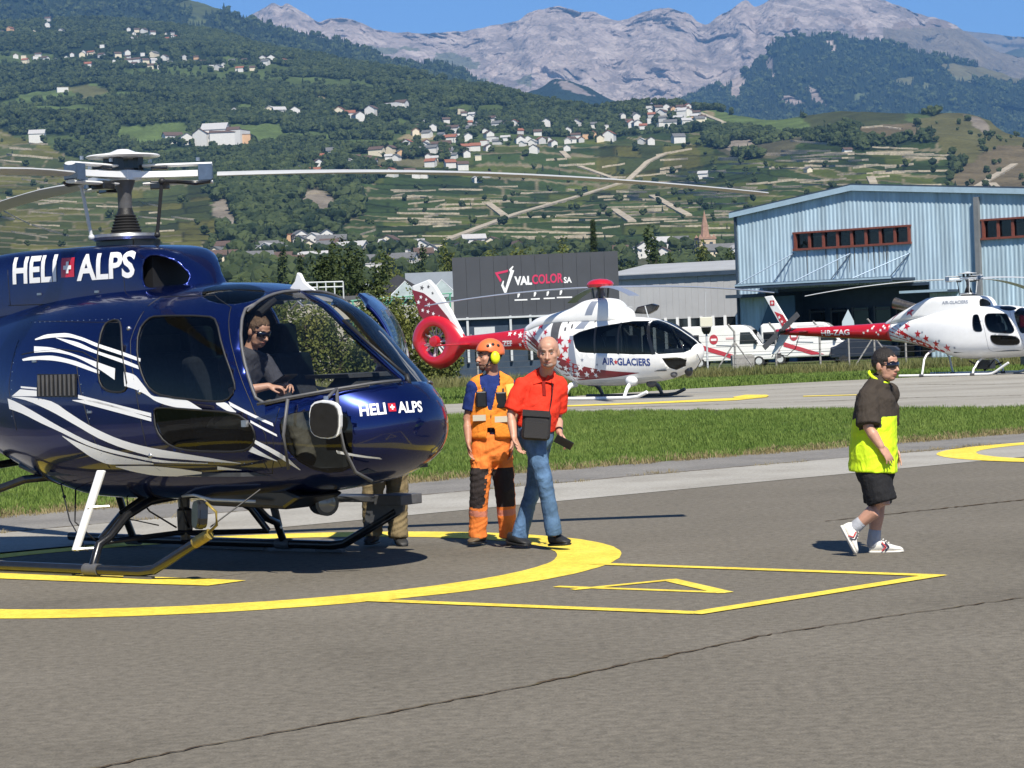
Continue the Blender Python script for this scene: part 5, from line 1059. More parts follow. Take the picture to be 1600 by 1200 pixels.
CHIN = chaikin([(2.44,1.2),(2.5,1.255),(2.72,1.28),(2.9,1.25),(2.95,1.12),(2.9,.9),(2.8,.80),(2.62,.79),(2.5,.92),(2.44,1.08)], 1)
WIND = [(1.96,2.6),(1.965,2.13),(1.93,2.06),(1.97,1.97),(2.22,1.44),(2.25,1.38),(2.33,1.335),(2.5,1.365),(2.77,1.41),(2.98,1.445),(3.2,1.48),(3.2,2.6)]
DOOR = [(.95,2.12),(1.0,2.19),(1.55,2.18),(1.8,2.08),(2.02,1.7),(2.2,1.36),(2.32,1.1),(2.33,.9),(2.25,.80),(1.25,.78),(1.12,.86),(1.10,1.12),(1.03,1.5),(.93,1.85)]
ROOFWIN = [(1.64 + .29*math.cos(a), .43 + .19*math.sin(a)) for a in np.linspace(0, 2*math.pi, 20, endpoint=False)]

def rotor_head_as350(t, az, capm, armm, bladem, droop):
    """starflex hub, three sleeves and blades; az = azimuth of the first blade in the thing's frame"""
    hub = MB(); hub.lathe([(.055, 2.55), (.06, 3.1), (.09, 3.18), (.1, 3.3)], n=20); hub.build('rotor_mast', M_GREY, t, smooth=40)
    bl = MB(); pr = []  # rubber bellows
    for i in range(7): pr += [(.14 - .008*i, 2.76 + .024*i), (.122 - .008*i, 2.772 + .024*i)]
    bl.lathe([(.0, 2.75)] + pr + [(.05, 3.0)], n=20); bl.build('mast_boot', M_BLACK, t, smooth=30)
    MB().lathe([(0, 2.70), (.27, 2.70), (.285, 2.725), (.27, 2.75), (.0, 2.755)], n=28).build('swashplate', M_ALU, t, smooth=30)
    b = MB(); b.box((.02, 0, 2.67), (.46, .3, .05)); b.box((-.12, .1, 2.64), (.12, .12, .1)); b.box((.2, -.12, 2.63), (.08, .08, .12)); b.box((.1, .2, 2.63), (.08, .08, .12))
    b.build('swashplate_base', M_BLKP, t)
    c = MB(); c.lathe([(0, 3.465), (.05, 3.46), (.11, 3.435), (.2, 3.42), (.30, 3.41), (.312, 3.40), (.30, 3.392), (.1, 3.385), (.0, 3.385)], n=32); c.build('rotor_cap', capm, t, smooth=50)
    st = MB()
    for k in range(3):
        a = az + k*2*math.pi/3; u = Vector((math.cos(a), math.sin(a), 0)); v = Vector((-u.y, u.x, 0))
        st.prism([(-.10, -.12), (.16, -.10), (.36, -.055), (.62, -.05), (.62, .05), (.36, .055), (.16, .10), (-.10, .12)], (0, 0, 3.215), u, v, (0, 0, 1), .05)
    st.lathe([(.0, 3.20), (.15, 3.20), (.15, 3.28), (0, 3.28)], n=6)
    st.build('starflex_hub', armm, t, smooth=30)
    ps = MB()
    for k in range(4):
        a = k*math.pi/2 + .5; ps.box((.13*math.cos(a), .13*math.sin(a), 3.335), (.06, .06, .11))
    ps.build('cap_posts', M_BLKP, t)
    bm_ = blade_mesh(.78, 5.42, .30, .022, droop, [bladem, M_YEL], tipm=None)
    for k in range(3):
        a = az + k*2*math.pi/3; R = Matrix.Rotation(a, 3, 'Z'); P = lambda x, y, z: R @ Vector((x, y, z))
        sl = MB()
        for z in (3.315, 3.165): 
            sl.tube([P(.16, 0, z), P(.45, 0, z), P(.74, 0, z)], [(.07, .015), (.058, .017), (.055, .016)], 10)
        sl.build('sleeve', capm, t, smooth=40)
        db = MB(); db.box(P(.30, 0, 3.15), (.16, .13, .07), R); db.box(P(.30, 0, 3.295), (.14, .11, .03), R); bev(db.build('elastomer_block', M_BLKP, t), .008)
        for q_ in (.22, .62): MB().lathe([(0, 0), (.016, 0), (.016, .03), (0, .03)], P(q_, .03, 3.345), n=6).build('bolt', M_ALU, t)
        MB().tube([P(.45, -.1, 3.17), P(.6, -.13, 3.15), P(.72, -.08, 3.16)], [.016, .02, .014], 8).build('pitch_horn', M_BLKP, t, smooth=True)
        cl = MB(); cl.box(P(.68, .055, 3.245), (.11, .025, .13), R); cl.box(P(.68, -.055, 3.245), (.11, .025, .13), R); cl.box(P(.725, 0, 3.245), (.03, .12, .11), R)
        cl.build('blade_clamp', M_STEELBLUE, t)
        o = link('rotor_blade', bm_, t, (0, 0, 3.22)); o.rotation_euler = (0, 0, a)
        pl = MB(); p0 = P(.27, -.16, 2.73); p1 = P(.33, -.2, 3.17); pl.tube([p0, p1], .015, 8); pl.ball(p0, .026); pl.ball(p1, .03); pl.tube([p1, P(.5, -.03, 3.17)], .018, 8)
        pl.build('pitch_link', M_LIGHTGREY if k else M_BLACK, t, smooth=40)

def as350(name, O, yaw, livery, az, droop, label, open_door=False):
    t = empty(name, (O[0], O[1], O[2]), rad(yaw), label, 'helicopter', 'helicopters parked on the airfield')
    blue = livery == 'blue'; skin = M_BLUE if blue else M_WHITE
    xs = np.r_[np.linspace(-2.85, 2.5, 62), np.linspace(2.5, 3.06, 14)[1:], [3.1, 3.135, 3.16, 3.178, 3.191]]
    bm = loft_bm(AS_T, xs, 64); bvh = BVHTree.FromBMesh(bm)
    cb = loft_bm(COWL_T, np.r_[np.linspace(-3.1, .2, 36), np.linspace(.2, .98, 16)[1:]], 56); bvhc = BVHTree.FromBMesh(cb)
    wins = []
    for s in (-1, 1):
        cut_poly(bm, WIND, s)
        for P in (DOORWIN, NARROW, LOWER, CHIN):
            if s > 0 and open_door and P in (DOORWIN, LOWER): continue
            cut_poly(bm, P, s)
        if s > 0 and open_door: cut_poly(bm, DOOR, s)
    # roof panes are seen from above: cut along z
    for s in (-1, 1):
        P = [(x, s*y) for x, y in ROOFWIN]
        for i in range(len(P)):
            a, b = P[i], P[(i+1) % len(P)]; dx, dy = b[0]-a[0], b[1]-a[1]; L = math.hypot(dx, dy)
            fs = [f for f in bm.faces if f.normal.z > .3 and (lambda c: abs(c.x-(a[0]+b[0])/2) < .16 and abs(c.y-(a[1]+b[1])/2) < .14)(f.calc_center_median())]
            g = set(fs)
            for f in fs: g.update(f.edges); g.update(f.verts)
            if g: bmesh.ops.bisect_plane(bm, geom=list(g), dist=1e-5, plane_co=(a[0], a[1], 0), plane_no=(-dy/L, dx/L, 0))
        fs = [f for f in bm.faces if f.normal.z > .3 and inside(P, f.calc_center_median().x, f.calc_center_median().y)]
        if fs: take(bm, fs, 'roof_window', glass('green_roof_glass', (.12, .22, .20)), t)
    # centre post of the windscreen
    for y in (-.035, .035):
        fs = [f for f in bm.faces if f.calc_center_median().x > 1.8 and abs(f.calc_center_median().y) < .2]
        g = set(fs)
        for f in fs: g.update(f.edges); g.update(f.verts)
        bmesh.ops.bisect_plane(bm, geom=list(g), dist=1e-5, plane_co=(0, y, 0), plane_no=(0, 1, 0))
    for s in (-1, 1):
        fs = [f for f in faces_in(bm, WIND, s) if abs(f.calc_center_median().y) > .035]
        take(bm, fs, 'windscreen', M_GLASS if blue else M_DGLASS, t)
        for P, nm in ((DOORWIN, 'door_window'), (NARROW, 'rear_window'), (LOWER, 'lower_window'), (CHIN, 'chin_window')):
            if s > 0 and open_door and P in (DOORWIN, LOWER): continue
            take(bm, faces_in(bm, P, s), nm, glass('door_glass', (.52, .56, .57)) if (blue and P is not CHIN) else M_DGLASS, t)
    if open_door:
        take_f = faces_in(bm, DOOR, 1); bmesh.ops.delete(bm, geom=take_f, context='FACES')
    me = bpy.data.meshes.new('fuselage'); bm.to_mesh(me); bm.free(); shade(me)
    me.materials.append(skin); me.materials.append(M_INT)
    fz = link('fuselage', me, t); so = fz.modifiers.new('skin', 'SOLIDIFY'); so.thickness = .03; so.offset = -1; so.material_offset = 1; so.material_offset_rim = 0; so.use_quality_normals = False
    # cowling with intakes
    INT = chaikin([(.60,2.30),(.60,2.50),(.66,2.555),(.80,2.51),(.89,2.42),(.935,2.33),(.90,2.28),(.68,2.27)], 1)
    for s in (-1, 1):
        cut_poly(cb, INT, s); bmesh.ops.delete(cb, geom=faces_in(cb, INT, s), context='FACES')
    me = bpy.data.meshes.new('engine_cowling'); cb.to_mesh(me); cb.free(); shade(me); me.materials.append(skin); me.materials.append(M_BLACK)
    cw = link('engine_cowling', me, t); so = cw.modifiers.new('skin', 'SOLIDIFY'); so.thickness = .02; so.offset = -1; so.material_offset = 1; so.material_offset_rim = 0
    b = MB(); b.box((.56, 0, 2.36), (.1, .6, .36)); b.build('intake_duct', M_BLACK, cw)
    # tail
    tb = loft_bm(AS_T, np.linspace(-7.5, -2.85, 40), 40); bvht = BVHTree.FromBMesh(tb)
    me = bpy.data.meshes.new('tail_boom'); tb.to_mesh(me); tb.free(); shade(me); me.materials.append(skin if blue else M_RED)
    tbo = link('tail_boom', me, t)
    tm = skin if blue else M_RED
    fin = MB(); fin.prism([(-6.75,1.72),(-7.25,1.78),(-7.95,2.95),(-7.62,2.98),(-7.05,2.1)], (0,-.035,0), (1,0,0), (0,0,1), (0,1,0), .07, 0)
    fin.prism([(-6.95,1.62),(-7.35,1.62),(-7.75,.92),(-7.55,.9)], (0,-.03,0), (1,0,0), (0,0,1), (0,1,0), .06, 0)
    bev(fin.build('tail_fin', skin if blue else M_WHITE, t), .02)
    if not blue:
        MB().prism([(-6.85,1.74),(-7.2,1.79),(-7.55,2.42),(-7.2,2.28)], (0,-.042,0), (1,0,0), (0,0,1), (0,1,0), .084).build('fin_red_panel', M_RED, t)
        c = (-7.62, -.04, 2.72)
        MB().prism([(-.09,-.09),(.09,-.09),(.09,.09),(-.09,.09)], c, (1,0,0), (0,0,1), (0,-1,0), .008).build('flag', M_RED, t)
        w = MB(); w.box((c[0], -.052, c[2]), (.10, .006, .03)); w.box((c[0], -.0525, c[2]), (.03, .006, .10)); w.build('flag_cross', M_LWHITE, t)
    sb = MB(); sb.box((-6.3, 0, 1.68), (.36, 2.3 if blue else 1.7, .05), taper=.96); bev(sb.build('stabiliser', skin if blue else M_DRED, t), .015)
    tr = MB(); 
    tr.lathe([(.09, -.1), (.09, .1), (.04, .18), (0, .18)], (-7.15, -.2, 1.72), (0, -1, 0), n=14); tr.tube([(-7.15, 0, 1.72), (-7.15, -.3, 1.72)], .05, 8)
    tr.build('tail_rotor_hub', M_BLKP, t, smooth=35)
    for a in (rad(38), rad(218)):
        u = Vector((math.cos(a), 0, math.sin(a))); v = Vector((0, 1, 0)).cross(u)
        MB().prism([(.08,-.06),(.25,-.1),(.93,-.1),(.93,.1),(.25,.1),(.08,.06)], (-7.15, -.31, 1.72), u, v, (0,1,0), .02).build('tail_rotor_blade', M_GREY, t)
    g = MB(); g.tube([(-7.3, 0, 1.55), (-7.6, 0, 1.05), (-7.75, 0, .8)], .014, 6)
    g.tube([(-6.6, 0, 1.52), (-6.75, -.02, 1.1), (-7.1, -.02, .85), (-7.5, 0, .9)], .014, 6); g.build('tail_skid', M_BLKP, t, smooth=True)
    # exhaust
    ex = MB(); ex.lathe([(.17, 0), (.18, .5), (.2, .75), (.18, .75), (.15, .3)], (-2.05, 0, 2.32), (-1, 0, .28), n=20); ex.build('exhaust_pipe', M_GREYD, t, smooth=40)
    # undercarriage
    leg = skin if blue else M_WHITE; skm = M_BLKP if blue else M_WHITE
    for s in (-1, 1):
        sk = MB(); y = s*1.1
        sk.tube([(-2.1, y, .075), (-.5, y, .065), (1.18, y, .062), (1.32, y, .08), (1.45, y, .14), (1.92, y, .36 if blue else .42)], .039, 12)
        o = sk.build('skid', skm, t, smooth=40)
        if blue and s < 0:
            q = MB(); q.tube([(1.78, y, .296), (1.94, y, .368)], .043, 12); q.build('toe_reflection', M_YEL, o, smooth=40)  # yellow band for the ground line's reflection in the skid toe, given as colour
        MB().box((1.15, y, .016), (.3, .05, .02)).build('wear_plate', M_GREY, o); MB().box((-.1, y, .016), (1.0, .04, .02)).build('wear_plate', M_GREY, o)
        for x in (.62, -1.25): MB().tube([(x-.08, y, .062), (x+.08, y, .062)], .048, 12).build('skid_clamp', M_GREY, o, smooth=40)
        for x in (.62, -1.25):
            zb = .57 if x > 0 else .86
            lg = MB(); lg.tube([(x, s*.15, zb), (x, s*.45, zb - .02), (x, s*.72, zb - .12), (x, s*.9, zb - .27), (x, s*1.02, .25), (x, y, .07)], .034, 12)
            lo = lg.build('cross_tube', M_BLKP if blue else M_WHITE, t, smooth=40)
            if blue and x > 0:
                fr = MB(); p0 = Vector((x-.02, s*.86, .80 if s < 0 else .62)); p1 = Vector((x-.19 if s < 0 else x-.05, s*1.02, .17))
                d = (p1-p0).normalized(); sd = Vector((1, 0, 0))
                fr.prism([(-.045, 0), (.04, 0), (.035, (p1-p0).length), (-.035, (p1-p0).length)], p0 + Vector((0, s*.06, .03)), sd, d, sd.cross(d), .035*s)
                bev(fr.build('leg_fairing', M_WHITE if s < 0 else M_GREY, lo), .01)  # far fairing darker: its shaded side is put into the colour
                bnd = MB()
                for w in (.45, .97): bnd.tube([p0.lerp(p1, w) + Vector((.0, s*.1, .03)), p0.lerp(p1, w) + Vector((.12, s*-.02, .03))], .012, 6)
                bnd.build('fairing_strap', M_ALU, lo)
    rimm = M_BLACK if blue else M_GREY
    for s in (-1, 1):
        for P in (DOORWIN, NARROW, LOWER):
            if s > 0 and open_door and P is not NARROW: continue
            rim('window_seal', P, bvh, s, rimm, t, .009)
        if not (s > 0 and open_door): seam('door_seam', DOOR + [DOOR[0]], bvh, s, M_BLACK, t, .004)
    seamp = [p for p in WIND if p[1] < 2.2 and p[0] < 3.1]
    for s in (-1, 1):
        pts = []
        L = [(1.965, 2.10)] + seamp[1:] 
        for (x0, z0), (x1, z1) in zip(L[:-1], L[1:]):
            for q in np.linspace(0, 1, 6)[:-1]:
                h, hn, _, _ = bvh.ray_cast(Vector((x0+(x1-x0)*q, s*2, z0+(z1-z0)*q)), Vector((0, -s, 0)))
                if h is not None: pts.append(h + hn*.004)
        top = []
        for y in np.linspace(.02, .62, 14):
            h, hn, _, _ = bvh.ray_cast(Vector((1.963, s*y, 4)), Vector((0, 0, -1)))
            if h is not None: top.append(h + hn*.004)
        pts = top + pts
        o = MB().tube(pts, .013, 6).build('windscreen_seal', M_GREY if blue else M_WHITE, t, smooth=True)
        if blue:
            rv = MB(); acc = 0
            for p, q in zip(pts[:-1], pts[1:]):
                acc += (q-p).length
                if acc > .075: acc = 0; rv.ball(q, .009, 6, 4)
            tag(rv.build('screw_heads', M_ALU, o), kind='stuff')
    # interior
    fl = MB(); fl.prism([(-.2,-.8),(2.0,-.8),(2.5,-.55),(2.9,-.35),(2.9,.35),(2.5,.55),(2.0,.8),(-.2,.8)], (0,0,.78), (1,0,0), (0,1,0), (0,0,1), .03); fl.build('cabin_floor', M_INT, t)
    MB().box((-.18, 0, 1.35), (.05, 1.45, 1.1)).build('rear_bulkhead', M_INT, t)
    MB().box((.75, 0, 2.12), (1.1, 1.0, .03)).build('cabin_headliner', M_INT, t)
    for (sx, sy) in ((1.68, -.48), (1.70, .46)):
        st = MB(); st.box((sx, sy, .98), (.5, .5, .34)); st.box((sx-.28, sy, 1.38), (.13, .46, .66), Matrix.Rotation(rad(-10), 3, 'Y')); st.box((sx-.36, sy, 1.80), (.1, .25, .30), Matrix.Rotation(rad(-8), 3, 'Y'))
        o = bev(st.build('front_seat', M_SEAT, t), .05, 3)
    be = MB(); be.box((.2, 0, .98), (.5, 1.5, .32)); be.box((-.02, 0, 1.4), (.12, 1.5, .7)); bev(be.build('rear_bench', M_SEAT, t), .05, 3)
    ip = MB(); ip.prism([(-.2,0),(.2,0),(.42,.12),(.42,.36),(.32,.42),(-.1,.42),(-.22,.34)], (2.38,.0,1.08), (0,1,0), (0,0,1), (1,0,0), .25); ip.prism([(-.24,.42),(.40,.42),(.42,.45),(-.26,.45)], (2.2,0,1.08), (0,1,0), (0,0,1), (1,0,0), .45)
    ip.box((2.2, .0, .95), (.5, .26, .3)); o = ip.build('instrument_panel', M_INT, t)
    cs = MB()
    for sy in (-.46, .46): cs.tube([(1.85, sy, .8), (1.9, sy, 1.0), (1.82, sy, 1.18)], [.018, .016, .022], 8)
    cs.build('cyclic_stick', M_BLKP, t, smooth=True)
    if blue: MB().tube([(1.95, -.3, 2.12), (1.97, -.5, 2.02)], .03, 8).build('headset_hook', M_BLACK, t)
    rotor_head_as350(t, az, M_WHITE if blue else M_LIGHTGREY, M_WHITE, mat('blade_grey', (.46, .47, .47), .45, var=.06, vs=5) if blue else M_LIGHTGREY, droop)
    t['bvh'] = 0
    return t, bvh, bvhc, bvht, fz, cw, tbo
# ------------------------------------------------------------------ the dark blue helicopter
BO = (-3.18, 20.41, 0.0); BYAW = -38.0
RIGHT_BLADE = math.atan2(.35, 5.5) - rad(BYAW)
hb, bvh, bvhc, bvht, fz, cw, tbo = as350('dark_blue_helicopter', BO, BYAW, 'blue', RIGHT_BLADE, .33,
    'dark blue helicopter with white swoosh stripes and its far door open', open_door=True)
del hb['bvh']
STRIPES = [
 ([(-.26,1.9),(-.1,1.934),(.106,1.937),(.324,1.903),(.544,1.845),(.87,1.767),(1.08,1.71)], [(-.25,1.891),(0,1.906),(.164,1.903),(.335,1.877),(.553,1.816),(.886,1.735),(1.08,1.685)]),
 ([(.02,1.905),(.302,1.861),(.551,1.788),(.891,1.706),(1.08,1.65)], [(.027,1.9),(.294,1.83),(.557,1.763),(.908,1.672),(1.09,1.622)]),
 ([(-.242,1.841),(-.052,1.83),(.208,1.785),(.569,1.699),(.8,1.64)], [(-.223,1.789),(-.04,1.791),(.212,1.765),(.574,1.654),(.8,1.55)]),
 ([(.90,1.612),(1.02,1.586),(1.129,1.499),(1.232,1.415),(1.556,1.385),(1.741,1.305)], [(.91,1.50),(1.039,1.469),(1.162,1.423),(1.265,1.372),(1.469,1.325),(1.741,1.3)]),
 ([(-.378,1.741),(-.247,1.757),(-.032,1.761),(.282,1.719),(.62,1.625)], [(-.363,1.726),(-.196,1.73),(-.023,1.724),(.185,1.702),(.62,1.60)]),
 ([(.374,1.44),(1.2,1.283)], [(.372,1.411),(1.2,1.254)]),
 ([(.304,1.399),(.447,1.396),(1.2,1.246)], [(.306,1.394),(.446,1.367),(1.2,1.218)]),
 ([(-.353,1.433),(-.154,1.42),(.053,1.389),(.23,1.31),(.561,1.166),(.91,1.059),(1.183,1.009),(1.573,.955),(2.019,.889)], [(-.515,1.435),(-.309,1.406),(-.013,1.325),(.338,1.193),(.585,1.089),(.892,.998),(1.192,.939),(1.554,.913),(2.031,.884)]),
 ([(-.565,1.422),(-.446,1.394),(-.224,1.32),(.18,1.168),(.541,1.043),(.885,.968),(1.186,.92),(1.382,.902),(1.705,.89)], [(-.546,1.336),(-.384,1.302),(-.126,1.222),(.171,1.13),(.461,1.028),(.702,.972),(.976,.928),(1.206,.895),(1.702,.885)]),
 ([(.15,1.113),(.355,1.05),(.617,.978),(.872,.928),(1.135,.888)], [(.153,1.107),(.34,1.0),(.494,.917),(.64,.88),(1.129,.88)]),
 ([(.685,.865),(1.017,.868),(1.35,.848),(1.594,.818)], [(.69,.858),(.888,.815),(1.132,.785),(1.555,.78)]),
 ([(2.003,1.361),(2.387,1.188)], [(2.017,1.328),(2.393,1.164)]),
 ([(1.879,1.355),(1.957,1.354),(2.073,1.281)], [(1.886,1.339),(2.001,1.286),(2.07,1.276)]),
 ([(2.2,1.215),(2.415,1.103)], [(2.2,1.196),(2.417,1.085)]),
 ([(2.215,1.073),(2.372,.988),(2.463,.912),(2.5,.828)], [(2.218,1.039),(2.358,.951),(2.435,.887),(2.49,.824)]),
 ([(2.189,1.018),(2.365,.9)], [(2.145,.978),(2.352,.9)]),
 ([(1.784,.864),(1.996,.834)], [(1.763,.835),(1.993,.83)]),
 ([(-.37,1.52),(-.15,1.505)], [(-.37,1.505),(-.15,1.49)]), ([(-.38,1.495),(-.15,1.48)], [(-.5,1.44),(-.15,1.435)]),
 ([(2.82,.97),(3.02,.90)], [(2.82,.945),(3.02,.885)]),
]
for s in (-1, 1):
    for T, B in STRIPES:
        V, F = ribbon2d(T, B, 26 if len(T) > 2 else 12, 3)
        if s < 0: project('stripe', V, F, (0, 0, 0), (1, 0, 0), (0, 0, 1), bvh, M_LWHITE, hb, .004, subdiv=False)
        else: project('stripe', [(-a, b) for a, b in V], F, (0, 0, 0), (-1, 0, 0), (0, 0, 1), bvh, M_LWHITE, hb, .004, subdiv=False)
# name on the cowling and on the nose
def word(s, x0, z0, w, h, parent, tree, m=M_LWHITE, o=(0, 0, 0), u=(1, 0, 0), v=(0, 0, 1), off=.005, fat=.03, name='lettering', slope=0.):
    V, F = text2d(s, fat); V = [(x0 + a*w, z0 + b*h + slope*a*w) for a, b in V]
    return project(name, V, F, o, u, v, tree, m, parent, off)
def swiss(x0, z0, k, parent, tree, o=(0, 0, 0), u=(1, 0, 0), v=(0, 0, 1)):
    sq = [(x0, z0), (x0+k, z0), (x0+k, z0+k), (x0, z0+k)]
    project('emblem', sq, [(0, 1, 2, 3)], o, u, v, tree, M_RED, parent, .005, .05)
    a, b = .2*k, .4*k; X = [x0+a, x0+b, x0+k-b, x0+k-a]; Z = [z0+a, z0+b, z0+k-b, z0+k-a]; V = [(x, z) for z in Z for x in X]
    project('emblem_cross', V, [(i, i+1, i+5, i+4) for i in (1, 4, 5, 6, 9)], o, u, v, tree, M_LWHITE, parent, .009, .05, subdiv=False)
word('HELI', -.93, 2.375, .55, .225, cw, bvhc); swiss(-.32, 2.405, .16, cw, bvhc); word('ALPS', -.13, 2.365, .66, .22, cw, bvhc)
# nose, read from ahead and to the right
nu = Vector((math.cos(rad(58)), math.sin(rad(58)), 0)); no = Vector((2.88, -.42, 0))
word('HELI', -.02, 1.215, .20, .085, fz, bvh, o=no, u=nu, off=.004, slope=.04); swiss(.20, 1.24, .06, fz, bvh, o=no, u=nu); word('ALPS', .275, 1.225, .22, .085, fz, bvh, o=no, u=nu, off=.004, slope=-.02)
# side grille, handles, small fittings
for s in (-1, 1):
    g = MB()
    V, F = ribbon2d([(-.145,1.615),(.36,1.605)], [(-.145,1.43),(.36,1.42)], 12, 6)
    if s > 0: V = [(-a, b) for a, b in V]
    go = project('vent_grille', V, F, (0,0,0), (-s,0,0), (0,0,1), bvh, M_BLACK, hb, .006, subdiv=False)
    for k in range(9):
        x = -.11 + k*.055; h, hn, _, _ = bvh.ray_cast(Vector((x, s*2, 1.52)), Vector((0, -s, 0)))
        MB().box(h + hn*.012, (.008, .02, .17)).build('grille_bar', M_GREY, go)
    h, hn, _, _ = bvh.ray_cast(Vector((2.16, s*2, 1.19)), Vector((0, -s, 0)))
    MB().box(h + hn*.02, (.05, .03, .05)).build('door_handle', M_ALU, hb)
    seam('panel_seam', [(.33,1.72),(.42,1.4),(.55,1.0),(.62,.82)], bvh, s, M_BLACK, hb, .004)
    seam('panel_seam', [(-.35,2.05),(.3,2.02),(.78,2.0)], bvh, s, M_BLACK, hb, .003)
    seam('panel_seam', [(-.4,1.78),(-.2,1.8),(.1,1.81),(.4,1.78),(.6,1.70)], bvh, s, M_BLACK, hb, .005)
    seam('panel_seam', [(.69,.875),(1.4,.87),(2.1,.86)], bvh, s, M_BLACK, hb, .004)
    for x, z in ((.87, 1.95), (1.08, 1.45), (1.13, .95)):
        h, hn, _, _ = bvh.ray_cast(Vector((x, s*2, z)), Vector((0, -s, 0)))
        if h is not None: MB().ball(h, .02, 8, 6).build('hinge', M_ALU, hb, smooth=True)
# roof fittings
f = MB(); f.prism([(-.14,0),(.16,0),(.05,.07),(.01,.14),(-.02,.15),(-.05,.08)], (1.95,-.005,2.19), (1,0,0), (0,0,1), (0,1,0), .03); bev(f.build('roof_antenna', M_WHITE, hb), .008)
f = MB(); f.tube([(2.22, -.4, 2.04), (2.3, -.4, 2.10), (2.35, -.4, 2.06)], .008, 6); f.build('grab_wire', M_ALU, hb)
wp = MB(); wp.tube([(3.0, .02, 1.50), (2.70, -.03, 1.74), (2.44, -.05, 1.945)], .014, 8); wp.tube([(3.03, .02, 1.42), (3.0, .02, 1.51)], .02, 8); wp.build('windscreen_wiper', M_BLACK, hb, smooth=True)
bz = MB(); bz.box((1.5, .15, 2.16), (.5, .35, .06)); bev(bz.build('overhead_panel', M_INT, hb), .02)
# the far door, swung forward on its front hinges
dh = Vector((2.2, .875, 0)); dr = empty('cabin_door', (0, 0, 0)); dr.parent = hb
dbm = loft_bm(AS_T, np.linspace(.8, 2.45, 40), 64, False)
cut_poly(dbm, DOOR, 1)
keep = set(faces_in(dbm, DOOR, 1)); bmesh.ops.delete(dbm, geom=[q for q in dbm.faces if q not in keep], context='FACES')
cut_poly(dbm, DOORWIN, 1); cut_poly(dbm, LOWER, 1)
Rd = Matrix.Translation(dh) @ Matrix.Rotation(rad(-51), 4, 'Z') @ Matrix.Translation(-dh)
g1 = take(dbm, faces_in(dbm, DOORWIN, 1), 'door_window', glass('open_door_glass', (.6, .65, .66)), dr); g2 = take(dbm, faces_in(dbm, LOWER, 1), 'door_window', glass('open_door_glass', (.6, .65, .66)), dr)
me = bpy.data.meshes.new('door_panel'); dbm.to_mesh(me); dbm.free(); shade(me); me.materials.append(M_BLUE); me.materials.append(M_INT)
g3 = link('door_panel', me, dr); so = g3.modifiers.new('skin', 'SOLIDIFY'); so.thickness = .035; so.offset = -1; so.material_offset = 1
dr.matrix_local = Rd
# outside mirror on its tube frame
fr = MB(); fr.tube([(2.33, -.93, 1.335), (2.55, -.86, 1.375), (2.80, -.66, 1.42), (3.0, -.36, 1.46), (3.06, -.12, 1.47)], .011, 8); fr.tube([(2.58, -.86, 1.37), (2.55, -.89, 1.1), (2.50, -.80, .84)], .013, 8); fr.tube([(2.84, -.60, 1.43), (2.92, -.68, 1.2), (2.94, -.66, .98), (2.92, -.52, .80), (2.96, -.38, .72)], .014, 8); fr.tube([(2.84, -.60, 1.43), (2.93, -.82, 1.36)], .012, 8)
fr.build('mirror_frame', M_GREY, hb, smooth=True)
def mirror(c, n, w, h, roll, parent):
    n = Vector(n).normalized(); u = Vector((0, 0, 1)).cross(n).normalized(); v = n.cross(u); c = Vector(c)
    u, v = u*math.cos(roll) + v*math.sin(roll), v*math.cos(roll) - u*math.sin(roll)
    c_ = .22*w; P = chaikin([(-w/2+c_, -h/2), (w/2-c_, -h/2), (w/2, -h/2+c_), (w/2, h/2-c_), (w/2-c_, h/2), (-w/2+c_, h/2), (-w/2, h/2-c_), (-w/2, -h/2+c_)], 1)
    o = MB().prism([(a, b) for a, b in P], c - n*.03, u, v, n, .04).build('mirror_housing', M_WHITE, parent)
    b = MB().prism([(a*.9, b*.92) for a, b in P], c - n*.05, u, v, n, .078); b.build('mirror_back', M_BLKP, o)
    return o
mirror((2.95, -.86, 1.21), (.3, -.95, -.12), .25, .28, rad(-6), hb)
MB().tube([(2.93, -.82, 1.38), (2.94, -.84, 1.26)], .02, 8).build('mirror_bracket', M_ALU, hb)
q = MB(); q.tube([(1.92, -1.1, .37), (2.05, -1.13, .44), (2.07, -1.15, .54), (1.98, -1.16, .61)], .011, 8); q.build('skid_mirror_arm', M_YEL, hb, smooth=True)
o = mirror((1.90, -1.17, .52), (-.5, -.9, .1), .19, .22, rad(5), hb); o.data.materials[0] = M_BLKP; MB().tube([(1.95, -1.1, .42), (2.15, -.75, .68)], .006, 6).build('stay_wire', M_BLACK, hb)
# landing light, belly fittings, cargo swing
l = MB(); l.lathe([(.0, 0), (.07, .0), (.095, .05), (.10, .2), (.09, .2)], (2.02, .02, .52), (.9, -.4, 0), n=20); l.build('landing_light', M_BLKP, hb, smooth=40)
MB().lathe([(0, 0), (.08, 0), (.086, .02), (.07, .032), (0, .04)], Vector((2.02, .02, .52)) + Vector((.9, -.4, 0)).normalized()*.17, (.9, -.4, 0), n=20).build('lamp_lens', mat('dim_lens', (.16, .16, .15), .15, coat=.6), hb, smooth=40)
s = MB(); s.tube([(.35, -.52, .45), (.42, -.3, .58), (.55, .0, .58), (.7, .3, .56), (.8, .52, .42), (.9, .62, .22)], .028, 10); s.tube([(.35, -.52, .45), (.2, -.62, .25)], .026, 8); s.tube([(.2, -.62, .22), (.55, -.1, .26), (.9, .62, .22)], .022, 8)
s.build('cargo_swing', M_BLKP, hb, smooth=40)
k = MB(); k.box((.55, .0, .36), (.10, .10, .20)); k.box((.57, -.02, .23), (.07, .07, .10)); k.tube([(.55, 0, .56), (.55, 0, .45)], .05, 10); bev(k.build('cargo_hook', M_BLKP, hb), .02)
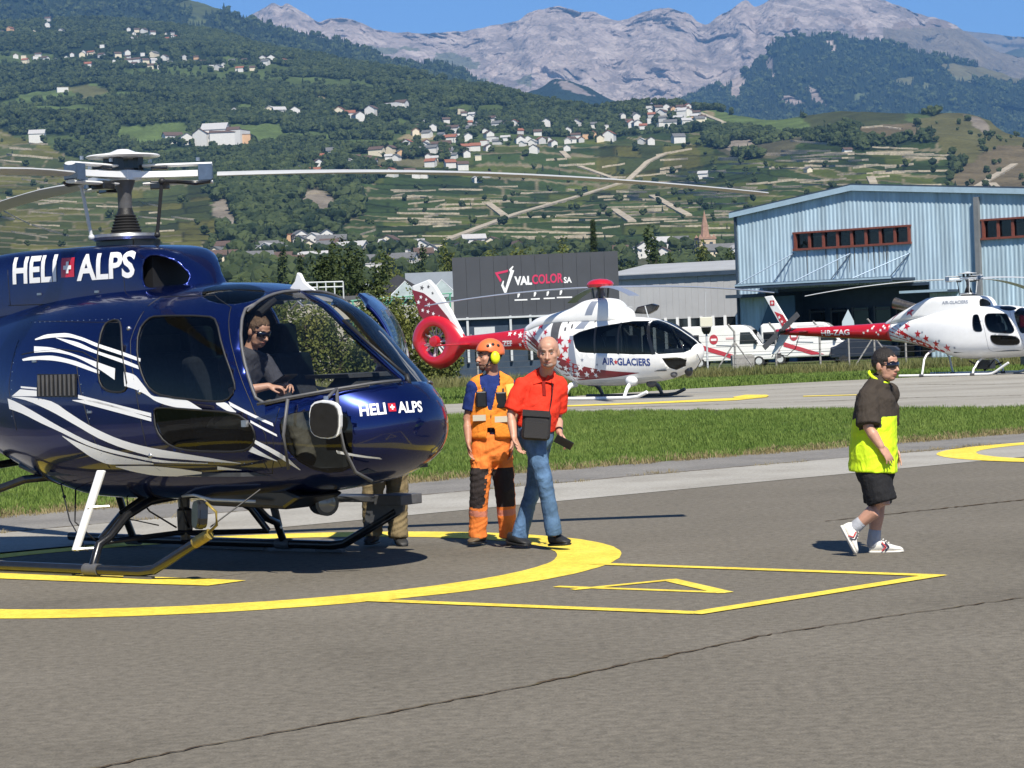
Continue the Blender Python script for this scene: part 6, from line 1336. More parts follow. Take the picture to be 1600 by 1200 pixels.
c = MB(); c.tube([(.3, -.3, .6), (.4, -.25, .45), (.5, -.05, .3)], .008, 6); c.tube([(.7, -.2, .58), (.66, -.1, .4), (.6, 0, .3)], .008, 6); c.tube([(-.2, -.5, .72), (.05, -.75, .4), (.2, -.62, .2)], .007, 6); c.tube([(.3, -.4, .58), (.33, -.42, .4), (.45, -.2, .33)], .006, 6)
c.build('cargo_cable', M_BLACK, hb, smooth=True)
w = MB(); w.tube([(-.35, -.55, .78), (.1, -.85, .42), (.52, -1.05, .2)], .006, 6); w.ball((-.12, -.7, .6), .016, 6, 4); w.build('stay_wire', M_BLACK, hb)
a = MB(); a.tube([(-1.25, -1.1, .1), (-1.2, -1.02, .36), (-.95, -.86, .62), (-.6, -.7, .74), (-.35, -.5, .76)], .035, 10); a.tube([(-.7, -.65, .86), (-.45, -.6, .76), (-.35, -.5, .70)], .03, 8); a.build('rear_brace', M_BLKP, hb, smooth=True)
# long footboard over the far skid
fb = MB(); fb.box((1.0, 1.16, .46), (2.0, .26, .05)); fb.box((1.88, 1.16, .455), (.3, .27, .085)); bev(fb.build('footboard', M_GREY, hb), .008)
fw_ = MB(); fw_.prism([(1.62,.44),(2.02,.44),(2.0,.36),(1.55,.16)], (0,1.07,0), (1,0,0), (0,0,1), (0,1,0), .03); fw_.build('footboard_bracket', M_GREY, hb)
be = MB(); be.prism([(1.15,.62),(1.3,.52),(2.1,.50),(2.3,.60),(2.1,.66),(1.3,.66)], (0,-.45,0), (1,0,0), (0,0,1), (0,1,0), .5); bev(be.build('belly_fairing', M_BLKP, hb), .03)
tb_ = MB(); tb_.tube([(1.05, -.5, .60), (1.3, -.62, .62), (1.5, -.62, .585), (1.9, -.55, .57)], .012, 8); tb_.build('belly_rail', M_LIGHTGREY, hb, smooth=True)

for s in (-1, 1):
    seam('panel_seam', [(-1.0,2.2),(-.4,2.19),(.3,2.2),(.6,2.24)], bvhc, s, M_BLACK, hb, .004)
    seam('panel_seam', [(-.98,2.2),(-1.0,2.55)], bvhc, s, M_BLACK, hb, .003); seam('panel_seam', [(.42,2.22),(.40,2.5)], bvhc, s, M_BLACK, hb, .003)
    seam('panel_seam', [(-.5,1.9),(-.55,1.5),(-.45,1.1)], bvh, s, M_BLACK, hb, .003); seam('panel_seam', [(2.44,1.3),(2.38,1.1),(2.36,.8)], bvh, s, M_BLACK, hb, .003)
    rv = MB()
    for L_ in ([(-.45,2.04),(.8,2.03)], [(.62,.92),(2.2,.88)], [(-.5,1.86),(-.52,1.2)], [(.36,1.66),(.6,.9)]):
        (x0_, z0_), (x1_, z1_) = L_; n_ = int(math.hypot(x1_-x0_, z1_-z0_)/.07)
        for i in range(n_):
            h, hn, _, _ = bvh.ray_cast(Vector((x0_ + (x1_-x0_)*i/n_, s*2, z0_ + (z1_-z0_)*i/n_)), Vector((0, -s, 0)))
            if h is not None: rv.ball(h, .005, 6, 4)
    tag(rv.build('rivets', M_STEELBLUE, hb), kind='stuff')
    for x, z in ((-.6,2.28),(.1,2.27),(-.2,1.72),(.5,1.3)):
        tr_ = bvhc if z > 2.2 else bvh; h, hn, _, _ = tr_.ray_cast(Vector((x, s*2, z)), Vector((0, -s, 0)))
        if h is not None: MB().box(h + hn*.004, (.05, .012, .018)).build('latch', M_ALU, hb)
# ------------------------------------------------------------------ red and white helicopters behind
FARZ = -0.17
EC_T = [(3.32,1.27,1.29,1.28,.01,2),(3.285,1.12,1.44,1.28,.2,2),(3.15,.92,1.58,1.25,.4,2.1),(2.9,.74,1.75,1.2,.58,2.3),(2.5,.6,1.99,1.2,.7,2.5),(2.0,.48,2.19,1.25,.76,2.7),(1.4,.42,2.3,1.3,.78,2.9),
 (.5,.37,2.35,1.3,.78,3),(-.5,.40,2.38,1.35,.78,3),(-1.0,.55,2.40,1.42,.74,2.8),(-1.5,.85,2.42,1.55,.62,2.6),(-2.0,1.2,2.38,1.7,.45,2.4),(-2.5,1.46,2.17,1.82,.3,2.2),(-3.2,1.5,2.08,1.8,.22,2),(-5.0,1.56,1.97,1.76,.17,2),(-5.5,1.58,1.96,1.77,.16,2)]
ECC_T = [(.98,2.2,2.5,2.3,.3,2.4),(.9,2.2,2.56,2.3,.42,2.6),(.7,2.2,2.66,2.3,.52,2.8),(.5,2.2,2.85,2.3,.55,3),(.1,2.2,2.9,2.3,.56,3.2),(-.35,2.2,2.86,2.3,.56,3.2),(-.9,2.2,2.65,2.3,.55,3),(-1.4,2.15,2.55,2.3,.5,2.8),(-2.1,2.05,2.43,2.2,.36,2.5),(-2.6,1.9,2.2,2.05,.22,2)]
M_NAVY = mat('navy_lettering', (.02, .05, .22), .5)
M_SILVER = mat('silver_grey_paint', (.26, .29, .36), .4, .2)
def stars(pts, tree, m, parent, s=-1):
    for x, z, r, a in pts:
        V, F = star2d(x if s < 0 else -x, z, r, a); project('star', V, F, (0, 0, 0), (-s, 0, 0), (0, 0, 1), tree, m, parent, .006, .3, subdiv=False)
def ec135():
    t = empty('red_and_white_helicopter', (2.65, 70, FARZ), rad(-36), 'red and white helicopter with enclosed tail fan and blue lettering on its side', 'helicopter', 'helicopters parked on the airfield')
    bm = loft_bm(EC_T, np.r_[np.linspace(-2.6, 2.6, 50), np.linspace(2.6, 3.2, 8)[1:], [3.25, 3.285, 3.31]], 56); bv = BVHTree.FromBMesh(bm)
    SW1 = [(-.52,1.84),(-.3,1.95),(.05,2.03),(.22,2.06),(.22,1.33),(-.1,1.35),(-.3,1.38),(-.42,1.5)]
    SW2 = [(.27,2.07),(1.02,2.16),(1.02,1.29),(.27,1.33)]
    SW3 = [(1.07,2.165),(1.4,2.2),(1.86,2.19),(2.0,1.7),(2.16,1.24),(1.5,1.26),(1.07,1.29)]
    WS = [(1.93,2.5),(1.93,2.14),(2.08,1.7),(2.25,1.30),(2.35,1.24),(3.05,1.26),(3.19,1.33),(3.24,1.5),(3.0,1.8),(2.6,2.5)]
    CH = [(2.45,1.12),(2.95,1.12),(3.08,1.05),(3.0,.88),(2.75,.78),(2.6,.85)]
    for s in (-1, 1):
        for P in (SW1, SW2, SW3, WS, CH): cut_poly(bm, P, s)
    for y in (-.03, .03):
        fs = [f for f in bm.faces if f.calc_center_median().x > 1.8 and abs(f.calc_center_median().y) < .2]; g = set(fs)
        for f in fs: g.update(f.edges); g.update(f.verts)
        bmesh.ops.bisect_plane(bm, geom=list(g), dist=1e-5, plane_co=(0, y, 0), plane_no=(0, 1, 0))
    for s in (-1, 1):
        for P, nm in ((SW1, 'rear_window'), (SW2, 'door_window'), (SW3, 'front_door_window'), (CH, 'chin_window')): take(bm, faces_in(bm, P, s), nm, M_DGLASS, t)
        take(bm, [f for f in faces_in(bm, WS, s) if abs(f.calc_center_median().y) > .03 and f.calc_center_median().z < 2.3], 'windscreen', glass('windscreen_glass', (.45, .5, .52)), t)
    def own(name, bm, m):
        me = bpy.data.meshes.new(name); bm.to_mesh(me); bm.free(); shade(me); me.materials.append(m); me.materials.append(M_INT); return link(name, me, t)
    fzz = own('fuselage', bm, M_WHITE); so = fzz.modifiers.new('skin', 'SOLIDIFY'); so.thickness = .03; so.offset = -1; so.material_offset = 1; so.material_offset_rim = 0
    cb = loft_bm(ECC_T, np.linspace(-2.6, .98, 36), 40); bc = BVHTree.FromBMesh(cb); own('engine_cowling', cb, M_WHITE)
    tb = loft_bm(EC_T, np.linspace(-5.4, -2.45, 20), 32); bt = BVHTree.FromBMesh(tb); boom = own('tail_boom', tb, M_RED)
    # black band between the window panels
    for s in (-1, 1):
        for T, B in (([(.215,2.07),(.275,2.075)], [(.215,1.32),(.275,1.32)]), ([(1.015,2.17),(1.075,2.17)], [(1.015,1.28),(1.075,1.28)]), ([(1.85,2.195),(1.94,2.19)], [(2.15,1.235),(2.27,1.25)])):
            V, F = ribbon2d(T, B, 3, 12); V = V if s < 0 else [(-a, b) for a, b in V]
            project('window_post', V, F, (0,0,0), (-s,0,0), (0,0,1), bv, M_BLKP, t, .004, subdiv=False)
        def rb(nm, T, B, m, tree=bv, off=.004, nx=20, ny=5):
            V, F = ribbon2d(T, B, nx, ny); V = V if s < 0 else [(-a, b) for a, b in V]
            return project(nm, V, F, (0,0,0), (-s,0,0), (0,0,1), tree, m, t, off, subdiv=False)
        rb('red_swoosh', [(-1.5,1.32),(-1.01,1.22),(-.31,1.0),(.44,.85),(1.1,.78),(1.66,.735)], [(-1.5,.95),(-1.04,.58),(-.46,.57),(.5,.61),(1.1,.66),(1.66,.73)], M_DRED)
        rb('grey_band', [(-.02,2.86),(.22,2.86)], [(-.2,2.42),(.05,2.42)], M_SILVER, bc, .004, 4, 8); rb('grey_band', [(-.22,2.36),(.02,2.36)], [(-.48,2.04),(-.16,2.04)], M_SILVER, bv, .005, 4, 8)
        rb('grey_band', [(-.62,1.85),(-.5,1.85)], [(-.75,.6),(-.35,.6)], M_SILVER, bv, .003, 4, 12)
        rb('dark_band', [(-1.36,2.5),(-1.0,2.5)], [(-1.36,1.7),(-1.06,1.7)], M_GREY, bv, .006, 4, 10); rb('belly_band', [(-1.02,.56),(.5,.56),(2.2,.62)], [(-.9,.47),(.5,.44),(2.2,.55)], M_LIGHTGREY)
        rb('red_tail_cone', [(-2.55,2.16),(-2.0,1.75),(-1.5,1.35)], [(-2.55,1.5),(-2.0,1.22),(-1.48,.9)], M_DRED)
        stars([(-1.85,2.2,.17,1.5),(-1.6,1.98,.1,1.2),(-.98,1.72,.16,1.4),(-.78,1.48,.15,1.6),(-1.2,1.5,.18,1.3),(-.95,1.28,.13,1.1),(-1.75,1.75,.14,1.9),(-2.1,1.95,.12,1.1),(-1.4,1.75,.13,1.7),(-.7,1.15,.12,1.3),(-1.55,1.3,.12,1.5),(-1.95,2.35,.1,1.2),(-.62,1.7,.09,1.5)], bv, M_RED, t, s)
        stars([(-1.15,1.1,.16,1.5),(-.82,.92,.1,1.2),(-.28,.94,.13,1.4),(-.42,.75,.1,1.7),(-.1,.73,.1,1.4),(.12,.84,.08,1.5),(.35,.87,.1,1.2),(-1.35,.98,.08,1.6),(.2,.7,.08,2.),(-.7,.68,.09,1.5),(-1.05,.78,.09,1.1)], bv, M_LWHITE, t, s)
        stars([(.3,1.0,.05,1.2),(-.2,1.15,.06,1.5),(-.5,1.12,.07,1.5)], bv, M_SILVER, t, s)
        stars([(-3.15,1.98,.09,1.5),(-2.95,1.98,.07,1.2),(-2.72,1.93,.11,1.6),(-2.75,1.65,.07,1.3),(-2.62,1.75,.05,1.6)], bt, M_LWHITE, boom, s)
        def wd(txt, x0, z0, w, h, tree, m, slope=0., fat=.03):
            V, F = text2d(txt, fat); V = [((x0 + a*w) if s < 0 else -(x0 + w - a*w), z0 + b*h + slope*a*w*(1 if s < 0 else -1)) for a, b in V]
            project('lettering', V, F, (0,0,0), (-s,0,0), (0,0,1), tree, m, t, .006, .1)
        wd('AIR', .48, 1.0, .42, .2, bv, M_NAVY, -.05); wd('GLACIERS', 1.0, .965, 1.08, .21, bv, M_NAVY, -.04)
        V, F = star2d((.95 if s < 0 else -.95), 1.06, .08); project('emblem', V, F, (0,0,0), (-s,0,0), (0,0,1), bv, M_RED, t, .007, subdiv=False)
        wd('HB-ZEF', -3.75, 1.62, .7, .16, bt, M_LWHITE)
        # small badges on the upper panel
        for x, z, w, h, m in ((-.55,2.28,.2,.14,M_SILVER),(.95,2.36,.2,.16,M_SILVER),(1.22,2.32,.26,.08,M_SILVER),(.4,2.28,.12,.14,mat('mauve_badge', (.25,.2,.4), .5)),(-.85,2.0,.07,.1,M_GREY),(-.62,2.06,.06,.12,M_GREY),(-.8,2.2,.05,.1,M_GREY),(.12,2.2,.05,.12,M_GREY)):
            V, F = ribbon2d([(x,z+h),(x+w,z+h)], [(x,z),(x+w,z)], 3, 3); V = V if s < 0 else [(-a, b) for a, b in V]
            project('badge', V, F, (0,0,0), (-s,0,0), (0,0,1), bv, m, t, .006, subdiv=False)
    # fin with the shrouded fan
    C = Vector((-6.04, 0, 1.84)); outer = [(-4.75,1.72),(-5.0,2.05),(-5.25,2.35),(-5.6,2.58),(-6.04,2.66),(-6.45,2.58),(-6.8,2.3),(-6.95,1.95),(-6.9,1.65),(-6.55,1.25),(-6.15,1.02),(-5.8,1.0),(-5.4,1.15),(-5.0,1.5)]
    outer = chaikin(outer, 2); n = 56; ang = [math.atan2(b-C.z, a-C.x) for a, b in outer]; o2 = sorted(zip(ang, outer)); s_ = MB(); V = []; F = []
    for th, (a, b) in o2:
        for y in (-.16, .16):
            d = Vector((a-C.x, 0, b-C.z)); L = d.length; u = d/L
            V += [C + u*.47 + Vector((0, y, 0)), C + u*.56 + Vector((0, y*1.25, 0)), C + u*(L*.55+.56*.45) + Vector((0, y*1.15, 0)), C + u*(L*.97) + Vector((0, y*.5, 0)), C + u*L]
    k = len(o2)
    for i in range(k):
        j = (i+1) % k
        for q in range(4):
            F.append((i*10+q, j*10+q, j*10+q+1, i*10+q+1)); F.append((i*10+5+q, i*10+6+q, j*10+6+q, j*10+5+q))
        F.append((i*10, i*10+5, j*10+5, j*10))
    sh = s_.add(V, F).build('fan_shroud', M_RED, t, smooth=50)
    fn = MB(); 
    def fin_prism(mb, P, y, mi=0): mb.prism(P, (0, -y, 0), (1,0,0), (0,0,1), (0,1,0), 2*y, mi)
    fin_prism(fn, [(-4.98,2.0),(-5.42,2.75),(-5.96,3.5),(-6.2,3.72),(-6.85,3.55),(-6.55,2.62),(-6.3,2.4)], .07); fo = bev(fn.build('tail_fin', M_WHITE, t), .03)
    fr = MB(); fin_prism(fr, [(-6.84,3.44),(-6.58,2.66),(-6.35,2.45),(-5.15,2.06),(-5.5,2.55),(-5.9,2.98),(-6.4,3.32)], .076); fr.build('fin_red_panel', M_DRED, fo)
    for (x, z, r) in ((-6.6,3.05,.08),(-6.45,2.8,.07),(-6.25,2.75,.07),(-6.05,2.68,.07),(-5.85,2.55,.09),(-6.5,3.2,.07),(-6.2,2.95,.08),(-6.3,3.12,.06),(-5.7,2.45,.08)):
        for y in (-.079, .079):
            P, Fq = star2d(x, z, r, 1.3); MB().add([(a, y, b) for a, b in P], Fq).build('star', M_LWHITE, fo)
    for (x, z, r) in ((-6.45,3.48,.09),(-6.2,3.5,.07),(-6.05,3.3,.06)):
        for y in (-.073, .073):
            P, Fq = star2d(x, z, r, 1.3); MB().add([(a, y, b) for a, b in P], Fq).build('star', M_GREY, fo)
    MB().lathe([(0,-.17),(.15,-.16),(.18,-.06),(.18,.1),(.1,.16),(0,.16)], C, (0, 1, 0), n=20).build('fan_hub', M_RED, t, smooth=50)
    for q in range(10):
        a = q*2*math.pi/10 + .12*(q % 3); u = Vector((math.cos(a), 0, math.sin(a))); v = Vector((-u.z, .6, u.x)).normalized()
        MB().prism([(.16,-.03),(.46,-.035),(.46,.035),(.16,.03)], C, u, v, u.cross(v), .012).build('fan_blade', M_LIGHTGREY, t)
    st = MB()
    for q in range(6):
        a = q*math.pi/3 + .3; st.tube([C + Vector((0, .12, 0)), C + Vector((.48*math.cos(a), .12, .48*math.sin(a)))], .018, 6)
    st.build('fan_stators', M_LIGHTGREY, t)
    MB().box((-6.82, -.1, 1.72), (.14, .02, .15)).build('fin_badge', M_LWHITE, t)
    sb = MB(); sb.box((-4.85, 0, 1.72), (.4, 2.6, .05)); bev(sb.build('stabiliser', M_RED, t), .015)
    # undercarriage
    for s in (-1, 1):
        sk = MB(); sk.tube([(-1.3, s*1.0, .07), (0, s*1.0, .05), (1.5, s*1.0, .05), (1.8, s*1.0, .08), (2.1, s*1.0, .2)], .05, 10); sk.build('skid', M_WHITE if s < 0 else M_GREY, t, smooth=40)  # far skid and its legs darker: shade put into their colour
        for x in (1.3, -.75):
            lg = MB(); lg.tube([(x, s*.3, .46), (x, s*.62, .42), (x+.02, s*.82, .3), (x+.03, s*1.0, .06)], [(.09,.05),(.08,.05),(.07,.045),(.06,.04)], 10, up=Vector((1,0,0))); lg.build('skid_leg', M_WHITE if s < 0 else M_GREY, t, smooth=40)
    MB().ball((1.35, -.62, .52), (.2, .12, .14)).build('leg_fairing', M_WHITE, t, smooth=True)
    g = MB(); g.ball((2.95, -.12, .74), (.12, .12, .16)); g.tube([(2.95, -.12, .92), (2.9, -.1, 1.05)], .06, 8); g.build('camera_pod', M_BLKP, t, smooth=True)
    g = MB(); g.ball((2.6, -.35, .66), .1); g.tube([(2.6, -.35, .7), (2.5, -.3, .85)], .04, 8); g.build('searchlight', M_GREY, t, smooth=True)
    g = MB(); g.ball((1.75, -.2, .42), (.16, .14, .12)); g.build('belly_antenna', M_GREY, t, smooth=True)
    g = MB(); g.tube([(3.25, .1, 1.5), (3.0, .02, 1.75), (2.5, 0, 2.06)], .016, 6); g.tube([(3.3, -.2, 1.2), (3.34, -.1, 1.0), (3.1, -.05, .72)], .012, 6); g.build('wire_cutter', M_BLKP, t, smooth=True)
    g = MB(); g.prism([(.75,2.42),(.85,2.6),(1.35,2.68),(1.55,2.62),(1.45,2.48),(1.2,2.38)], (0,.55,0), (1,0,0), (0,0,1), (0,1,0), .2); bev(g.build('hoist', M_BLKP, t), .04)
    g = MB(); g.tube([(1.6, 0, 2.28), (1.5, 0, 2.62)], .014, 6); g.tube([(.9, -.2, 2.5), (.95, -.2, 2.62), (1.2, -.2, 2.6)], .012, 6); g.build('roof_aerial', M_LIGHTGREY, t)
    # cabin inside
    f = MB(); f.box((.9, 0, .78), (3.2, 1.3, .04)); f.build('cabin_floor', M_INT, t); MB().box((-.6, 0, 1.4), (.06, 1.2, 1.3)).build('rear_bulkhead', M_INT, t)
    for sx, sy in ((1.55, -.38), (1.55, .38), (.3, -.35), (.3, .35)):
        q = MB(); q.box((sx, sy, 1.05), (.45, .44, .3)); q.box((sx-.25, sy, 1.45), (.12, .42, .7)); bev(q.build('seat', M_SEAT, t), .05)
    q = MB(); q.box((2.5, 0, 1.2), (.3, .9, .35)); bev(q.build('instrument_panel', M_INT, t), .04)
    # rotor
    m = MB(); m.lathe([(.16, 2.85), (.14, 3.0), (.1, 3.1), (.12, 3.25), (.1, 3.3)], n=18); m.build('rotor_mast', M_GREY, t, smooth=40)
    m = MB(); m.lathe([(0, 3.46), (.2, 3.44), (.34, 3.38), (.40, 3.30), (.36, 3.22), (.1, 3.2), (0, 3.2)], n=24); m.build('rotor_cap', M_RED, t, smooth=50)
    m = MB()
    for k in range(4): a = k*1.57 + .4; m.tube([(.2*math.cos(a), .2*math.sin(a), 2.9), (.24*math.cos(a), .24*math.sin(a), 3.2)], .03, 6)
    m.build('pitch_links', M_BLKP, t)
    bm_ = blade_mesh(.25, 5.1, .28, .03, .34, [M_SILVER], n=12)
    for k in range(4):
        a = rad(36 + 8) + k*math.pi/2; o = link('rotor_blade', bm_, t, (0, 0, 3.2)); o.rotation_euler = (0, 0, a)
    return t
EC = ec135()
# the second one, tail towards the hangar
zg, zv, zc, zt_, zfz, zcw, ztb = as350('white_helicopter', (15.3, 81, FARZ - .02), -38, 'white', math.pi + rad(38) - .05, .36, 'white helicopter with red tail boom and registration letters in front of the hangar')
del zg['bvh']
for s in (-1, 1):
    def wd2(txt, x0, z0, w, h, tree, m, par, slope=0., fat=.02):
        V, F = text2d(txt, fat); V = [((x0 + a*w) if s < 0 else -(x0 + w - a*w), z0 + b*h + slope*a*w*(1 if s < 0 else -1)) for a, b in V]
        project('lettering', V, F, (0,0,0), (-s,0,0), (0,0,1), tree, m, par, .005, .1)
    wd2('HB-ZAG', -5.6, 1.50, 1.15, .19, zt_, M_LWHITE, ztb); wd2('AIR-GLACIERS', -.75, 2.4, .95, .11, zc, M_SILVER, zcw)
    def rb2(nm, T, B, m, tree, off=.004, nx=18, ny=5):
        V, F = ribbon2d(T, B, nx, ny); V = V if s < 0 else [(-a, b) for a, b in V]
        return project(nm, V, F, (0,0,0), (-s,0,0), (0,0,1), tree, m, zg, off, subdiv=False)
    rb2('red_swoosh', [(-2.84,1.87),(-2.4,1.62),(-1.8,1.32),(-1.2,1.1),(-.6,.86)], [(-2.84,1.3),(-2.4,1.2),(-1.8,1.08),(-1.2,.94),(-.6,.8)], M_RED, zv)
    rb2('red_edge', [(-2.55,2.2),(-1.95,2.52)], [(-2.8,1.9),(-2.1,2.45)], M_DRED, zc, nx=8); rb2('grey_edge', [(-2.3,2.3),(-1.7,2.57)], [(-2.6,2.05),(-2.0,2.45)], M_SILVER, zc, .003, 8)
    rr = random.Random(5)
    stars([(-2.0,2.22,.2,1.45),], zc, M_RED, zg, s)
    stars([(-2.1,1.72,.16,1.2),(-1.6,1.45,.15,1.5),(-1.25,1.28,.15,1.7),(-.85,1.1,.14,1.4),(-.42,.95,.15,1.6),(-2.3,1.5,.12,1.1),(-1.9,1.25,.12,1.6),(-1.5,1.18,.1,1.2)], zv, M_RED, zg, s)
    stars([(-2.6,1.55,.1,1.5),(-2.35,1.4,.12,1.2),(-2.05,1.3,.12,1.5),(-1.8,1.2,.13,1.8),(-1.55,1.12,.12,1.4),(-1.3,1.05,.11,1.1),(-1.05,1.02,.1,1.5),(-.8,.93,.08,1.6),(-2.5,1.3,.08,1.3),(-2.2,1.22,.07,1.6)], zv, M_LWHITE, zg, s)
    stars([(-.12,.95,.06,1.),(-.7,1.2,.06,1.4),(-1.4,1.5,.05,1.2),(-2.4,1.75,.06,1.3)], zv, M_SILVER, zg, s)
    stars([(-3.2+.17*q, 1.62 + .08*math.sin(q*2.1), .045 + .02*rr.random(), rr.random()) for q in range(-4, 2)] + [(-3.3,1.48,.06,1.),(-3.5,1.75,.05,1.2),(-3.1,1.75,.06,.7)], zt_, M_LWHITE, ztb, s)
for (x, z, r) in ((-7.1,1.95,.09),(-7.25,2.05,.07),(-7.0,1.82,.08),(-7.35,2.2,.07),(-7.2,1.85,.06)):
    P, Fq = star2d(x, z, r, 1.3); MB().add([(a, -.05, b) for a, b in P], Fq).build('star', M_LWHITE, zg)
MB().box((-6.1, -.02, 1.86), (1.1, .06, .05)).build('boom_highlight', M_WHITE, zg)  # white bar added as the highlight along the top of the boom
k = MB(); k.box((.55, .0, .36), (.5, .4, .3)); k.tube([(.2, -.5, .5), (.5, 0, .2), (.9, .5, .4)], .03, 8); k.tube([(.1, .5, .5), (.5, 0, .15), (1.1, -.5, .5)], .025, 8); k.build('cargo_hook', M_BLKP, zg)
# ------------------------------------------------------------------ people
_TS = bpy.data.scenes.new('workbench')
def remesh(mb, voxel, name, m, parent=None, smooth=6, disp=0., dsize=.12, seed=0, world=True):
    """grow one continuous skin over overlapping volumes"""
    me0 = bpy.data.meshes.new('volumes'); me0.from_pydata(mb.v, [], mb.f); fix_normals(me0)
    o = bpy.data.objects.new('volumes', me0); _TS.collection.objects.link(o)
    r = o.modifiers.new('r', 'REMESH'); r.mode = 'VOXEL'; r.voxel_size = voxel; r.adaptivity = 0
    s = o.modifiers.new('s', 'SMOOTH'); s.factor = .5; s.iterations = smooth
    vl = _TS.view_layers[0]
    with bpy.context.temp_override(scene=_TS, view_layer=vl):
        dg = bpy.context.evaluated_depsgraph_get(); me = bpy.data.meshes.new_from_object(o.evaluated_get(dg))
    bpy.data.objects.remove(o); bpy.data.meshes.remove(me0)
    if disp:
        n = len(me.vertices); co = np.empty(n*3, np.float32); me.vertices.foreach_get('co', co); co = co.reshape(-1, 3); no = np.empty(n*3, np.float32); me.vertices.foreach_get('normal', no); no = no.reshape(-1, 3)
        k = 1/dsize; d1 = co[:, 0]*.8 + co[:, 1]*.6; a = .55*fbm(d1*k*.55 + seed, co[:, 2]*k*1.1 + d1*k*.9, 2, seed, True) + .55*fbm(d1*k*.45 + 7 + seed, co[:, 2]*k*2.6 - d1*k*1.2, 2, seed+3, True)
        co += no*(a*disp)[:, None]; me.vertices.foreach_set('co', co.ravel()); me.update()
    me.name = name; me.materials.clear(); me.materials.append(m); shade(me)
    return link(name, me, parent)
M_SKIN = mat('skin', (.50, .27, .185), .5, var=.10, vs=25, bump=.05, bs=200)
M_SKIN2 = mat('tanned_skin', (.43, .215, .14), .5, var=.12, vs=25, bump=.05, bs=200)
M_HAIRD = mat('dark_hair', (.014, .010, .008), .6, bump=.6, bs=180, var=.4, vs=60, stretch=(1, 1, .3)); M_HAIRB = mat('brown_hair', (.10, .055, .028), .6, bump=.6, bs=180, var=.4, vs=60, stretch=(1, 1, .3))
M_LENSD = mat('dark_sunglass', (.008, .006, .010), .06, coat=1.); M_LIP = mat('lips', (.36, .13, .10), .5); M_EYEW = mat('shaded_eye_white', (.20, .165, .145), .4); M_EYED = mat('iris', (.03, .02, .015), .2)  # eye white darkened: the brow's shade is put into the colour
def cloth(name, c, rough=.85, var=.12): return mat(name, c, rough, var=var, vs=9, bump=.35, bs=320, spec=.2, fold=8.)
def basis_of(f, u=Vector((0, 0, 1))):
    f = Vector(f).normalized(); r = f.cross(u).normalized(); return f, r, r.cross(f).normalized()
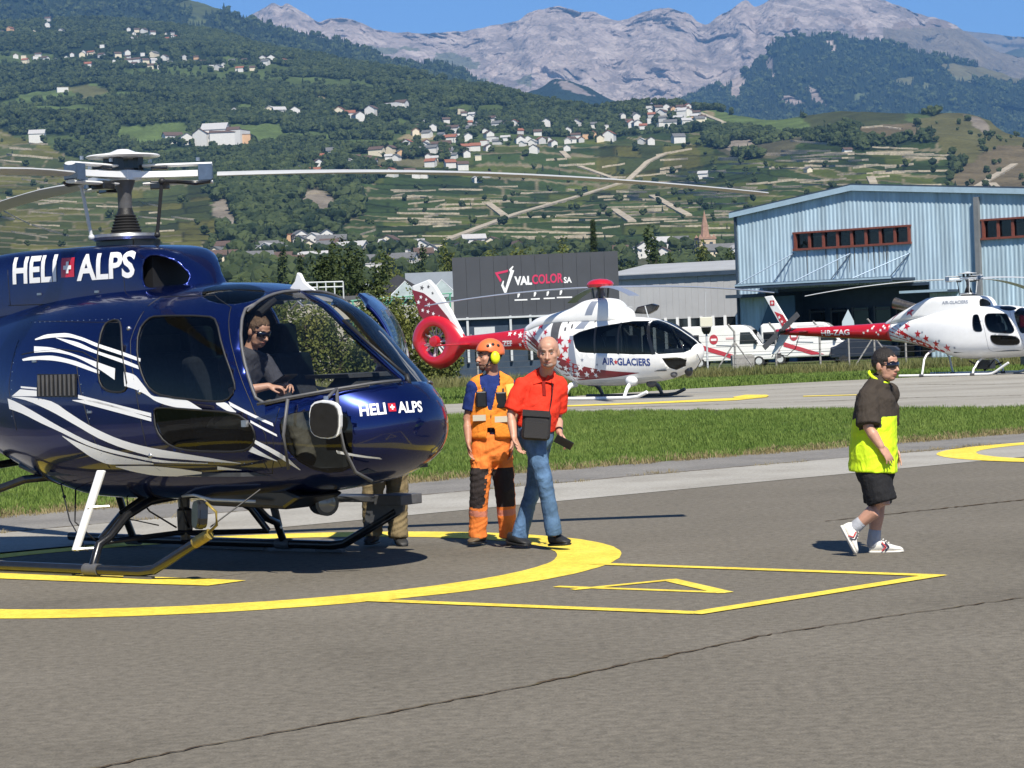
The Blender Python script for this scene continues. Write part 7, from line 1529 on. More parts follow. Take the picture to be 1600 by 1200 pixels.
class Head:
    def __init__(s, c, f, up=(0, 0, 1), k=1.0, roll=0.):
        s.c = Vector(c); s.f, s.r, s.u = basis_of(f, Vector(up)); s.k = k; s.R = Matrix((s.r, s.f, s.u)).transposed()
    def p(s, r, f, u): return s.c + (s.r*r + s.f*f + s.u*u)*s.k
    def rad(s, *q): return tuple(v*s.k for v in q)
    def volumes(s, mb, neck=None, ears=True, nr=.054):
        B = lambda r, f, u, q: mb.ball(s.p(r, f, u), s.rad(*q), 18, 14, s.R)
        B(0, -.012, .035, (.080, .098, .090)); B(0, .028, -.03, (.069, .068, .090)); B(0, .048, -.088, (.036, .038, .03)); B(-.03, .03, -.07, (.034, .045, .04)); B(.03, .03, -.07, (.034, .045, .04)); B(0, .05, .05, (.058, .042, .045))
        mb.capsule([s.p(-.03, .082, .030), s.p(.03, .082, .030)], .013*s.k, 8); B(-.042, .062, -.022, (.022, .02, .022)); B(.042, .062, -.022, (.022, .02, .022))
        mb.capsule([s.p(0, .090, .018), s.p(0, .104, -.012), s.p(0, .114, -.030)], [.0085*s.k, .010*s.k, .0135*s.k], 8); mb.capsule([s.p(-.013, .099, -.034), s.p(.013, .099, -.034)], .009*s.k, 8)
        mb.capsule([s.p(-.02, .085, -.058), s.p(0, .092, -.057), s.p(.02, .085, -.058)], .009*s.k, 8); mb.capsule([s.p(-.016, .083, -.07), s.p(0, .088, -.071), s.p(.016, .083, -.07)], .009*s.k, 8)
        if ears:
            for q in (-1, 1): B(q*.079, -.008, -.008, (.012, .022, .034))
        if neck is not None: mb.capsule([s.p(0, -.02, -.05), (s.p(0, -.02, -.09)*.5 + Vector(neck)*.5), Vector(neck)], [.050*s.k, nr, nr*1.12], 14)
    def face(s, par, brow=M_HAIRD, eyes=True):
        if eyes:
            for q in (-1, 1):
                e = MB().ball(s.p(q*.031, .081, .004), s.rad(.0115, .008, .0048), 10, 8, s.R).build('eye', M_EYEW, par, smooth=True); MB().ball(s.p(q*.030, .0885, .003), s.rad(.0062, .003, .0046), 8, 6, s.R).build('iris', M_EYED, par)
        for q in (-1, 1): MB().capsule([s.p(q*.015, .096, .031), s.p(q*.034, .092, .036), s.p(q*.052, .078, .029)], [.003*s.k, .0055*s.k, .003*s.k], 6).build('eyebrow', brow, par, smooth=True)
        l = MB(); l.capsule([s.p(-.022, .0905, -.060), s.p(0, .0995, -.0585), s.p(.022, .0905, -.060)], [.003, .0065*s.k, .003], 6); l.capsule([s.p(-.018, .089, -.0685), s.p(0, .0965, -.070), s.p(.018, .089, -.0685)], [.003, .0065*s.k, .003], 6); l.build('lips', M_LIP, par, smooth=True)
    def hair(s, par, m, keep, grow=1.06, n=40, k=28, rough=.004, name='hair'):
        mb = MB(); V = []; ok = []; rr = random.Random(4)
        for i in range(k+1):
            t = math.pi*i/k
            for j in range(n):
                a = 2*math.pi*j/n; r, f, u = .077*grow*math.sin(t)*math.cos(a), -.012 + .098*grow*math.sin(t)*math.sin(a), .035 + .092*grow*math.cos(t); V.append(s.p(r, f, u) + Vector((rr.gauss(0, rough), rr.gauss(0, rough), rr.gauss(0, rough)))); ok.append(keep(r, f, u))
        F = [(i*n+j, (i+1)*n+j, (i+1)*n+(j+1) % n, i*n+(j+1) % n) for i in range(k) for j in range(n) if ok[i*n+j] and ok[(i+1)*n+j]]
        o = mb.add(V, F).build(name, m, par, smooth=True); so = o.modifiers.new('thick', 'SOLIDIFY'); so.thickness = .012; so.offset = -.6; return o
    def glasses(s, par, wrap=True):
        mb = MB(); P = []
        for q in range(13): a = rad(-68 + q*136/12); P.append((.072*math.sin(a), .030 + .074*math.cos(a)))
        V = []; F = []
        for i, (r, f) in enumerate(P):
            hh = .021 - .004*abs(r)/.07; lo = -.024 + (.014 if abs(r) < .012 else 0)
            V += [s.p(r, f, .010 + hh), s.p(r, f + .002, .010 + lo)]
        F = [(2*i, 2*i+1, 2*i+3, 2*i+2) for i in range(12)]; o = mb.add(V, F).build('sunglasses', M_LENSD, par, smooth=True); so = o.modifiers.new('thick', 'SOLIDIFY'); so.thickness = .004; so.offset = 1
        t = MB()
        for q in (-1, 1): t.tube([s.p(q*.067, .055, .02), s.p(q*.08, .0, .016), s.p(q*.08, -.03, .006)], .0035*s.k, 6)
        t.build('glasses_temple', M_LENSD, o)
        return o
def hand(mb, wrist, d, palm_n, curl=.5, k=1., thumb_side=1):
    """palm, four unequal bent fingers and a thumb leaving the side of the palm"""
    d = Vector(d).normalized(); pn = Vector(palm_n); pn = (pn - d*pn.dot(d)).normalized(); s = d.cross(pn)*thumb_side; w = Vector(wrist)
    P = lambda a, b, c: w + (d*a + s*b + pn*c)*k
    mb.capsule([P(.0, 0, 0), P(.04, 0, 0), P(.085, 0, .003)], [(.030*k, .020*k), (.040*k, .015*k), (.041*k, .013*k)], 12, up=pn)
    for i, (b, L) in enumerate(((.031, .072), (.0105, .082), (-.0105, .076), (-.031, .058))):
        a0, a1, a2 = curl*.55, curl*1.25, curl*1.75; q = P(.088, b, .002); pts = [P(.06, b*.95, 0), q]; 
        for fr, an in ((.45, a0), (.3, a1), (.25, a2)): q = q + (d*math.cos(an) + pn*math.sin(an))*L*fr*k + s*(b*.12*k); pts.append(q)
        mb.capsule(pts, [.0095*k, .0088*k, .0082*k, .0075*k, .0065*k], 8, up=s)
    mb.capsule([P(.02, .025, .005), P(.045, .048, .014), P(.072, .058, .026), P(.092, .056, .036)], [.014*k, .0115*k, .0095*k, .0075*k], 8, up=pn)
def shoe(name, heel, toe, m, ms, par, w=.052, h=.085, up=(0, 0, 1), ank=None):
    heel, toe, up = Vector(heel), Vector(toe), Vector(up); d = (toe-heel).normalized(); s = d.cross(up).normalized(); u = s.cross(d); L = (toe-heel).length
    def loft(rows, nm, m_, parent):
        V = []; n = 14
        for t, ww, z0, z1 in rows:
            for j in range(n):
                a = 2*math.pi*j/n; c, q = math.cos(a), math.sin(a); V.append(heel + d*(t*L) + s*(ww*math.copysign(abs(c)**.7, c)) + u*((z0+z1)/2 + (z1-z0)/2*math.copysign(abs(q)**.7, q)))
        k = len(rows); F = [(i*n+j, i*n+(j+1) % n, (i+1)*n+(j+1) % n, (i+1)*n+j) for i in range(k-1) for j in range(n)] + [tuple(range(n))[::-1], tuple(range((k-1)*n, k*n))]
        return MB().add(V, F).build(nm, m_, parent, smooth=60)
    o = loft([(-.02, w*.45, .02, h*.75), (.04, w*.72, .018, h*.98), (.2, w*.80, .018, h*1.02), (.38, w*.82, .018, h*.95), (.55, w*.92, .018, h*.72), (.75, w, .018, h*.55), (.92, w*.8, .018, h*.44), (1.0, w*.4, .02, h*.3)], name, m, par)
    loft([(-.03, w*.5, -.002, .022), (.03, w*.8, -.002, .024), (.3, w*.82, -.002, .022), (.7, w*1.04, -.002, .022), (.92, w*.86, -.001, .022), (1.02, w*.42, .004, .02)], 'sole', ms, o)
    return o
def J(px, py, Y): return at(px, py, Y)
def limb(mb, pts, r, flat=1., up=Vector((0, 0, 1)), n=14): mb.capsule(pts, r, n, flat=flat, up=up)
def cuff(mb, pts, r, n=16):
    """round at the start, cut straight at the end: sleeves and trouser legs"""
    mb.ball(pts[0], r[0], 14, 10); mb.tube(pts, list(r), n)
def hem(mb, pts, r, n=20):
    """torso of a garment: rounded at the top, cut straight at the hem"""
    mb.ball(pts[0], (r[0][0], r[0][1], min(r[0])*.8), 16, 10); mb.tube(pts, list(r), n, up=Vector((0, 1, 0)))
def yoke(mb, nk, a, b, r=.062, lift=.03): mb.capsule([Vector(a), Vector(nk) + Vector((0, 0, lift)), Vector(b)], [r, r*1.12, r], 14)
def patch(o, mats, fn):
    """second fabric where fn(centre, normal) says so"""
    for m in mats: o.data.materials.append(m)
    for p in o.data.polygons:
        k = fn(p.center, p.normal)
        if k: p.material_index = k
def along(p, a, b):
    d = b-a; t = (p-a).dot(d)/d.length_squared; return t, (p - a - d*t).length
# ---- man in orange work clothes
def worker():
    Y = 20.6; j = lambda x, y, d=0.: J(x, y, Y + d)
    H = Head(j(764.5, 557, 0), (-.95, -.42, -.02), k=1.0); nk = j(769, 593, .02); pel = j(768, 688)
    shR, shL = j(741, 605, -.03), j(796, 604, .04); eR, wR = j(730, 655, -.02), j(732, 690, -.10); eL, wL = j(802, 652, .06), j(800, 690, -.02)
    hR, hL = j(755, 697, -.02), j(782, 697, .03); kR, kL = j(749, 768, -.05), j(789, 766, .0); aR, aL = j(746, 832, .02), j(794, 832, .05)
    b = MB(); H.volumes(b, nk)
    limb(b, [nk + Vector((0, 0, -.10)), j(768, 630), pel], [(.08, .06), (.13, .09), (.12, .09)], up=Vector((0, 1, 0)))
    for s_, e, w, q in ((shR, eR, wR, 1), (shL, eL, wL, -1)):
        limb(b, [s_, s_.lerp(e, .5), e, e.lerp(w, .35), w], [.050, .046, .038, .040, .027])
    hand(b, wR, (.05, -.12, -1), (1, -.3, 0), .45, 1., 1); hand(b, wL, (-.05, -.15, -1), (-1, -.2, 0), .45, 1., -1)
    for h, k_, a in ((hR, kR, aR), (hL, kL, aL)): limb(b, [h, h.lerp(k_, .5), k_, k_.lerp(a, .3), a], [.075, .065, .05, .052, .036])
    body = remesh(b, .0058, 'person', M_SKIN2, None, 3)
    tag(body, 'man in orange work trousers and vest with orange helmet and yellow ear defenders', 'person', 'people on the apron')
    H.face(body); H.hair(body, M_HAIRD, lambda r, f, u: (u < .02 and f < .02 and u > -.05), 1.04)
    # shirt, vest, trousers
    t = MB(); limb(t, [nk + Vector((0, 0, -.03)), j(768.5, 612), j(768, 650), j(768, 686)], [(.10, .085), (.150, .105), (.152, .112), (.150, .112)], up=Vector((0, 1, 0))); yoke(t, nk, shR, shL, .055, .012)
    for s_, e in ((shR, eR), (shL, eL)): cuff(t, [s_, s_.lerp(e, .35), s_.lerp(e, .74)], [.066, .066, .067])
    remesh(t, .010, 'shirt', cloth('blue_tshirt', (.015, .032, .15)), body, 4, .006, .12, 1)
    OR = cloth('orange_workwear', (.86, .235, .05)); ORV = cloth('orange_vest', (.86, .27, .035))
    # vest: the left and right front, open down the middle, and the back
    v = MB(); hem(v, [j(768.5, 603, .0), j(768.5, 616, .0), j(768, 650), j(769, 682)], [(.125, .10), (.170, .130), (.176, .138), (.188, .146)]); yoke(v, nk, nk.lerp(shR, .74) + Vector((0, 0, .0)), nk.lerp(shL, .74), .071, .010)
    vm = remesh(v, .0065, 'vest', ORV, body, 5, .007, .13, 2)
    bm = bmesh.new(); bm.from_mesh(vm.data); dele = []
    cx = j(766, 640).x
    for f in bm.faces:
        c = f.calc_center_median(); 
        if c.z > j(768, 606).z + .01 and abs(c.x-cx-.02) < .07: dele.append(f); continue
        top = j(768, 600).z; bot = j(768, 640).z; hw = np.interp(c.z, [j(768, 676).z, bot, top], [.035, .012, .075])
        if c.y < Y - .03 and abs(c.x - cx) < hw and (c.z > j(768, 640).z or c.z < j(768, 668).z): dele.append(f)
    bmesh.ops.delete(bm, geom=dele, context='FACES'); bm.to_mesh(vm.data); bm.free(); so = vm.modifiers.new('thick', 'SOLIDIFY'); so.thickness = .012; so.offset = 1
    zp = MB().tube([j(767, 641, -.142), j(767, 655, -.148), j(767, 672, -.152)], .006, 6).build('zip', M_BLACK, vm)
    for (x, y, d) in ((752.5, 624, -.135), (783, 625, -.128)):
        p = MB(); p.box(j(x, y, d), (.09, .035, .135)); bev(p.build('radio_pouch', M_BLKP, vm), .01); MB().tube([j(x+3, y-12, d), j(x+3, y-18, d+.01)], .009, 6).build('radio_aerial', M_BLACK, vm)
    for (x, y, d, rz) in ((749, 653, -.146, -.15), (783, 655, -.14, .15)): MB().box(j(x, y, d), (.11, .012, .05), Matrix.Rotation(rz, 3, 'Z')).build('reflective_patch', mat('reflective_tape', (.55, .50, .40), .4), vm)
    MB().tube([j(796, 600, -.09), j(799, 618, -.10)], [(.035, .006), (.035, .006)], 8, up=Vector((0, 1, 0))).build('reflective_patch', mat('yellow_reflective', (.8, .62, .12), .5), vm)
    tr = MB(); limb(tr, [j(768, 683), j(768, 700)], [(.165, .125), (.165, .13)], up=Vector((0, 1, 0)))
    for h, k_, a in ((hR, kR, aR), (hL, kL, aL)): cuff(tr, [h, h.lerp(k_, .45), k_, k_.lerp(a, .45), a + Vector((0, 0, -.035))], [.102, .094, .082, .075, .079])
    trm = remesh(tr, .0095, 'trousers', OR, body, 3, .011, .13, 3)
    def fab(c, n_):
        for h, k_, a in ((hR, kR, aR), (hL, kL, aL)):
            t1, d1 = along(c, h, k_); t2, d2 = along(c, k_, a)
            fr_ = n_.y < .2 and n_.x < (.55 if h is hR else .95)
            if d1 < .13 and .50 < t1 < 1.1 and t2 < .36 and fr_: return 1
            if d2 < .12 and -.1 < t2 < .36 and t1 > .5 and fr_: return 1
            if d2 < .12 and .42 < t2 < .56: return 2
        return 0
    patch(trm, [cloth('dark_knee_fabric', (.035, .028, .028)), cloth('salmon_band', (.66, .24, .16))], fab)
    wb = MB(); limb(wb, [j(768, 676), j(768, 686)], [(.168, .128), (.165, .127)], up=Vector((0, 1, 0))); remesh(wb, .012, 'waistband', cloth('navy_waistband', (.02, .02, .05)), body, 3)
    shoe('boot', j(756, 848, .10), j(735, 851, -.10), mat('brown_leather', (.10, .07, .04), .6, var=.3, vs=20), M_BLACK, body, .05, .10); shoe('boot', j(797, 847, .12), j(800, 853, -.10), mat('brown_leather', (.10, .07, .04), .6), M_BLACK, body, .05, .10)
    # helmet with slots, chin strap, ear defender
    HO = mat('orange_helmet_shell', (.80, .17, .05), .35, coat=.4)
    hm = H.hair(body, HO, lambda r, f, u: u > .030 + (.012 if f > .06 else 0) - .025*(f < -.03), 1.26, rough=0, name='helmet'); hm.modifiers['thick'].thickness = .02
    for q in (-1, 1):
        for (f, u) in ((.035, .085), (-.005, .09), (-.045, .08)):
            d = Vector((q*.07, f, u - .035)); dd = Vector((d.x/.077, (d.y+.012)/.098, d.z/.092)).normalized(); r_, f_, u_ = .077*1.27*dd.x, -.012 + .098*1.27*dd.y, .035 + .092*1.27*dd.z
            MB().ball(H.p(r_, f_, u_), H.rad(.012, .016, .016), 10, 8, H.R).build('vent_slot', M_BLACK, hm, smooth=True)
        e = MB().ball(H.p(q*.098, -.012, -.012), H.rad(.032, .042, .054), 16, 12, H.R).build('ear_defender', mat('fluorescent_yellow', (.80, .86, .02), .45), body, smooth=True); MB().ball(H.p(q*.083, -.012, -.012), H.rad(.022, .046, .058), 14, 10, H.R).build('ear_cushion', M_BLACK, e, smooth=True)
    cs = MB()
    for q in (-1, 1): cs.tube([H.p(q*.088, .02, .03), H.p(q*.072, .05, -.06), H.p(0, .07, -.125)], .006, 6)
    cs.build('chin_strap', M_BLACK, body); m = MB(); m.tube([H.p(-.09, .01, -.04), H.p(-.07, .08, -.07), H.p(-.02, .118, -.062)], .004, 6); m.ball(H.p(-.02, .12, -.062), .013, 8, 6); m.build('microphone', M_BLACK, body)
    MB().ball(H.p(0, .066, -.088), H.rad(.037, .032, .026), 12, 8, H.R).build('beard', mat('short_beard', (.10, .06, .045), .85, var=.4, vs=150), body, smooth=True)
worker()
# ---- bald man in a red polo shirt
def visitor():
    Y = 20.0; j = lambda x, y, d=0.: J(x, y, Y + d)
    H = Head(j(857, 551, -.10), (-.12, -.97, -.12), k=1.06); nk = j(849, 590, .03); pel = j(838, 668, .05)
    shR, shL = j(815, 603, -.02), j(874, 602, .05); eR, wR = j(798, 648, -.05), j(803, 683, -.16); eL, wL = j(872, 650, .12), j(874, 676, -.06)
    hR, hL = j(846, 676, .10), j(830, 676, -.02); kR, kL = j(835, 758, .22), j(850, 748, -.12); aR, aL = j(811, 836, .26), j(866, 832, -.06)
    b = MB(); H.volumes(b, nk, nr=.058); limb(b, [nk + Vector((0, 0, -.10)), j(846, 630), pel], [(.08, .06), (.13, .09), (.12, .09)], up=Vector((0, 1, 0)))
    for s_, e, w in ((shR, eR, wR), (shL, eL, wL)): limb(b, [s_, s_.lerp(e, .5), e, e.lerp(w, .35), w], [.050, .044, .037, .039, .027])
    hand(b, wR, (.35, -.35, -1), (.8, -.5, .2), .4, 1.05, 1); hand(b, wL, (.55, -.5, -.75), (-.5, -.3, -.6), .75, 1.05, -1)
    for h, k_, a in ((hR, kR, aR), (hL, kL, aL)): limb(b, [h, h.lerp(k_, .5), k_, k_.lerp(a, .3), a], [.075, .062, .05, .052, .036])
    body = remesh(b, .0058, 'person', M_SKIN, None, 3); tag(body, 'bald man in red polo shirt and blue jeans with black shoulder bag', 'person', 'people on the apron')
    H.face(body, mat('grey_brow', (.16, .12, .10), .8)); H.hair(body, mat('cropped_hair', (.30, .19, .15), .8), lambda r, f, u: (u < .06 and f < .0 and u > -.03), 1.012, rough=.0005)
    MB().ball(H.p(0, .060, -.084), H.rad(.040, .036, .028), 14, 10, H.R).build('beard', mat('grey_stubble', (.34, .24, .20), .85, var=.3, vs=150), body, smooth=True)
    RED = cloth('red_polo', (.78, .045, .02), .8, .08)
    t = MB(); hem(t, [nk + Vector((0, 0, -.015)), j(847, 606, .02), j(843, 640), j(838, 668, .03)], [(.10, .085), (.165, .112), (.162, .122), (.164, .126)]); yoke(t, nk, shR, shL, .060, .030)
    for s_, e in ((shR, eR), (shL, eL)): cuff(t, [s_, s_.lerp(e, .35), s_.lerp(e, .86)], [.070, .071, .074])
    tm = remesh(t, .010, 'polo_shirt', RED, body, 4, .009, .15, 5)
    for q in (-1, 1):
        c = MB(); c.add([nk + Vector((q*.012, -.125, -.03)), nk + Vector((q*.085, -.118, -.05)), nk + Vector((q*.105, -.02, .045)), nk + Vector((q*.062, -.065, .07))], [(0, 1, 2, 3)]); o = c.build('collar', RED, tm); so = o.modifiers.new('t', 'SOLIDIFY'); so.thickness = .008
    MB().box(nk + Vector((.0, -.128, -.085)), (.028, .016, .12)).build('placket', cloth('dark_red_placket', (.30, .02, .015)), tm)
    JE = mat('blue_denim', (.085, .155, .27), .85, var=.45, vs=7, bump=.3, bs=300, spec=.2, fold=9.)
    tr = MB(); limb(tr, [j(837, 660, .04), j(836, 680, .04)], [(.158, .122), (.155, .125)], up=Vector((0, 1, 0)))
    for h, k_, a in ((hR, kR, aR), (hL, kL, aL)): cuff(tr, [h, h.lerp(k_, .45), k_, k_.lerp(a, .45), a + Vector((0, 0, -.02))], [.098, .086, .070, .064, .070])
    remesh(tr, .0095, 'jeans', JE, body, 3, .008, .13, 6)
    bl = MB(); limb(bl, [j(838, 657, .04), j(838, 662, .04)], [(.166, .128), (.166, .128)], up=Vector((0, 1, 0))); remesh(bl, .012, 'belt', M_BLACK, body, 2)
    SH = mat('black_shoe', (.015, .015, .016), .6, bump=.2, bs=60); shoe('shoe', j(796, 849, .32), j(826, 854, .14), SH, M_BLACK, body, .055, .10); shoe('shoe', j(862, 853, .06), j(888, 852, -.16), SH, M_BLACK, body, .055, .11, up=(-.08, .1, 1))
    # bag and strap, phone in the hand
    bg_ = MB(); bg_.box(j(838, 665, -.20), (.235, .09, .24), Matrix.Rotation(rad(6), 3, 'Y')); BG = tag(bev(bg_.build('shoulder_bag', mat('black_nylon', (.020, .019, .021), .7, bump=.4, bs=200)), .04, 4), 'black nylon shoulder bag hanging at the hip of the man in red', 'bag')
    MB().box(j(837.5, 672, -.255), (.19, .02, .13), Matrix.Rotation(rad(6), 3, 'Y')).build('front_pocket', mat('black_nylon', (.02, .019, .021), .7), BG); MB().box(j(838, 646, -.25), (.225, .012, .05), Matrix.Rotation(rad(6), 3, 'Y')).build('flap', mat('black_nylon', (.02, .019, .021), .7), BG)
    ST = MB().tube([j(858, 645, -.17), j(862, 625, -.16), j(864, 605, -.125), j(860, 592, -.02), j(850, 590, .10), j(830, 620, .16), j(818, 645, .02), j(820, 650, -.14)], [(.021, .004)]*8, 8, up=Vector((1, 0, 0))).build('strap', mat('black_nylon', (.02, .019, .021), .7), BG, smooth=40)
    ph = MB(); d = (j(891, 697, -.2) - j(870, 685, -.2)).normalized(); ph.box(j(881, 691, -.215), (.155, .012, .075), Matrix.Rotation(rad(30), 3, 'Y') @ Matrix.Rotation(rad(25), 3, 'X')); tag(bev(ph.build('phone', M_BLKP), .006), 'black phone held in the hand of the man in red', 'phone')
    wt = MB(); dd = (wL - eL).normalized(); p = wL - dd*.03; wt.tube([p - dd*.012, p + dd*.012], .032, 14); wt.build('wristwatch', M_BLKP, body, smooth=40)
visitor()
# ---- boy walking to the right
def boy():
    Y = 18.5; j = lambda x, y, d=0.: J(x, y, Y + d)
    H = Head(j(1383.5, 571, 0), (.72, -.69, -.06), k=1.0); nk = j(1374, 602, .02); pel = j(1366, 722)
    shN, shF = j(1354, 621, -.12), j(1385, 616, .16); eN, wN = j(1357, 668, -.20), j(1376, 697, -.24); eF, wF = j(1388, 668, .24), j(1396, 700, .16)
    hN, hF = j(1364, 735, -.09), j(1372, 735, .09); kN, kF = j(1379, 787, -.12), j(1371, 793, .10); aN, aF = j(1337, 823, -.06), j(1366, 839, .11)
    b = MB(); H.volumes(b, nk, nr=.052); limb(b, [nk + Vector((0, 0, -.10)), j(1368, 660), pel], [(.07, .07), (.12, .12), (.11, .11)], up=Vector((0, 1, 0)))
    for s_, e, w in ((shN, eN, wN), (shF, eF, wF)): limb(b, [s_, s_.lerp(e, .5), e, e.lerp(w, .35), w], [.055, .050, .042, .043, .030])
    hand(b, wN, (.55, -.1, -.8), (-.5, .75, -.3), .35, .95, 1); hand(b, wF, (.3, -.1, -1), (-.6, -.5, 0), .4, .95, -1)
    limb(b, [hN, hN.lerp(kN, .5), kN, kN.lerp(aN, .3), aN], [.085, .078, .062, .060, .038]); limb(b, [hF, hF.lerp(kF, .5), kF, kF.lerp(aF, .3), aF], [.085, .075, .056, .058, .038])
    body = remesh(b, .0056, 'person', M_SKIN, None, 3); tag(body, 'boy in brown and fluorescent yellow shirt, black shorts and wraparound sunglasses walking right', 'person', 'people on the apron')
    H.face(body, eyes=False); H.glasses(body)
    H.hair(body, M_HAIRD, lambda r, f, u: u > (.062 if f > .055 else (.035 if f > .03 else (.0 if f > -.02 else -.045))), 1.06, rough=.002)
    BR = cloth('brown_jersey', (.050, .040, .032)); FL = mat('fluorescent_jersey', (.62, .85, .012), .75, var=.06, vs=8, bump=.2, bs=300, fold=8.)
    def torso(mb, g=0.): hem(mb, [nk + Vector((0, 0, -.02)), j(1369, 622, .02), j(1367, 660), j(1365, 698), j(1364, 737)], [(.085+g, .09+g), (.150+g, .175+g), (.168+g, .185+g), (.180+g, .208+g), (.187+g, .226+g)])
    t = MB(); torso(t); yoke(t, nk, shN + Vector((0, .03, 0)), shF - Vector((0, .03, 0)), .066, .030)
    for s_, e in ((shN, eN), (shF, eF)): cuff(t, [s_ + Vector((.02, .02, .0)), s_.lerp(e, .35), s_.lerp(e, .92)], [.085, .088, .090])
    tm = remesh(t, .009, 'shirt', FL, body, 3, .008, .16, 7)
    zc = j(1380, 650).z; xc = j(1366, 640).x
    def fab(c, n_):
        for s_, e in ((shN, eN), (shF, eF)):
            t1, d1 = along(c, s_, e)
            if d1 < .10 and t1 < 1.0 and (c.y < Y - .12 or c.y > Y + .14): return 1
        return 1 if c.z > zc + .05*(c.x - xc - .1) else 0
    patch(tm, [BR], fab)
    cl = MB(); cl.tube([nk + Vector((-.002 + .072*math.cos(a), .072*math.sin(a), .062 - .045*(math.cos(a)*.72 - math.sin(a)*.69))) for a in np.linspace(0, 2*math.pi, 17)], .013, 8, cap=False); cl.build('collar', FL, tm, smooth=True)
    sh = MB(); limb(sh, [j(1366, 718), j(1368, 736)], [(.150, .155), (.150, .155)], up=Vector((0, 1, 0)))
    cuff(sh, [hN, hN.lerp(kN, .5), hN.lerp(kN, .95)], [.118, .118, .114]); cuff(sh, [hF, hF.lerp(kF, .5), hF.lerp(kF, .88)], [.115, .112, .106])
    remesh(sh, .010, 'shorts', cloth('black_shorts', (.020, .020, .022)), body, 4, .008, .1, 9)
    SK = cloth('grey_sock', (.38, .39, .42))
    for k_, a in ((kN, aN), (kF, aF)): MB().capsule([k_.lerp(a, .82), a, a + (a-k_).normalized()*.05], [.048, .050, .052], 14).build('sock', SK, body, smooth=True)
    W = mat('white_leather', (.76, .73, .66), .5, var=.06, vs=20); WS_ = mat('white_sole', (.72, .68, .60), .6); CR_ = mat('chevron_red', (.5, .04, .05), .6); CB = mat('chevron_navy', (.02, .025, .06), .6)
    def sneaker(heel, toe, up):
        o = shoe('shoe', heel, toe, W, WS_, body, .05, .10, up=up); heel, toe = Vector(heel), Vector(toe); d = (toe-heel).normalized(); s = d.cross(Vector(up)).normalized(); u = s.cross(d); L = (toe-heel).length
        side = s if s.y < 0 else -s
        for t0, m_ in ((.40, CR_), (.50, CB)):
            q = MB()
            for (a0, z0), (a1, z1) in (((t0, .085), (t0+.12, .05)), ((t0+.12, .05), (t0, .02))):
                q.tube([heel + d*(a0*L) + u*z0 + side*.044, heel + d*((a0+a1)/2*L) + u*((z0+z1)/2) + side*.050, heel + d*(a1*L) + u*z1 + side*.050], .006, 6)
            q.build('chevron', m_, o)
        lc = MB()
        for t_ in (.42, .5, .58): lc.tube([heel + d*(t_*L) + u*(.105 - (t_-.4)*.16) - s*.025, heel + d*(t_*L) + u*(.11 - (t_-.4)*.16), heel + d*(t_*L) + u*(.105 - (t_-.4)*.16) + s*.025], .004, 6)
        lc.build('laces', W, o)
    sneaker(j(1360, 864.5, .12), j(1411, 863, .04), (0, 0, 1)); sneaker(j(1313, 824, -.05), j(1335, 866, -.12), (.88, 0, .42))
boy()
# ---- helper behind the nose of the blue helicopter
def helper():
    Y = 20.95; j = lambda x, y, d=0.: J(x, y, Y + d)
    H = Head(j(598, 548, .05), (-.9, -.2, -.25), k=1.0); nk = j(604, 583, .05); pel = j(603, 688, .05)
    shR, shL = j(585, 596, -.1), j(616, 596, .15); eR, wR = j(570, 640, -.12), j(556, 610, -.05); eL, wL = j(590, 640, .2), j(568, 620, .2)
    hR, hL = j(590, 692, .0), j(615, 692, .06); kR, kL = j(582, 770, -.02), j(621, 768, .06); aR, aL = j(582, 830, .05), j(622, 834, .02)
    b = MB(); H.volumes(b, nk); limb(b, [nk, j(603, 640, .05), pel], [(.11, .10), (.14, .11), (.14, .11)], up=Vector((0, 1, 0)))
    for s_, e, w in ((shR, eR, wR), (shL, eL, wL)): limb(b, [s_, s_.lerp(e, .5), e, e.lerp(w, .35), w], [.05, .045, .038, .039, .027])
    hand(b, wR, (-.8, 0, .4), (0, -1, 0), .6, 1., 1); hand(b, wL, (-.8, 0, .4), (0, -1, 0), .6, 1., -1)
    for h, k_, a in ((hR, kR, aR), (hL, kL, aL)): limb(b, [h, h.lerp(k_, .5), k_, a], [.075, .065, .05, .036])
    body = remesh(b, .007, 'person', M_SKIN2, None, 3); tag(body, 'person in khaki trousers and red cap standing behind the nose of the blue helicopter', 'person', 'people on the apron'); H.face(body)
    H.hair(body, cloth('red_cap', (.62, .06, .07)), lambda r, f, u: u > .03, 1.14, rough=.001, name='cap')
    t = MB(); limb(t, [nk, j(603, 620, .05), j(603, 690, .05)], [(.10, .09), (.17, .13), (.17, .13)], up=Vector((0, 1, 0)))
    yoke(t, nk, shR, shL)
    for s_, e in ((shR, eR), (shL, eL)): limb(t, [s_, s_.lerp(e, .9)], [.075, .07])
    remesh(t, .012, 'jacket', cloth('dark_red_jacket', (.10, .02, .025)), body, 4, .01, .12, 2)
    tr = MB(); limb(tr, [j(603, 684, .05), j(603, 698, .05)], [(.17, .13), (.17, .13)], up=Vector((0, 1, 0)))
    for h, k_, a in ((hR, kR, aR), (hL, kL, aL)): cuff(tr, [h, h.lerp(k_, .45), k_, k_.lerp(a, .5), a + Vector((0, 0, -.03))], [.105, .10, .092, .084, .08])
    remesh(tr, .0095, 'trousers', cloth('khaki', (.20, .155, .085)), body, 3, .013, .12, 3)
    BT = mat('black_boot', (.02, .02, .02), .6); shoe('boot', j(588, 848, .12), j(574, 852, -.1), BT, M_BLACK, body, .052, .12); shoe('boot', j(620, 850, .12), j(632, 857, -.1), BT, M_BLACK, body, .052, .12)
helper()
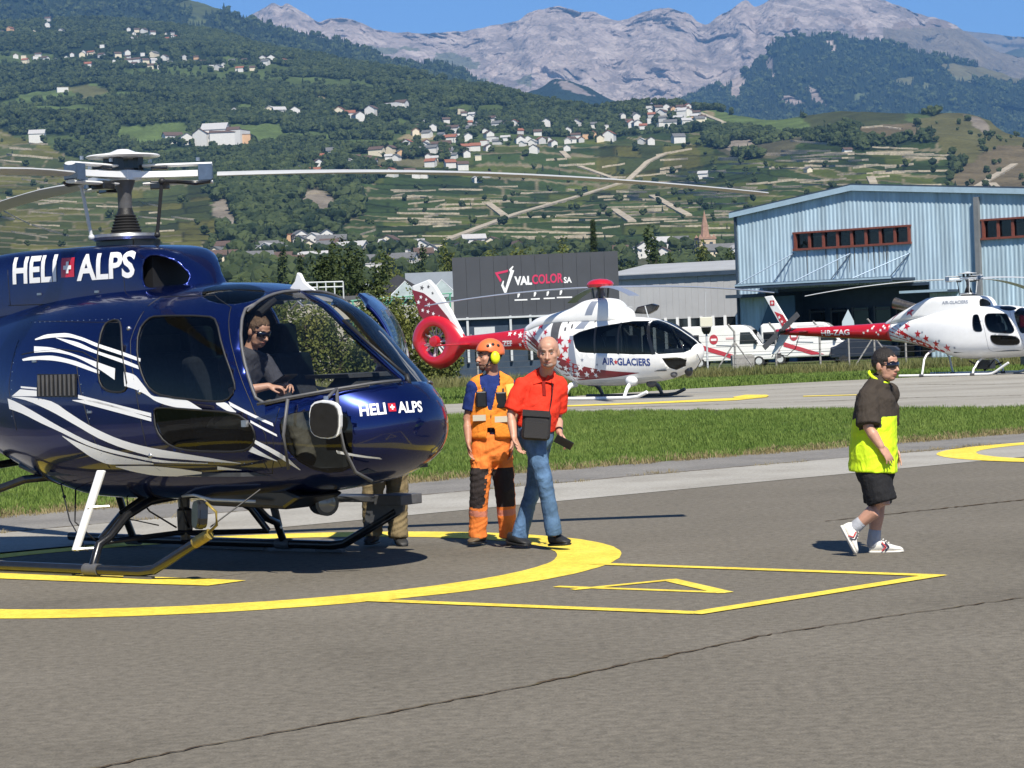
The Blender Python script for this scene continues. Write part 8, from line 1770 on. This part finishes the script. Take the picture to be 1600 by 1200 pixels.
# ---- pilot in the right-hand seat
def pilot():
    yw = rad(BYAW); Mx = Matrix.Translation(Vector(BO)) @ Matrix.Rotation(yw, 4, 'Z'); L = lambda x, y, z: Mx @ Vector((x + .11, y - .11, z)); D = lambda x, y, z: (Mx.to_3x3() @ Vector((x, y, z)))
    H = Head(L(1.80, -.34, 1.885), D(.95, -.05, -.38), k=.98); nk = L(1.70, -.36, 1.70); pel = L(1.52, -.40, 1.12)
    shR, shL = L(1.66, -.56, 1.64), L(1.68, -.16, 1.64); eR, wR = L(1.78, -.62, 1.42), L(1.98, -.44, 1.46); eL, wL = L(1.82, -.12, 1.40), L(2.0, -.28, 1.47)
    hR, hL = L(1.55, -.49, 1.12), L(1.55, -.31, 1.12); kR, kL = L(2.05, -.54, 1.30), L(2.05, -.28, 1.30); aR, aL = L(2.2, -.54, .90), L(2.2, -.28, .90)
    b = MB(); H.volumes(b, nk); limb(b, [nk + Vector((0, 0, -.10)), L(1.6, -.38, 1.4), pel], [(.08, .06), (.13, .09), (.12, .09)], up=D(1, 0, 0))
    for s_, e, w in ((shR, eR, wR), (shL, eL, wL)): limb(b, [s_, s_.lerp(e, .5), e, e.lerp(w, .35), w], [.052, .048, .040, .042, .028])
    hand(b, wR, D(.8, .5, .0), D(0, .5, -1), .9, 1., -1); hand(b, wL, D(.8, -.4, .0), D(0, -.5, -1), .9, 1., 1)
    for h, k_, a in ((hR, kR, aR), (hL, kL, aL)): limb(b, [h, h.lerp(k_, .5), k_, a], [.08, .07, .055, .04])
    body = remesh(b, .006, 'person', M_SKIN, None, 3); tag(body, 'pilot in dark shirt and sunglasses seated in the blue helicopter', 'person'); H.face(body, M_HAIRB, eyes=False); H.glasses(body)
    H.hair(body, M_HAIRB, lambda r, f, u: u > (.072 if f > .06 else (.05 if f > .03 else (.01 if f > -.02 else -.045))), 1.07, rough=.003)
    t = MB(); limb(t, [nk + Vector((0, 0, -.02)), L(1.65, -.37, 1.58), L(1.58, -.38, 1.35), L(1.53, -.40, 1.14)], [(.10, .09), (.175, .12), (.17, .13), (.17, .14)], up=D(1, 0, 0))
    yoke(t, nk, shR, shL, .06, .02)
    for s_, e in ((shR, eR), (shL, eL)): cuff(t, [s_, s_.lerp(e, .4), s_.lerp(e, .85)], [.07, .07, .07])
    remesh(t, .012, 'shirt', cloth('dark_pilot_shirt', (.05, .05, .062)), body, 4, .008, .12, 2)
    tr = MB(); limb(tr, [hR.lerp(hL, .5) - D(.08, 0, 0), hR.lerp(hL, .5)], [(.17, .12), (.17, .12)])
    for h, k_, a in ((hR, kR, aR), (hL, kL, aL)): limb(tr, [h, h.lerp(k_, .5), k_, a], [.1, .092, .08, .075])
    remesh(tr, .012, 'trousers', cloth('stone_trousers', (.22, .19, .15)), body, 4, .01, .12, 3)
    tb = MB().box(L(2.06, -.36, 1.50), (.20, .14, .012), Mx.to_3x3() @ Matrix.Rotation(rad(-25), 3, 'Y')); tag(tb.build('tablet', M_BLKP), 'small tablet held by the pilot of the blue helicopter', 'tablet')
    for s_, z in ((-.44, 1.6),): MB().tube([L(1.60, -.52, 1.70), L(1.76, -.46, 1.55), L(1.72, -.42, 1.3)], [(.024, .004)]*3, 8).build('seat_belt', M_GREY, body)
pilot()
bpy.data.scenes.remove(_TS)
# ------------------------------------------------------------------ labels of look-alikes: told apart by their order from the left
ONES = 'first second third fourth fifth sixth seventh eighth ninth tenth eleventh twelfth thirteenth fourteenth fifteenth sixteenth seventeenth eighteenth nineteenth'.split()
def nth(k):
    if k < 19: return ONES[k]
    t, o = divmod(k + 1, 10); tens = ['', '', 'twent', 'thirt', 'fort', 'fift', 'sixt'][t]
    return tens + 'ieth' if o == 0 else tens + 'y-' + ONES[o-1]
for D_ in (TWINS, WTW):
    for lab, L_ in D_.items():
        if len(L_) < 2 and D_ is TWINS: continue
        for k, (x_, o_, what) in enumerate(sorted(L_, key=lambda q: q[0])): o_['label'] = ('leftmost' if k == 0 else nth(k) + ' from left') + ' of the ' + what
